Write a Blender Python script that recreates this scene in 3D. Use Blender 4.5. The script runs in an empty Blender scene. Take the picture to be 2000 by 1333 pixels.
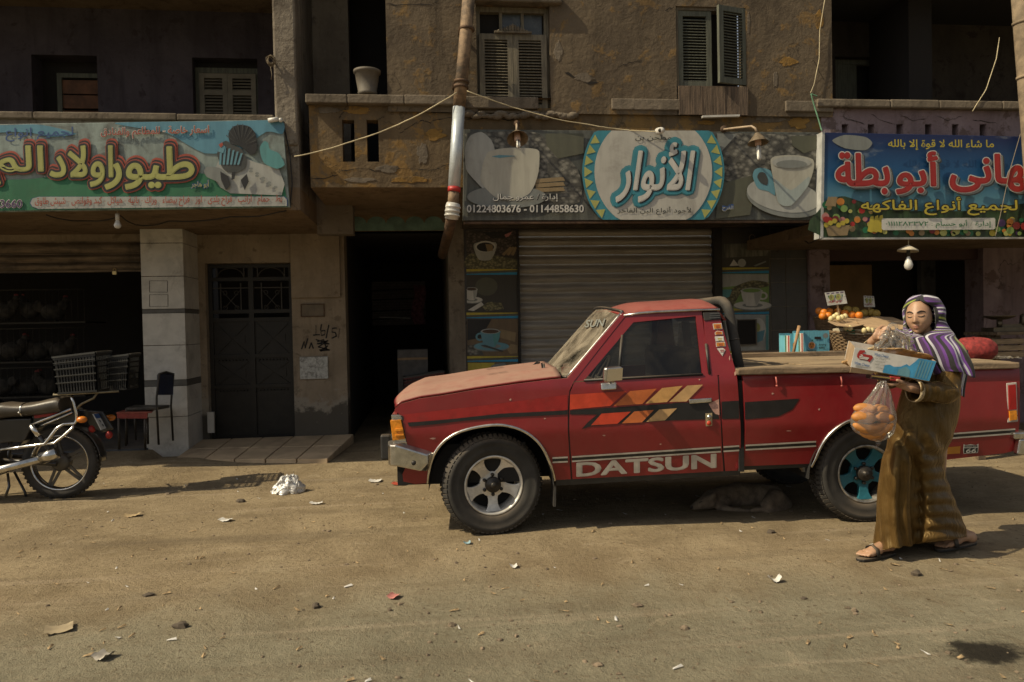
import bpy, bmesh, math, random
from mathutils import Vector, Matrix, noise as mnoise
from math import sin, cos, pi, radians as R
random.seed(7)
S = bpy.context.scene
COL = S.collection

# ---------------------------------------------------------------- camera
CAM = Vector((0, 0, 1.47)); FPX = 1450.0
YAW, PIT, ROLL = R(6.5), -0.0203, 0.02
_f = Vector((sin(YAW)*cos(PIT), cos(YAW)*cos(PIT), sin(PIT)))
_r0 = Vector((cos(YAW), -sin(YAW), 0)); _u0 = _r0.cross(_f)
_r = _r0*cos(ROLL) - _u0*sin(ROLL); _u = _u0*cos(ROLL) + _r0*sin(ROLL)
cd = bpy.data.cameras.new('street_camera'); cam = bpy.data.objects.new('street_camera', cd); COL.objects.link(cam)
cam.matrix_world = Matrix(((_r.x, _u.x, -_f.x, CAM.x), (_r.y, _u.y, -_f.y, CAM.y), (_r.z, _u.z, -_f.z, CAM.z), (0, 0, 0, 1)))
cd.sensor_width = 36; cd.lens = 36*FPX/2000; cd.clip_start = .05; cd.clip_end = 3000
cd.dof.use_dof = True; cd.dof.focus_distance = 5.3; cd.dof.aperture_fstop = 2.8
S.camera = cam

# ---------------------------------------------------------------- light
SUN = Vector((1.0, 0.24, -1.02)).normalized()          # the way the light travels
w = bpy.data.worlds.new('World'); S.world = w; w.use_nodes = True
nt = w.node_tree; bg = nt.nodes['Background']; sky = nt.nodes.new('ShaderNodeTexSky')
sky.sky_type = 'NISHITA'; sky.sun_disc = False
sky.sun_elevation = math.asin(-SUN.z); sky.sun_rotation = math.atan2(-SUN.x, -SUN.y)
sky.dust_density = 3.0; sky.air_density = 1.2
hz = nt.nodes.new('ShaderNodeHueSaturation'); hz.inputs['Saturation'].default_value = .40      # a pale hazy sky
nt.links.new(sky.outputs[0], hz.inputs['Color']); nt.links.new(hz.outputs[0], bg.inputs[0]); bg.inputs[1].default_value = 0.075
sl = bpy.data.lights.new('sun', 'SUN'); so = bpy.data.objects.new('sun', sl); COL.objects.link(so)
sl.energy = 4.2; sl.angle = R(.5); sl.color = (1, .86, .60)
so.rotation_euler = SUN.to_track_quat('-Z', 'Y').to_euler()
S.view_settings.view_transform = 'Standard'; S.view_settings.look = 'None'
S.view_settings.exposure = 0.22; S.view_settings.gamma = 1
S.cycles.transparent_max_bounces = 32

# ---------------------------------------------------------------- picture -> place
def ray(px, py): return _f + _r*((px-1000)/FPX) - _u*((py-666.5)/FPX)
def at(px, py, Y):
    d = ray(px, py); return CAM + d*((Y-CAM.y)/d.y)
def gnd(px, py, z=0.0):
    d = ray(px, py); return CAM + d*((z-CAM.z)/d.z)
def onplane(px, py, o, n):
    d = ray(px, py); return CAM + d*((o-CAM).dot(n)/d.dot(n))

# ---------------------------------------------------------------- mesh helpers
WM = {}
def wmat(o): return WM.get(o.name, Matrix.Identity(4)) if o else Matrix.Identity(4)
class MB:
    def __init__(s): s.v = []; s.f = []; s.sm = []; s.a = {}
    def add(s, vs, fs, smooth=False):
        b = len(s.v); s.v += [Vector(v) for v in vs]
        for f in fs: s.f.append([b+i for i in f]); s.sm.append(smooth)
        return b
    def box(s, x0, x1, y0, y1, z0, z1, m=None):
        vs = [Vector((x, y, z)) for x in (x0, x1) for y in (y0, y1) for z in (z0, z1)]
        if m is not None: vs = [m @ v for v in vs]
        s.add(vs, [(0, 1, 3, 2), (4, 6, 7, 5), (0, 4, 5, 1), (2, 3, 7, 6), (0, 2, 6, 4), (1, 5, 7, 3)]); return s
    def bar(s, a, b, w, h, up=(0, 0, 1)):
        a, b = Vector(a), Vector(b); d = (b-a); L = d.length; d.normalize(); up = Vector(up)
        if abs(d.dot(up)) > .98: up = Vector((0, 1, 0))
        y = up.cross(d).normalized(); z = d.cross(y)
        m = Matrix(((d.x, y.x, z.x, a.x), (d.y, y.y, z.y, a.y), (d.z, y.z, z.z, a.z), (0, 0, 0, 1)))
        return s.box(0, L, -w/2, w/2, -h/2, h/2, m)
    def tube(s, pts, r, n=8, caps=True, closed=False, flat=1.0, smooth=True):
        pts = [Vector(p) for p in pts]; N = len(pts)
        rs = r if isinstance(r, (list, tuple)) else [r]*N
        prev = None; rings = []
        for i, p in enumerate(pts):
            if closed: t = pts[(i+1) % N]-pts[i-1]
            else: t = pts[min(i+1, N-1)]-pts[max(i-1, 0)]
            t = t.normalized() if t.length > 1e-9 else Vector((0, 0, 1))
            if prev is None:
                x = t.cross(Vector((0, 0, 1)) if abs(t.z) < .9 else Vector((0, 1, 0))).normalized()
            else:
                x = prev-t*prev.dot(t); x.normalize()
            prev = x; y = t.cross(x)
            rings.append([p+(x*cos(2*pi*k/n)+y*sin(2*pi*k/n)*flat)*rs[i] for k in range(n)])
        vs = [v for rg in rings for v in rg]; fs = []
        M = N if closed else N-1
        for i in range(M):
            a, b = i*n, ((i+1) % N)*n
            for k in range(n): k2 = (k+1) % n; fs.append((a+k, a+k2, b+k2, b+k))
        if caps and not closed: fs += [tuple(range(n))[::-1], tuple((N-1)*n+k for k in range(n))]
        s.add(vs, fs, smooth); return s
    def lathe(s, prof, n=24, m=None, smooth=True):
        m = m or Matrix.Identity(4); vs = []; fs = []
        for r, z in prof:
            for k in range(n): vs.append(m @ Vector((r*cos(2*pi*k/n), r*sin(2*pi*k/n), z)))
        for i in range(len(prof)-1):
            for k in range(n): k2 = (k+1) % n; fs.append((i*n+k, i*n+k2, (i+1)*n+k2, (i+1)*n+k))
        s.add(vs, fs, smooth); return s
    def ball(s, c, r, n=12, m=10, rot=None, smooth=True):
        c = Vector(c); r = Vector((r, r, r)) if isinstance(r, (int, float)) else Vector(r)
        vs = []; fs = []
        for i in range(m+1):
            th = pi*i/m
            for k in range(n):
                p = Vector((r.x*sin(th)*cos(2*pi*k/n), r.y*sin(th)*sin(2*pi*k/n), r.z*cos(th)))
                if rot is not None: p = rot @ p
                vs.append(c+p)
        for i in range(m):
            for k in range(n): k2 = (k+1) % n; fs.append((i*n+k, (i+1)*n+k, (i+1)*n+k2, i*n+k2))
        s.add(vs, fs, smooth); return s
    def grid(s, fn, nu, nv, cu=False, smooth=True):
        U = nu if cu else nu+1
        vs = [fn(i/nu, j/nv) for j in range(nv+1) for i in range(U)]; fs = []
        for j in range(nv):
            for i in range(nu):
                i2 = (i+1) % U if cu else i+1
                fs.append((j*U+i, j*U+i2, (j+1)*U+i2, (j+1)*U+i))
        return s.add(vs, fs, smooth)
    def poly(s, pts, ext=None, smooth=False):
        """flat polygon (3-D points) with an optional extrusion vector"""
        n = len(pts); pts = [Vector(p) for p in pts]
        if ext is None: s.add(pts, [tuple(range(n))], smooth); return s
        e = Vector(ext); s.add(pts+[p+e for p in pts], [tuple(range(n)), tuple(range(2*n-1, n-1, -1))]+[(i, n+i, n+(i+1) % n, (i+1) % n) for i in range(n)], smooth); return s
    def xf(s, m): s.v = [m @ v for v in s.v]; return s
    def build(s, name, mat, parent=None, world=False, bevel=0, attr=None, sub=0, solid=0, nrm=None):
        me = bpy.data.meshes.new(name)
        vs = s.v
        if world and parent is not None: iv = wmat(parent).inverted(); vs = [iv @ v for v in vs]
        me.from_pydata([tuple(v) for v in vs], [], s.f)
        me.polygons.foreach_set('use_smooth', s.sm)
        if attr:
            for an, vals in attr.items():
                at_ = me.attributes.new(an, 'FLOAT', 'POINT'); at_.data.foreach_set('value', vals)
        bm = bmesh.new(); bm.from_mesh(me); bmesh.ops.recalc_face_normals(bm, faces=bm.faces); 
        if nrm:
            for f in bm.faces:
                k = [nrm.get(v.index) for v in f.verts]
                if all(k) and f.normal.dot(sum(k, Vector())) < 0: f.normal_flip()
        bm.to_mesh(me); bm.free()
        me.materials.append(mat); me.update()
        if nrm: me.normals_split_custom_set_from_vertices([tuple(nrm.get(i, (0, 0, 0))) for i in range(len(me.vertices))])
        o = bpy.data.objects.new(name, me); COL.objects.link(o)
        if parent is not None: o.parent = parent; WM[o.name] = wmat(parent)
        if solid:
            md = o.modifiers.new('thick', 'SOLIDIFY'); md.thickness = solid; md.offset = 0
        if bevel:
            md = o.modifiers.new('edge', 'BEVEL'); md.width = bevel; md.segments = 2; md.limit_method = 'ANGLE'; md.angle_limit = R(40)
        if sub:
            md = o.modifiers.new('sub', 'SUBSURF'); md.levels = sub; md.render_levels = sub
        return o

def tag(o, label=None, cat=None, group=None, kind=None):
    if label: o['label'] = label
    if cat: o['category'] = cat
    if group: o['group'] = group
    if kind: o['kind'] = kind
    return o
def thing(name, label, cat, loc=(0, 0, 0), rz=0.0, group=None):
    o = bpy.data.objects.new(name, None); COL.objects.link(o); o.empty_display_size = .1
    o.location = loc; o.rotation_euler = (0, 0, rz)
    WM[o.name] = Matrix.Translation(Vector(loc)) @ Matrix.Rotation(rz, 4, 'Z')
    return tag(o, label, cat, group)
def copy_tree(o, parent=None):
    c = o.copy(); COL.objects.link(c)
    if parent is not None: c.parent = parent
    for ch in [x for x in list(COL.objects) if x.parent == o]: copy_tree(ch, c)
    return c

# ---------------------------------------------------------------- materials
def _nt(name):
    m = bpy.data.materials.new(name); m.use_nodes = True; t = m.node_tree
    return m, t, t.nodes['Principled BSDF'], t.links
def node(t, ty, **kw):
    n = t.nodes.new(ty)
    for k, v in kw.items(): setattr(n, k, v)
    return n
def ramp(t, stops, interp='LINEAR'):
    n = t.nodes.new('ShaderNodeValToRGB'); cr = n.color_ramp; cr.interpolation = interp
    while len(cr.elements) > 1: cr.elements.remove(cr.elements[-1])
    cr.elements[0].position = stops[0][0]; cr.elements[0].color = (*stops[0][1], 1) if len(stops[0][1]) == 3 else stops[0][1]
    for p, c in stops[1:]:
        e = cr.elements.new(p); e.color = (*c, 1) if len(c) == 3 else c
    return n
def noise(t, l, co, scale, detail=4, rough=.55, dist=0, stretch=None):
    n = node(t, 'ShaderNodeTexNoise'); n.inputs['Scale'].default_value = scale
    n.inputs['Detail'].default_value = detail; n.inputs['Roughness'].default_value = rough; n.inputs['Distortion'].default_value = dist
    if stretch:
        mp = node(t, 'ShaderNodeMapping'); mp.inputs['Scale'].default_value = stretch
        l.new(co, mp.inputs[0]); l.new(mp.outputs[0], n.inputs['Vector'])
    else: l.new(co, n.inputs['Vector'])
    return n.outputs['Fac']
def mixc(t, l, fac, a, b, mode='MIX'):
    n = node(t, 'ShaderNodeMix', data_type='RGBA', blend_type=mode)
    for sock, v in ((n.inputs[0], fac), (n.inputs[6], a), (n.inputs[7], b)):
        if isinstance(v, (int, float)): sock.default_value = v
        elif isinstance(v, (tuple, list)): sock.default_value = (*v, 1)
        else: l.new(v, sock)
    return n.outputs[2]
def step(t, l, v, a, b):
    n = node(t, 'ShaderNodeMapRange', interpolation_type='SMOOTHSTEP')
    n.inputs[1].default_value = a; n.inputs[2].default_value = b; l.new(v, n.inputs[0]); return n.outputs[0]
def coord(t, kind='Object'):
    return node(t, 'ShaderNodeTexCoord').outputs[kind]
def bump(t, l, b, h, strength, dist=.02):
    n = node(t, 'ShaderNodeBump'); n.inputs['Strength'].default_value = strength; n.inputs['Distance'].default_value = dist
    l.new(h, n.inputs['Height']); l.new(n.outputs[0], b.inputs['Normal']); return n
DUST = (.34, .25, .16)
def mat(name, col, rough=.6, metal=0, var=.18, scale=9, bmp=0, bscale=70, dust=0, dscale=5, spec=.5, coat=0, stretch=None, grime=0, emit=0, sheen=0):
    m, t, b, l = _nt(name); co = coord(t)
    n1 = noise(t, l, co, scale, 5, .6, .2, stretch)
    c = mixc(t, l, step(t, l, n1, .3, .7), tuple(x*(1-var) for x in col), tuple(min(1, x*(1+var)) for x in col))
    if grime:
        g = noise(t, l, co, scale*.6, 6, .7, .6)
        c = mixc(t, l, step(t, l, g, .62-.3*grime, .75), c, (.05, .04, .03)) if grime > .5 else mixc(t, l, _mul(t, l, step(t, l, g, .5, .75), grime), c, (.07, .05, .035))
    if dust:
        ge = node(t, 'ShaderNodeNewGeometry'); sx = node(t, 'ShaderNodeSeparateXYZ'); l.new(ge.outputs['Normal'], sx.inputs[0])
        up = step(t, l, sx.outputs[2], -.1, .9); dn = noise(t, l, co, dscale, 6, .65)
        f = _mul(t, l, _mul(t, l, up, step(t, l, dn, .2, .65)), dust)
        c = mixc(t, l, f, c, DUST)
        rm = node(t, 'ShaderNodeMapRange'); l.new(f, rm.inputs[0]); rm.inputs[3].default_value = rough; rm.inputs[4].default_value = .85
        l.new(rm.outputs[0], b.inputs['Roughness'])
    else:
        rm = node(t, 'ShaderNodeMapRange'); l.new(n1, rm.inputs[0]); rm.inputs[3].default_value = max(.02, rough-.1); rm.inputs[4].default_value = min(1, rough+.12)
        l.new(rm.outputs[0], b.inputs['Roughness'])
    l.new(c, b.inputs['Base Color']); b.inputs['Metallic'].default_value = metal
    b.inputs['Specular IOR Level'].default_value = spec; b.inputs['Coat Weight'].default_value = coat
    if sheen: b.inputs['Sheen Weight'].default_value = sheen; b.inputs['Sheen Roughness'].default_value = .35
    if bmp: bump(t, l, b, noise(t, l, co, bscale, 5, .6), bmp, .01)
    return m
def _mul(t, l, a, bb):
    n = node(t, 'ShaderNodeMath', operation='MULTIPLY')
    for i, v in enumerate((a, bb)):
        if isinstance(v, (int, float)): n.inputs[i].default_value = v
        else: l.new(v, n.inputs[i])
    return n.outputs[0]
def plaster(name, base, light, patch, amt=.5, cracks=.5, damp=0, bmp=.5):
    """old painted plaster: patches where a paint coat has flaked, streaks of dirt, cracks, damp foot"""
    m, t, b, l = _nt(name); co = coord(t)
    n1 = noise(t, l, co, 1.6, 8, .62, .5); n2 = noise(t, l, co, 5, 8, .65, .3); n3 = noise(t, l, co, 22, 5, .6)
    st = noise(t, l, co, 2.2, 5, .6, .2, (3.0, 3.0, .35))
    c = mixc(t, l, step(t, l, n1, .35, .68), base, light)
    c = mixc(t, l, _mul(t, l, step(t, l, n2, .60-.14*amt, .66-.10*amt), .9), c, patch)
    c = mixc(t, l, _mul(t, l, step(t, l, st, .45, .75), .55), c, tuple(x*.45 for x in base))
    c = mixc(t, l, _mul(t, l, n3, .35), c, tuple(x*.5 for x in base))
    h = n2
    if cracks:
        vo = node(t, 'ShaderNodeTexVoronoi', feature='DISTANCE_TO_EDGE'); vo.inputs['Scale'].default_value = .9
        wv = node(t, 'ShaderNodeVectorMath', operation='ADD'); nn = node(t, 'ShaderNodeTexNoise'); nn.inputs['Scale'].default_value = 3; nn.inputs['Detail'].default_value = 6
        l.new(co, nn.inputs['Vector']); l.new(co, wv.inputs[0]); l.new(nn.outputs['Color'], wv.inputs[1]); l.new(wv.outputs[0], vo.inputs['Vector'])
        ck = node(t, 'ShaderNodeMapRange'); ck.inputs[1].default_value = 0; ck.inputs[2].default_value = .012; ck.inputs[3].default_value = 1; ck.inputs[4].default_value = 0
        l.new(vo.outputs['Distance'], ck.inputs[0])
        c = mixc(t, l, _mul(t, l, _mul(t, l, ck.outputs[0], step(t, l, n1, .45, .6)), cracks), c, (.012, .009, .006))
    if damp:
        ge = node(t, 'ShaderNodeNewGeometry'); sx = node(t, 'ShaderNodeSeparateXYZ'); l.new(ge.outputs['Position'], sx.inputs[0])
        z = node(t, 'ShaderNodeMath', operation='ADD'); l.new(sx.outputs[2], z.inputs[0]); nz = node(t, 'ShaderNodeMath', operation='MULTIPLY'); l.new(noise(t, l, co, 3.5, 6, .65, .4), nz.inputs[0]); nz.inputs[1].default_value = -1.1; l.new(nz.outputs[0], z.inputs[1])
        k = node(t, 'ShaderNodeMapRange'); k.inputs[1].default_value = damp-.42; k.inputs[2].default_value = damp-.50; l.new(z.outputs[0], k.inputs[0])
        k2 = node(t, 'ShaderNodeMapRange'); k2.inputs[1].default_value = damp-.28; k2.inputs[2].default_value = damp-.36; l.new(z.outputs[0], k2.inputs[0])
        c = mixc(t, l, _mul(t, l, k2.outputs[0], .75), c, (.30, .27, .22)); c = mixc(t, l, k.outputs[0], c, (.10, .088, .07))
    l.new(c, b.inputs['Base Color']); b.inputs['Roughness'].default_value = .92; b.inputs['Specular IOR Level'].default_value = .2
    ad = node(t, 'ShaderNodeMath', operation='ADD'); l.new(h, ad.inputs[0]); l.new(_mul(t, l, n3, .5), ad.inputs[1])
    bump(t, l, b, ad.outputs[0], bmp, .03)
    return m
# ---------------------------------------------------------------- ground
def ground_mat():
    m, t, b, l = _nt('dirt_road'); co = coord(t)
    big = noise(t, l, co, .35, 6, .6, .6); mid = noise(t, l, co, 1.7, 8, .68, .5); fine = noise(t, l, co, 26, 6, .7); gr = noise(t, l, co, 140, 3, .6)
    sx = node(t, 'ShaderNodeSeparateXYZ'); l.new(co, sx.inputs[0])
    ad = node(t, 'ShaderNodeMath', operation='MULTIPLY_ADD'); l.new(big, ad.inputs[0]); ad.inputs[1].default_value = -2.6; l.new(sx.outputs[1], ad.inputs[2])
    ad2 = node(t, 'ShaderNodeMath', operation='MULTIPLY_ADD'); l.new(mid, ad2.inputs[0]); ad2.inputs[1].default_value = -1.6; l.new(ad.outputs[0], ad2.inputs[2])
    asph = step(t, l, ad2.outputs[0], 2.6, 1.3)                       # worn asphalt shows in the nearer part of the street
    dirt = mixc(t, l, step(t, l, mid, .3, .7), (.195, .148, .088), (.305, .240, .148))
    asp = mixc(t, l, step(t, l, mid, .35, .7), (.170, .152, .104), (.240, .214, .148))
    c = mixc(t, l, asph, dirt, asp)
    c = mixc(t, l, _mul(t, l, step(t, l, fine, .50, .72), .55), c, (.115, .082, .050))
    md2 = noise(t, l, co, 5.5, 8, .72, .6); c = mixc(t, l, _mul(t, l, step(t, l, md2, .54, .64), .30), c, (.14, .10, .062)); c = mixc(t, l, _mul(t, l, step(t, l, md2, .44, .34), .28), c, (.40, .33, .225))
    c = mixc(t, l, _mul(t, l, step(t, l, gr, .58, .72), .35), c, (.42, .33, .22))
    vo = node(t, 'ShaderNodeTexVoronoi'); vo.inputs['Scale'].default_value = 14; l.new(co, vo.inputs['Vector'])
    sp = node(t, 'ShaderNodeMapRange'); sp.inputs[1].default_value = .10; sp.inputs[2].default_value = .16; sp.inputs[3].default_value = 1; sp.inputs[4].default_value = 0; l.new(vo.outputs['Distance'], sp.inputs[0])
    c = mixc(t, l, _mul(t, l, _mul(t, l, sp.outputs[0], step(t, l, mid, .42, .58)), .75), c, (.085, .06, .04))
    tr = noise(t, l, co, 1.1, 5, .6, .3, (.16, 2.6, 1)); c = mixc(t, l, _mul(t, l, step(t, l, tr, .52, .70), .5), c, (.13, .10, .065)); tr2 = noise(t, l, co, 2.1, 4, .6, .2, (.12, 3.2, 1)); c = mixc(t, l, _mul(t, l, step(t, l, tr2, .56, .7), .25), c, (.42, .34, .24))
    # soft dark blot painted into the road colour for an out-of-focus foreground shape
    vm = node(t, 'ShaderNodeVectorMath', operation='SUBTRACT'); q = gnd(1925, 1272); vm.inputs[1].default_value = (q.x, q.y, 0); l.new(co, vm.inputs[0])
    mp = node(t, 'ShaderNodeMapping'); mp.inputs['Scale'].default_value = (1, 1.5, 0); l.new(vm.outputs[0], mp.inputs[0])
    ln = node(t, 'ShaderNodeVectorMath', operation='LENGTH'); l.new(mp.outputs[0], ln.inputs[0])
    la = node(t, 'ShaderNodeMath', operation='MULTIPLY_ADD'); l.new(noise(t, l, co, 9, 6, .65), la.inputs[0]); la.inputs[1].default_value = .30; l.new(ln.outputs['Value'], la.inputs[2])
    oil = step(t, l, la.outputs[0], .37, .27)  # mask of the dark blot
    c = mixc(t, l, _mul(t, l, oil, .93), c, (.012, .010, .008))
    l.new(c, b.inputs['Base Color']); b.inputs['Roughness'].default_value = .95; b.inputs['Specular IOR Level'].default_value = .15
    hs = node(t, 'ShaderNodeMath', operation='MULTIPLY_ADD'); l.new(fine, hs.inputs[0]); hs.inputs[1].default_value = .6; l.new(_mul(t, l, mid, 1.2), hs.inputs[2])
    hs2 = node(t, 'ShaderNodeMath', operation='MULTIPLY_ADD'); l.new(gr, hs2.inputs[0]); hs2.inputs[1].default_value = .28; l.new(hs.outputs[0], hs2.inputs[2])
    bump(t, l, b, hs2.outputs[0], .8, .035)
    return m
def sstep(a, b, x):
    t = max(0, min(1, (x-a)/(b-a))); return t*t*(3-2*t)
def gz(x, y):
    z = .145*sstep(7.2, 9.0, y)*(1 if x < 0 else max(0, 1-x/3))
    k = max(0, 1-max(abs(x)-7, 0)/4)*max(0, 1-max(-y-1, 0)/2)
    n = mnoise.noise((x*.7, y*.7, 3))*.022+mnoise.noise((x*2.3, y*2.3, 7))*.010
    z += (n if y > 5.6 else n*.35)*k*(1 if y < 9.2 else .3)
    if -3.1 < x < -.5: z = z*(1-sstep(7.6, 7.9, y))+min(z, .055)*sstep(7.6, 7.9, y)
    z += .07*math.exp(-((x+2.75)/.55)**2-((y-8.3)/.25)**2)           # the heap of dirt by the pillar
    if y > 3.5 and y < 6.6 and x > -.2: z *= .15
    return z
def axis(lo, hi, fine_lo, fine_hi, st, coarse):
    a = [lo]; x = lo
    while x < hi-1e-6:
        d = st if fine_lo <= x < fine_hi else coarse(max(fine_lo-x, x-fine_hi))
        if x < fine_lo: d = min(d, fine_lo-x) if fine_lo-x > 1e-6 else st
        x = min(hi, x+d); a.append(x)
    return a
_ax = axis(-600, 600, -6, 7, .11, lambda d: max(.4, d*.35)); _ay = axis(-600, 600, .8, 9.6, .11, lambda d: max(.4, d*.35))
g = MB(); nx = len(_ax)
g.add([(x, y, gz(x, y)) for y in _ay for x in _ax], [(j*nx+i, j*nx+i+1, (j+1)*nx+i+1, (j+1)*nx+i) for j in range(len(_ay)-1) for i in range(nx-1)], True)
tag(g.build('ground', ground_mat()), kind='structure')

# ---------------------------------------------------------------- buildings
YB, YW = 7.5, 9.4           # front of the overhanging storey, front of the ground-floor wall
def X(px, py=400, Y=YB): return at(px, py, Y).x
def Z(py, px=1000, Y=YB): return at(px, py, Y).z
def panel(mb, x0, x1, z0, z1, Y, holes=(), th=.22, border=True):
    """wall sheet facing the street with openings and their reveals"""
    xs = sorted({x0, x1, *[h[0] for h in holes], *[h[1] for h in holes]}); zs = sorted({z0, z1, *[h[2] for h in holes], *[h[3] for h in holes]})
    for i in range(len(xs)-1):
        for j in range(len(zs)-1):
            cx, cz = (xs[i]+xs[i+1])/2, (zs[j]+zs[j+1])/2
            if any(h[0] < cx < h[1] and h[2] < cz < h[3] for h in holes): continue
            mb.add([(xs[i], Y, zs[j]), (xs[i+1], Y, zs[j]), (xs[i+1], Y, zs[j+1]), (xs[i], Y, zs[j+1])], [(0, 1, 2, 3)])
    for h in list(holes)+([(x0, x1, z0, z1)] if border else []):
        a, b, c, d = h[0], h[1], h[2], h[3]; e = th if len(h) < 5 else h[4]
        mb.add([(a, Y, c), (b, Y, c), (b, Y, d), (a, Y, d), (a, Y+e, c), (b, Y+e, c), (b, Y+e, d), (a, Y+e, d)], [(0, 1, 5, 4), (1, 2, 6, 5), (2, 3, 7, 6), (3, 0, 4, 7)])
    return mb
M = {}
M['brownwall'] = plaster('ochre_plaster', (.100, .076, .052), (.158, .120, .078), (.225, .140, .056), .34, .5)
M['ochre'] = plaster('ochre_paint', (.120, .085, .050), (.172, .122, .068), (.240, .142, .048), .55, .5)
M['greyplaster'] = plaster('grey_render', (0.173, 0.144, 0.111), (0.255, 0.217, 0.168), (0.112, 0.090, 0.068), .2, .4, damp=0, bmp=.8)
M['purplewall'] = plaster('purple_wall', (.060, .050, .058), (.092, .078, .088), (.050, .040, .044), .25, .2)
M['pinkwall'] = plaster('pink_wall', (.205, .150, .160), (.29, .225, .235), (.13, .09, .08), .35, .7)
M['creamwall'] = plaster('cream_render', (0.247, 0.195, 0.138), (0.338, 0.273, 0.195), (0.173, 0.132, 0.090), .2, .3, damp=.40)
M['soffit'] = plaster('soffit_paint', (0.169, 0.120, 0.075), (0.234, 0.169, 0.107), (0.117, 0.081, 0.052), .25, .5)
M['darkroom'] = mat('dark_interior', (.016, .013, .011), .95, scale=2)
M['greyroom'] = plaster('grey_interior', (.15, .145, .135), (.22, .21, .195), (.050, .045, .040), .3, .6)
M['concrete'] = plaster('concrete_cap', (0.147, 0.119, 0.087), (0.210, 0.171, 0.126), (0.098, 0.077, 0.056), .3, .3)
M['tile'] = mat('white_marble_tile', (0.486, 0.466, 0.419), .35, var=.12, scale=6, grime=.5)
M['tilejoint'] = mat('tile_joint', (.055, .045, .035), .9)
M['greyband'] = mat('grey_stone_band', (.095, .090, .080), .5)
M['darktile'] = mat('dark_glazed_tile', (0.049, 0.044, 0.038), .3, var=.2, scale=7, grime=.4)
M['grout'] = mat('pale_grout', (.17, .14, .095), .9)
M['oldwood'] = mat('weathered_wood', (0.111, 0.088, 0.057), .8, var=.35, scale=6, stretch=(6, 6, .6), bmp=.3)
M['shutterwood'] = mat('shutter_wood', (0.147, 0.126, 0.087), .75, var=.3, scale=6, stretch=(8, 8, .7), bmp=.2, grime=.4)
M['greenwood'] = mat('green_shutter_wood', (0.087, 0.090, 0.066), .75, var=.3, scale=6, stretch=(8, 8, .7), grime=.4)
M['boardwood'] = mat('raw_board', (0.105, 0.073, 0.048), .85, var=.5, scale=7, stretch=(7, 7, .5), bmp=.4)
M['iron'] = mat('black_iron', (.020, .017, .013), .5, .3, var=.3)
M['rolldoor'] = mat('steel_shutter', (.31, .285, .245), .6, .15, var=.2, scale=4, stretch=(.6, 1, 9), dust=.25, grime=.2)
M['rollbrown'] = mat('rusty_shutter', (0.169, 0.127, 0.088), .7, .2, var=.4, scale=5, stretch=(.6, 1, 6), grime=.6)
M['teal'] = mat('turquoise_paint', (0.112, 0.188, 0.158), .85, var=.3, scale=6, grime=.5)
M['glassdark'] = mat('dusty_pane', (.060, .066, .066), .25, var=.3)
M['rust'] = mat('rusty_steel', (.10, .060, .035), .75, .4, var=.4, scale=12, bmp=.2)

def louvre(parent, x0, x1, z0, z1, Y, m, name='shutter', hinge=None, ang=0, mids=(), pitch=.036):
    """a louvred leaf: stiles, rails and tilted slats in one mesh"""
    b = MB(); fw = .055; t = .035
    b.box(x0, x0+fw, Y, Y+t, z0, z1); b.box(x1-fw, x1, Y, Y+t, z0, z1)
    rails = [z0, *mids, z1-fw]
    for z in rails: b.box(x0+fw, x1-fw, Y+.002, Y+t-.002, z, z+fw)
    for a, c in zip(rails[:-1], rails[1:]):
        z = a+fw+.012
        while z < c-.012:
            mm = Matrix.Translation((0, Y+t/2, z)) @ Matrix.Rotation(R(38), 4, 'X')
            b.box(x0+fw-.004, x1-fw+.004, -.019, .019, -.003, .003, mm); z += pitch
    if ang:
        b.xf(Matrix.Translation((hinge, Y, 0)) @ Matrix.Rotation(ang, 4, 'Z') @ Matrix.Translation((-hinge, -Y, 0)))
    return b.build(name, m, parent)

# ---- middle building
mid = thing('residential_building', 'weathered ochre brown building with a coffee grinder shop and a rolled down steel shutter', 'building')
xa, xr, xc = X(755, 100), X(1625, 100), X(604, 280)
zs = Z(365, 750)             # underside of the overhang
zled0, zled1 = Z(206, 750), Z(187, 750)
w1 = (X(931, 110), X(1075, 110), Z(218, 1000), Z(8, 1000)); w2 = (X(1321, 110), X(1458, 110), Z(226, 1390), Z(14, 1390))
panel(MB(), xa, xr, zled1, 8.5, YB, [(*w1, .20), (*w2, .20)], .25).build('upper_wall', M['brownwall'], mid)
b = panel(MB(), xc, xr, zs, zled0, YB+.03, [(X(668, 270), X(692, 270), Z(315, 680), Z(233, 680), .14), (X(716, 270), X(739, 270), Z(315, 725), Z(233, 725), .14)], .15)
b.build('parapet', M['ochre'], mid)
b = MB()
for i in range(3):                                                    # the ledge, broken across
    a0, a1 = [xc-.02+(X(905, 190)-xc+.02)*q for q in (0, .26, .62, 1)][i:i+2]
    b.box(a0, a1-.004, YB-.05-.012*random.random(), YB+.27, zled0+.004*random.random(), zled1-.012*random.random())
x = X(905, 190)
while x < xr-.05:
    q = .5+.6*random.random()
    if not (w1[0]-.1 < x < w1[1] or w2[0]-.15 < x < w2[1]): b.box(x+.003, min(xr, x+q), YB-.012-.02*random.random(), YB+.1, zled0+.02*random.random()-.02, zled1+.005)
    x += q
b.build('ledge', M['concrete'], mid, bevel=.01)
b = MB()                                                              # crumbled sill under the first window
for i in range(34):
    px = 915+i*6.2; rr = .02+.025*random.random(); p = at(px, 222+8*random.random(), YB-.004)
    b.ball(p, (rr*1.5, .02+.012*random.random(), rr*.8), 7, 5)
b.build('broken_sill', M['concrete'], mid)
MB().box(xc, xr, YB+.04, YW+.3, zs-.004, zs+.10).build('soffit', M['soffit'], mid)
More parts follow.
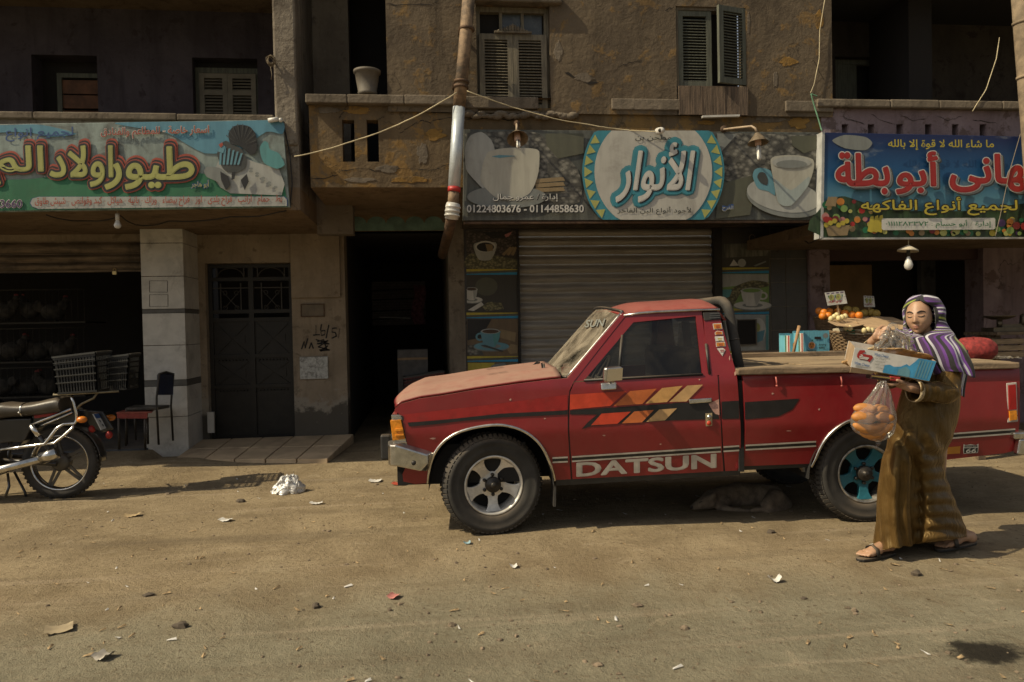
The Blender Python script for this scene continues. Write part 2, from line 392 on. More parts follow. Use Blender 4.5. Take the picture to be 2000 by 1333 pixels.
b = MB(); b.box(xc-.5, xa+.3, 9.15, 9.35, zs+.2, 8.5).box(xc, xa, YB+.4, 9.15, 5.6, 5.9); b.box(xa+.01, xa+.2, YB+.26, 9.1, zs+.2, 8.5)
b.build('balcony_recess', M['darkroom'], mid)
# flaked layers of the old paint: thin raised scabs with ragged outlines
def scab(cx, cy, rx, ry, seed, Y, thick=.008):
    rr = random.Random(seed); pts = []
    for k in range(22):
        a = 2*pi*k/22; q = .65+.5*rr.random(); pts.append(at(cx+rx*q*cos(a), cy+ry*q*sin(a), Y))
    return pts
# window one
win = MB(); x0, x1, z0, z1 = w1; Yw = YB+.09
win.box(x0, x0+.045, Yw, Yw+.08, z0, z1).box(x1-.045, x1, Yw, Yw+.08, z0, z1).box(x0+.045, x1-.045, Yw, Yw+.08, z1-.05, z1).box(x0+.045, x1-.045, Yw, Yw+.08, Z(66, 1000), Z(60, 1000)).box(x0+.045, x1-.045, Yw, Yw+.08, z0, z0+.03)
for px in (977, 1020): win.box(X(px, 40), X(px, 40)+.03, Yw+.012, Yw+.06, Z(60, 1000), z1-.05)
win = win.build('window', M['shutterwood'], mid)
xm = (x0+x1)/2
louvre(win, x0+.03, xm-.002, Z(213, 1000), Z(64, 1000), YB+.045, M['shutterwood'], pitch=.030)
louvre(win, xm+.002, x1-.03, Z(213, 1000), Z(64, 1000), YB+.045, M['shutterwood'], pitch=.030)
MB().box(X(980, 40), X(1062, 40), Yw+.045, Yw+.05, Z(60, 1000), z1-.05).build('pane', M['glassdark'], win)
b = MB(); c0 = Vector((xm, YB+.03, Z(61, 1000)))
b.box(xm-.19, xm+.19, YB+.012, YB+.044, c0.z-.012, c0.z+.006)
for i in range(13):
    a = -1+2*i/12; h = .055*(1-abs(a))+.010
    b.ball((xm+.17*a, YB+.028, c0.z+h*.6), (.016, .012, h*.75), 8, 6)
b.ball((xm, YB+.028, c0.z+.06), (.022, .014, .022), 10, 8)
b.build('carved_crest', M['oldwood'], win)
MB().box(x0-.02, X(1096, 8), YB-.07, YB+.05, Z(9, 1000), Z(-8, 1000)).build('window_hood', M['concrete'], mid, bevel=.02)
# window two, one leaf ajar
x0, x1, z0, z1 = w2
win = MB(); win.box(x0, x0+.03, YB+.02, YB+.12, z0, z1).box(x1-.03, x1, YB+.02, YB+.12, z0, z1).box(x0+.03, x1-.03, YB+.02, YB+.12, z1-.03, z1)
win = win.build('window', M['oldwood'], mid)
louvre(win, X(1326, 90), X(1392, 90), Z(168, 1360), Z(19, 1360), YB+.03, M['greenwood'], pitch=.030)
louvre(win, X(1397, 90), X(1456, 90)+.02, Z(166, 1425), Z(16, 1425), YB+.01, M['greenwood'], hinge=X(1456, 90)+.02, ang=R(15), pitch=.030)
b = MB()
for i in range(6):
    a0 = X(1325, 196)+(X(1459, 196)-X(1325, 196))*i/6; b.box(a0+.002, a0+(X(1459, 196)-X(1325, 196))/6, YB-.022-.004*(i % 2), YB+.02, Z(226, 1390), Z(170, 1390))
b.build('board', M['boardwood'], win)
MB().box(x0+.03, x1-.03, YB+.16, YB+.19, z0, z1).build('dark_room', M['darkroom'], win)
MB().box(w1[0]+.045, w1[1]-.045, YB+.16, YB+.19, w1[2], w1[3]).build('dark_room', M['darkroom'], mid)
MB().bar(at(1371, 229, YB-.03), at(1443, 227, YB-.03), .05, .02).build('stone_sill', M['tile'], mid)

# ---- ground floor
zf = -.25
def GX(px, py=650): return at(px, py, YW).x
def GZ(py, px=1000): return at(px, py, YW).z
left = thing('residential_building', 'purple grey building with white tiled pillar, deep balcony and black iron street door', 'building')
xd0, xd1, zd = GX(402, 600), GX(570, 600), GZ(514, 480)
xp0, xp1 = GX(676), GX(878)
zlin = GZ(452, 780)
ztop = zs+.02
panel(MB(), GX(360), xp0, zf, ztop+.1, YW, [(xd0, xd1, zf, zd, .16)], .3).build('street_wall', M['creamwall'], left)
MB().box(GX(572), GX(664, 500), YW-.045, YW-.002, GZ(582, 620), ztop).build('wall_facing', M['creamwall'], left, bevel=.006)
# iron street door
dr = MB(); Yd = YW+.11; W_ = xd1-xd0; z0d = .12
xm = xd0+W_*.5
for a, c in ((xd0, xd0+.05), (xm-.03, xm+.03), (xd1-.05, xd1)): dr.box(a, c, Yd, Yd+.05, z0d, zd)
for z in (zd-.05, GZ(548, 480), GZ(612, 480), GZ(620, 480)-.05, GZ(700, 480), GZ(760, 480), z0d): dr.box(xd0+.05, xd1-.05, Yd+.003, Yd+.046, z, z+.045)
dr = dr.build('street_door', M['iron'], left)
pn = MB()
for a, c in ((xd0+.05, xm-.03), (xm+.03, xd1-.05)):
    pn.box(a, c, Yd+.03, Yd+.04, z0d+.045, GZ(620, 480)-.05)
    for q0, q1 in ((GZ(755, 480), GZ(705, 480)), (GZ(695, 480), GZ(630, 480))):
        pn.bar((a+.03, Yd+.022, q0+.02), (c-.03, Yd+.022, q1-.02), .012, .02, (0, 1, 0)); pn.bar((a+.03, Yd+.022, q1-.02), (c-.03, Yd+.022, q0+.02), .012, .02, (0, 1, 0))
        pn.box(a+.06, c-.06, Yd+.018, Yd+.03, (q0+q1)/2-.05, (q0+q1)/2+.05)
    for z in (GZ(765, 480), GZ(700, 480)-.03):
        for k in range(9): pn.ball((a+.05+(c-a-.1)*k/8, Yd+.026, z), .012, 6, 5)
pn.build('door_panel', M['iron'], dr)
gr = MB()
for a, c in ((xd0+.05, xm-.03), (xm+.03, xd1-.05)):
    q0, q1 = GZ(612, 480), GZ(552, 480); cx = (a+c)/2; cz = (q0+q1)/2
    for k in (.22, .78): gr.bar((a+(c-a)*k, Yd+.02, q0), (a+(c-a)*k, Yd+.02, q1), .012, .012)
    gr.bar((a, Yd+.022, q1-.06), (c, Yd+.022, q1-.06), .01, .012)
    gr.tube([(cx-.11, Yd+.02, q0+.03), (cx+.11, Yd+.02, q1-.09)], .006, 5); gr.tube([(cx-.11, Yd+.02, q1-.09), (cx+.11, Yd+.02, q0+.03)], .006, 5)
    for s in (-1, 1):
        for q in (q0+.07, q1-.12): gr.tube([(cx+s*(.07+.025*cos(t_)), Yd+.02, q+.025*sin(t_)) for t_ in [k*.55 for k in range(11)]], .005, 5)
    q0, q1 = GZ(546, 480), zd-.05
    gr.tube([(cx+.16*cos(pi*k/12), Yd+.02, q0+.02+(q1-q0-.02)*sin(pi*k/12)) for k in range(13)], .007, 5)
    for k in (.12, .88): gr.bar((a+(c-a)*k, Yd+.02, q0), (a+(c-a)*k, Yd+.02, q1), .012, .012)
gr.build('door_grille', mat('grille_iron', (.05, .045, .038), .6, .2), dr)
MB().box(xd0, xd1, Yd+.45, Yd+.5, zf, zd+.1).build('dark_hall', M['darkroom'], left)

# pillar clad in white tiles
YP = 8.85; xq0, xq1 = at(279, 650, YP).x, at(362, 650, YP).x; zpt = 2.72
MB().box(xq0+.01, xq1-.01, YP+.01, YW+.1, zf, zpt).build('pillar', M['tilejoint'], left)
b = MB(); rows = [447, 475, 540, 604, 612, 675, 743, 755, 815, 872]
bb = MB()
for i in range(len(rows)-1):
    za, zb = at(320, rows[i+1], YP).z+.003, at(320, rows[i], YP).z-.003
    if i == len(rows)-2: za = zf
    (bb if rows[i+1]-rows[i] < 14 else b).box(xq0, xq1, YP, YW-.003, za, zb)
b.build('pillar_tile', M['tile'], left, bevel=.003); bb.build('stone_band', M['greyband'], left)
b = MB()
for (x0, y0, x1, y1) in ((292, 549, 327, 571), (292, 576, 328, 599)):
    c = [at(x0, y0, YP-.002), at(x1, y0, YP-.002), at(x1, y1, YP-.002), at(x0, y1, YP-.002)]
    for i in range(4): b.bar(c[i], c[(i+1) % 4], .004, .004)
b.build('poster_outline', M['tilejoint'], left)
MB().box(at(371, 820, YP).x+.06, at(379, 820, YP).x+.09, YW-.09, YW-.05, .25, .5).build('pipe_stub', M['tile'], left)

# left balcony storey
xL, xR = -14, X(584, 300)
zb0, zb1 = Z(411, 300), Z(222, 300)
MB().box(xL, xR, YB, YW+.1, zb0, zb0+.22).build('balcony_slab', M['soffit'], left)
b = MB(); b.box(xL, xR, YB+.001, YB+.18, zb0+.22, zb1-.07).box(xR-.18, xR-.001, YB+.18, 9.0, zb0+.22, zb1-.07); b.build('balcony_wall', M['greyplaster'], left)
b = MB()
for i in range(12):
    a0 = xL+(X(540, 225)-xL)*i/12 if i < 4 else None
xx = xL
while xx < X(535, 225):
    q = 1.0+.8*random.random(); b.box(xx+.002, min(xx+q, X(535, 225)), YB-.03, YB+.2, zb1-.07, zb1-.006*random.random()); xx += q
b.build('balcony_coping', M['concrete'], left, bevel=.012)
MB().box(X(534, 100), xR-.002, YB-.02, YB+.26, zb1-.3, 8.5).build('corner_post', M['greyplaster'], left, bevel=.02)
MB().box(xR, xc+.3, 8.6, 8.8, zb0-.1, 8.5).build('gap_wall', M['greyplaster'], left)
MB().box(xR-.2, xR-.003, YB+.27, 9.0, zb1-.05, 8.5).build('side_wall', M['greyplaster'], left)
Yl = 9.0
h1 = (at(62, 150, Yl).x, at(190, 150, Yl).x, zb0+.25, at(125, 108, Yl).z); h2 = (at(376, 150, Yl).x, at(503, 150, Yl).x, zb0+.25+.5, at(440, 114, Yl).z)
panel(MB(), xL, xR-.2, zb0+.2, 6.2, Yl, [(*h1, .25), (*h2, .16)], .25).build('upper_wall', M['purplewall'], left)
zc = at(450, 24, Yl).z
MB().box(xL, xR-.2, YB-.02, Yl+.1, zc, zc+.25).build('balcony_ceiling', M['soffit'], left)
MB().box(xL, xR-.2, YB-.02, Yl+.6, zc+.25, 8.5).build('storey_above', M['greyplaster'], left)
win = MB().box(h2[0], h2[0]+.05, Yl+.1, Yl+.15, h2[2], h2[3]-.08).box(h2[1]-.04, h2[1], Yl+.1, Yl+.15, h2[2], h2[3]-.08).box(h2[0]+.05, h2[1]-.04, Yl+.1, Yl+.15, h2[3]-.14, h2[3]-.08).build('window', M['greenwood'], left)
xm = (h2[0]+h2[1])/2
zr = at(440, 182, Yl).z
lw = mat('pale_shutter_wood', (.17, .15, .11), .75, var=.2, scale=6)
louvre(win, h2[0]+.05, xm, h2[2], h2[3]-.15, Yl+.08, lw, mids=(zr,)); louvre(win, xm+.003, h2[1]-.04, h2[2], h2[3]-.15, Yl+.08, lw, mids=(zr,))
MB().box(h2[0], h2[1], Yl+.158, Yl+.2, h2[2], h2[3]).build('dark_room', M['darkroom'], left)
bx = at(98, 170, Yl).x
win = MB().box(bx, bx+.05, Yl+.16, Yl+.22, h1[2], h1[3]-.15).box(bx+.05, h1[1], Yl+.16, Yl+.22, h1[3]-.2, h1[3]-.15).build('balcony_door', M['greenwood'], left)
b = MB()
for y0, y1 in ((147, 174), (177, 203), (208, 240)): b.box(bx+.05, h1[1]-.01, Yl+.18, Yl+.2, at(140, y1, Yl).z, at(140, y0, Yl).z)
b.build('door_board', mat('orange_brown_board', (.12, .055, .028), .8, var=.3), win)
MB().box(h1[0]-.02, h1[1], Yl+.24, Yl+.3, h1[2], h1[3]).build('dark_room', M['darkroom'], left)

# poultry shop: open front under a half rolled shutter
Ys = 9.3; zsh0, zsh1 = at(140, 529, Ys).z, at(140, 474, Ys).z
b = MB(); k = 0; z = zsh0
for y0, y1 in ((529, 513), (511, 498), (495, 474)):
    za, zb = at(140, y0, Ys).z, at(140, y1, Ys).z
    b.grid(lambda u, v, za=za, zb=zb: Vector((xL+(xq0+.02-xL)*u, Ys-.035*sin(pi*v), za+(zb-za)*v)), 1, 8)
    b.box(xL, xq0+.02, Ys-.006, Ys+.03, zb, zb+.012)
b.box(xL, xq0+.02, Ys-.02, Ys+.03, zsh0-.02, zsh0)
rs = b.build('roller_shutter', M['rollbrown'], left)
MB().box(xL, xq0+.02, Ys, Ys+.3, zsh1+.012, 2.75).build('shutter_lintel', M['creamwall'], left)
p = at(224, 531, Ys-.03)
b = MB().box(p.x-.022, p.x+.022, p.y-.012, p.y+.012, p.z-.035, p.z+.005); b.tube([(p.x-.014, p.y, p.z), (p.x-.014, p.y, p.z+.03), (p.x, p.y, p.z+.042), (p.x+.014, p.y, p.z+.03), (p.x+.014, p.y, p.z)], .004, 6)
tag(b.build('padlock', mat('brass', (.55, .42, .2), .35, 1.0)), 'small brass padlock hanging from the half rolled poultry shop shutter', 'padlock')
b = MB(); b.box(xL, xq1, 13.2, 13.3, zf, 2.8); b.box(xq1-.3, xq1-.2, YW+.1, 13.2, zf, 2.8); b.box(xL, xq1, YW+.2, 13.3, 2.72, 2.8)
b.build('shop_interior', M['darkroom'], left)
MB().box(xL, xq0+.02, YP-.02, 13.2, -.1, .165).build('shop_floor', mat('blue_grey_floor', (.040, .044, .050), .6, var=.4, scale=4, dust=.3), left)

# passage
b = MB()
b.box(xp0-.3, xp0, YW+.3, 14.0, zf, zlin).box(xp0, xp1, 14.0, 14.1, zf, zlin)
b.box(xp0, xp1, YW, 14.0, zlin, zlin+.1)
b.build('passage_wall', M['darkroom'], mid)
b = MB(); b.box(xp1, GX(909), YW-.05, 14.0, zf, ztop+.02); b.build('passage_pier', M['greyplaster'], mid)
b = MB(); b.box(xp0, xp1-.002, YW-.02, YW+.2, zlin, ztop+.05); b.build('frieze', M['soffit'], mid)
b = MB(); n = 5; zt = GZ(424, 790); zmid = GZ(436, 790)
b.box(xp0+.02, xp1-.02, YW-.028, YW-.022, zlin+.004, zmid)
for i in range(n):
    cx = xp0+.05+(xp1-xp0-.1)*(i+.5)/n; rr = (xp1-xp0-.1)/n*.47
    b.poly([(cx+rr*cos(pi*k/14), YW-.028, zmid+(zt-zmid)*sin(pi*k/14)) for k in range(15)], (0, .005, 0))
b.build('scalloped_border', M['teal'], mid)
# far end of the passage: lit brick yard behind bars
q0, q1 = at(718, 551, 13.9), at(832, 634, 13.9)
bk, t, bs, l = _nt('pale_brick'); br = node(t, 'ShaderNodeTexBrick'); br.inputs['Scale'].default_value = 5; br.inputs['Color1'].default_value = (.16, .14, .13, 1); br.inputs['Color2'].default_value = (.22, .19, .175, 1); br.inputs['Mortar'].default_value = (.08, .07, .065, 1)
tc = coord(t); mp = node(t, 'ShaderNodeMapping'); mp.inputs['Rotation'].default_value = (R(90), 0, 0); l.new(tc, mp.inputs[0]); l.new(mp.outputs[0], br.inputs['Vector']); l.new(br.outputs['Color'], bs.inputs['Base Color']); bs.inputs['Roughness'].default_value = .9
M['brick'] = bk
pw = MB().box(q0.x, q1.x, 13.93, 13.98, q1.z, q0.z).build('back_window', bk, mid)
b = MB()
for y in (566, 584, 606, 622): b.tube([at(716, y+3, 13.9), at(834, y-2, 13.9)], .012, 6)
b.build('window_bar', M['iron'], pw)
b = MB(); b.grid(lambda u, v: at(806+24*u+3*sin(v*7), 558+76*v, 13.86+.02*sin(u*14)), 10, 8); b.build('curtain', mat('pink_cloth', (.30, .13, .15), .9, var=.5, scale=25), pw)
MB().bar(at(741, 620, 13.88), at(802, 622, 13.88), .02, .02).build('white_rod', M['tile'], pw)

# coffee shop front
xs0, xs1 = GX(1016), GX(1394); xt0, xt1 = GX(908), GX(1504); xt2 = GX(1576, 600)
zh = GZ(447, 1200)
MB().box(GX(906), xt2, YW-.12, YW+.2, zh, ztop+.02).build('shop_lintel', mat('brown_lintel', (.05, .038, .026), .8, var=.4, scale=4), mid)
b = MB(); z = zf; pitch = .119
while z < zh:
    b.grid(lambda u, v, z=z: Vector((xs0+(xs1-xs0)*u, YW+.05-.030*sin(pi*min(1, v*1.25))*(1 if v < .8 else 0)+(.012 if v >= .8 else 0), z+pitch*v)), 1, 10)
    z += pitch
b.build('roller_shutter', M['rolldoor'], mid)
for a_, c_ in ((GX(1012), xs0), (xs1, GX(1409))): MB().box(a_, c_, YW-.06, YW+.06, zf, zh).build('shutter_guide', M['iron'], mid)
for a_, c_ in ((xt0, GX(1012)-.002), (GX(1409)+.002, xt1)): MB().box(a_, c_, YW-.02, YW+.2, zf, zh).build('shopfront_panel', M['darktile'], mid)
b = MB(); b.box(xt1, xt2, YW-.02, YW+.2, zf, zh); b.build('tiled_pier', M['grout'], mid)
b = MB(); xg = [xt1+.004, GX(1534), xt2-.004]; zz = [zh-.004]+[at(1535, y, YW-.02).z for y in (506, 552, 599, 645, 693, 740, 787, 834)]
for i in range(2):
    for j in range(8): b.box(xg[i]+.004, xg[i+1]-.004, YW-.026, YW-.0205, zz[j+1]+.004, zz[j]-.004)
b.build('wall_tile', M['darktile'], mid)
MB().box(xt0-.02, GX(1576), YW-.5, YW+.3, 0, .03).build('shop_step', M['concrete'], mid)

# ---- right building
rt = thing('residential_building', 'dusky pink building with shadowy balcony above the fruit shop', 'building')
xo = X(1592, 205); xe = 16
zc0, zc1 = Z(214, 1790), Z(197, 1790); zo = Z(452, 1800)
hs = []
for px in (1652, 1703, 1759, 1815, 1868, 1922):
    hs.append((X(px-6, 249), X(px+7, 249), Z(268, px), Z(242, px), .15))
panel(MB(), X(1606, 240), xe, zo, zc0, YB+.02, hs, .16).build('parapet', M['pinkwall'], rt)
b = MB(); xx = xo
while xx < xe:
    q = .5+.7*random.random(); b.box(xx+.002, xx+q, YB-.05, YB+.25, zc0, zc1-.012*random.random()); xx += q
b.build('parapet_coping', M['concrete'], rt, bevel=.015)
MB().box(X(1606, 440), xe, YB+.03, YW+.1, zo-.004, zo+.12).build('soffit', M['soffit'], rt)
Yl2 = 9.2
hd = (at(1632, 150, Yl2).x, at(1736, 150, Yl2).x, 3.0, at(1690, 112, Yl2).z)
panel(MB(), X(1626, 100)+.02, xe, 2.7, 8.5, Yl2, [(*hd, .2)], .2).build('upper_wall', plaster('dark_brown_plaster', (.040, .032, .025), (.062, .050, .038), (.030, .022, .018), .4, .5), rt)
b = MB(); b.box(hd[0], hd[0]+.06, Yl2+.1, Yl2+.16, hd[2], hd[3]).box(hd[1]-.07, hd[1], Yl2+.1, Yl2+.16, hd[2], hd[3]).box(hd[0]+.06, hd[1]-.07, Yl2+.1, Yl2+.16, hd[3]-.06, hd[3]); b.box(hd[0]+.06, hd[0]+.36, Yl2+.11, Yl2+.14, hd[2], hd[3]-.06)
b.build('balcony_door', M['greenwood'], rt)
MB().box(hd[0], hd[1], Yl2+.3, Yl2+.34, hd[2], hd[3]).build('dark_room', M['darkroom'], rt)
b = MB(); b.box(X(1626, 100)+.02, xe, YB+.1, Yl2+.3, 5.35, 5.6); b.box(X(1880, 100), X(1880, 100)+.3, YB+.9, Yl2, zc1, 5.35); b.build('balcony_ceiling', M['darkroom'], rt)
MB().box(X(1626, 100), xe, YB, Yl2+.6, 5.6, 8.5).build('storey_above', M['brownwall'], rt)
xk0, xk1, xk2 = GX(1577), GX(1617), GX(1916)
b = MB(); b.box(xk0, xk1, YW-.08, YW+.3, zf, zo); b.build('pillar', M['pinkwall'], rt, bevel=.02)
b = MB(); b.box(xk2, xe, YW-.05, YW+.3, zf, zo); b.build('street_wall', M['pinkwall'], rt)
Yi = 11.0
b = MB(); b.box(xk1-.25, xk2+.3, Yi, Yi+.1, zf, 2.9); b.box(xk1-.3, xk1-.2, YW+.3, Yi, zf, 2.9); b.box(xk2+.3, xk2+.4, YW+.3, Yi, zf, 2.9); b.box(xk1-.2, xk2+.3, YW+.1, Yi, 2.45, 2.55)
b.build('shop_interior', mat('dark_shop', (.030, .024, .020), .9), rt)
MB().box(at(1800, 600, Yi-.3).x, xk2+.29, Yi-.3, Yi-.2, zf, at(1850, 508, Yi-.3).z).build('partition', M['greyroom'], rt)
MB().box(at(1619, 560, Yi-.4).x, at(1703, 560, Yi-.4).x, Yi-.4, Yi-.37, .2, at(1660, 518, Yi-.4).z).build('hardboard_panel', mat('hardboard', (.23, .135, .055), .7, var=.2, scale=3), rt)
MB().box(xk1, xk2, YW+.05, YW+.2, GZ(508, 1750), GZ(470, 1750)).build('shutter_box', mat('maroon_box', (.045, .018, .014), .7), rt)
# ---------------------------------------------------------------- lettering
_AR = {}
for ch, code, n in [('ء', 0xFE80, 1), ('آ', 0xFE81, 2), ('أ', 0xFE83, 2), ('ؤ', 0xFE85, 2), ('إ', 0xFE87, 2), ('ئ', 0xFE89, 4), ('ا', 0xFE8D, 2), ('ب', 0xFE8F, 4), ('ة', 0xFE93, 2), ('ت', 0xFE95, 4), ('ث', 0xFE99, 4), ('ج', 0xFE9D, 4), ('ح', 0xFEA1, 4), ('خ', 0xFEA5, 4), ('د', 0xFEA9, 2), ('ذ', 0xFEAB, 2), ('ر', 0xFEAD, 2), ('ز', 0xFEAF, 2), ('س', 0xFEB1, 4), ('ش', 0xFEB5, 4), ('ص', 0xFEB9, 4), ('ض', 0xFEBD, 4), ('ط', 0xFEC1, 4), ('ظ', 0xFEC5, 4), ('ع', 0xFEC9, 4), ('غ', 0xFECD, 4), ('ف', 0xFED1, 4), ('ق', 0xFED5, 4), ('ك', 0xFED9, 4), ('ل', 0xFEDD, 4), ('م', 0xFEE1, 4), ('ن', 0xFEE5, 4), ('ه', 0xFEE9, 4), ('و', 0xFEED, 2), ('ى', 0xFEEF, 2), ('ي', 0xFEF1, 4)]:
    _AR[ch] = (code, n)
def shape(s):
    """Arabic letters to their joined forms, in left-to-right drawing order"""
    out = []; i = 0; prevj = False
    while i < len(s):
        c = s[i]
        if c == 'ل' and i+1 < len(s) and s[i+1] in 'آأإا':
            code = {'آ': 0xFEF5, 'أ': 0xFEF7, 'إ': 0xFEF9, 'ا': 0xFEFB}[s[i+1]]
            out.append(chr(code+(1 if prevj else 0))); prevj = False; i += 2; continue
        if c in _AR:
            code, n = _AR[c]; nxt = i+1 < len(s) and s[i+1] in _AR and _AR[s[i+1]][1] > 1
            fwd = n == 4 and nxt
            k = (3 if prevj else 2) if fwd else (1 if prevj and n > 1 else 0)
            out.append(chr(code+k)); prevj = n == 4
        else: out.append(c); prevj = False
        i += 1
    v = ''.join(out)[::-1]; res = ''; run = ''                         # digits keep their own order
    for c in v:
        if c.isdigit(): run = c+run
        else: res += run+c; run = ''
    return res+run
def loops(s, shear=0.0):
    """the closed outlines of a line of lettering"""
    c = bpy.data.curves.new('lettering', 'FONT'); c.body = s; c.shear = shear; c.resolution_u = 3; c.fill_mode = 'NONE'
    o = bpy.data.objects.new('lettering', c); COL.objects.link(o); bpy.context.view_layer.update()
    me = bpy.data.meshes.new_from_object(o.evaluated_get(bpy.context.evaluated_depsgraph_get()))
    nx_ = {}; co_ = [v.co.xy for v in me.vertices]
    for e in me.edges:
        a, q = e.vertices; nx_.setdefault(a, []).append(q); nx_.setdefault(q, []).append(a)
    seen = set(); out = []
    for st in range(len(co_)):
        if st in seen or st not in nx_: continue
        lp = [st]; seen.add(st); cur = st
        while True:
            cand = [q for q in nx_[cur] if q not in seen]
            if not cand: break
            cur = (cur+1) if (cur+1) in cand else cand[0]; lp.append(cur); seen.add(cur)
        pts = []
        for i in lp:
            if not pts or (co_[i]-pts[-1]).length > 1e-4: pts.append(co_[i].copy())
        if len(pts) > 2 and (pts[0]-pts[-1]).length < 1e-4: pts.pop()
        if len(pts) > 2: out.append(pts)
    bpy.data.meshes.remove(me); bpy.data.objects.remove(o); bpy.data.curves.remove(c)
    return out
def _area(p): return sum(p[i-1].x*p[i].y-p[i].x*p[i-1].y for i in range(len(p)))/2
def _inside(pt, p):
    r = False
    for i in range(len(p)):
        a, q = p[i-1], p[i]
        if (a.y > pt.y) != (q.y > pt.y) and pt.x < (q.x-a.x)*(pt.y-a.y)/(q.y-a.y)+a.x: r = not r
    return r
from mathutils.geometry import tessellate_polygon
def text(s, quad, Y, parent, mats, arabic=True, shear=0, name='lettering', plane=None, step_=.0025):
    """quad: pixel corners (x0, y0, x1, y1[, dy]) of the inked text; mats: [(material, outline width, dx, dy)] from the back layer to the front"""
    L = loops(shape(s) if arabic else s, shear)
    big = max(L, key=lambda p: abs(_area(p))); sg = 1 if _area(big) > 0 else -1
    outer = [p for p in L if _area(p)*sg > 0]; holes = [p for p in L if _area(p)*sg < 0]
    xs = [v.x for p in L for v in p]; ys = [v.y for p in L for v in p]; bb = min(xs), max(xs), min(ys), max(ys)
    x0, y0, x1, y1 = quad[:4]; dy = quad[4] if len(quad) > 4 else 0
    fn = plane or (lambda px, py, d: at(px, py, Y-d))
    for i, (m, off, ox, oy) in enumerate(mats):
        b = MB(); k = [0]
        def P3(v, lay):
            u, w_ = (v.x-bb[0])/(bb[1]-bb[0]), (v.y-bb[2])/(bb[3]-bb[2]); return fn(x0+(x1-x0)*u+ox, y1-(y1-y0)*w_+dy*u+oy, .004+step_*i+lay)
        for p in outer:
            hs = [h for h in holes if _inside(h[0], p)]
            k[0] += 1; lay = .0012+.00012*(k[0] % 5); allp = [v for q in [p]+hs for v in q]
            tri = tessellate_polygon([[Vector((v.x, v.y, 0)) for v in q] for q in [p]+hs])
            b.add([P3(v, lay) for v in allp], [list(t_) for t_ in tri])
        if off > .006:                                                   # a round-nibbed outline
            asp = ((x1-x0)/(bb[1]-bb[0]))/((y1-y0)/(bb[3]-bb[2])) if plane is None else 1; rx = off*min(1, 1/asp); ry = off*min(1, asp)
            for p in L:
                for j in range(len(p)):
                    a, q = p[j-1], p[j]; d = q-a; ln = d.length
                    k[0] += 1; lay = .000022*(k[0] % 48)
                    n = Vector((-d.y, d.x)).normalized() if ln > 1e-6 else Vector((0, 1)); n = Vector((n.x*rx, n.y*ry))
                    if ln > 1e-6: b.add([P3(a+n, lay), P3(q+n, lay), P3(q-n, lay), P3(a-n, lay)], [(0, 1, 2, 3)])
                    if off > .02 or True:
                        lay += .000011; b.add([P3(q+Vector((rx*cos(2*pi*t_/8), ry*sin(2*pi*t_/8))), lay) for t_ in range(8)], [tuple(range(8))])
        b.build(name, m, parent, world=True)

def pmat(name, col, var=.10, grime=.22, rough=.55):
    return mat(name, col, rough, var=var, scale=5, stretch=(3, 3, .5), grime=grime, bmp=.25, bscale=5)
P = {}
for n_, c_ in dict(cream=(.46, .44, .36), white=(.60, .58, .52), offwhite=(.40, .40, .36), cyan=(.045, .24, .30), lblue=(.13, .30, .36), blue=(.035, .085, .24), black=(.015, .014, .013), yellow=(.50, .40, .045), lemon=(.42, .42, .12), red=(.36, .022, .018), coral=(.40, .075, .04), green=(.022, .16, .07), teal=(.10, .30, .30), purple=(.09, .04, .13), brown=(.08, .045, .022), olive=(.10, .10, .065), grey=(.22, .23, .21), dgrey=(.055, .058, .052), orange=(.55, .20, .025), lgreen=(.20, .32, .08), tan=(.28, .20, .10), maroon=(.17, .012, .012), sky=(.10, .27, .36), pink=(.5, .2, .18)).items():
    P[n_] = pmat('print_'+n_, tuple(x*.82 for x in c_))
def beans(name, lo, hi, scale=17):
    m, t, b, l = _nt(name); co = coord(t); vo = node(t, 'ShaderNodeTexVoronoi'); vo.inputs['Scale'].default_value = scale
    mp = node(t, 'ShaderNodeMapping'); mp.inputs['Scale'].default_value = (1, 1, 1.45); mp.inputs['Rotation'].default_value = (0, .6, 0); l.new(co, mp.inputs[0]); l.new(mp.outputs[0], vo.inputs['Vector'])
    r_ = ramp(t, [(0, tuple(x*.5 for x in lo)), (.06, tuple(x*.5 for x in lo)), (.14, hi), (.34, tuple(x*.5 for x in hi)), (.52, lo), (.6, tuple(x*.3 for x in lo))]); l.new(vo.outputs['Distance'], r_.inputs[0])
    l.new(mixc(t, l, .45, r_.outputs[0], mixc(t, l, vo.outputs['Color'], lo, hi)), b.inputs['Base Color']); b.inputs['Roughness'].default_value = .55
    return m
P['beans'] = beans('print_beans', (.018, .016, .012), (.26, .245, .20))
P['beansolive'] = beans('print_pale_beans', (.05, .045, .02), (.30, .27, .13), 30)
P['darkbeans'] = beans('print_dark_beans', (.010, .008, .006), (.16, .12, .09), 30)

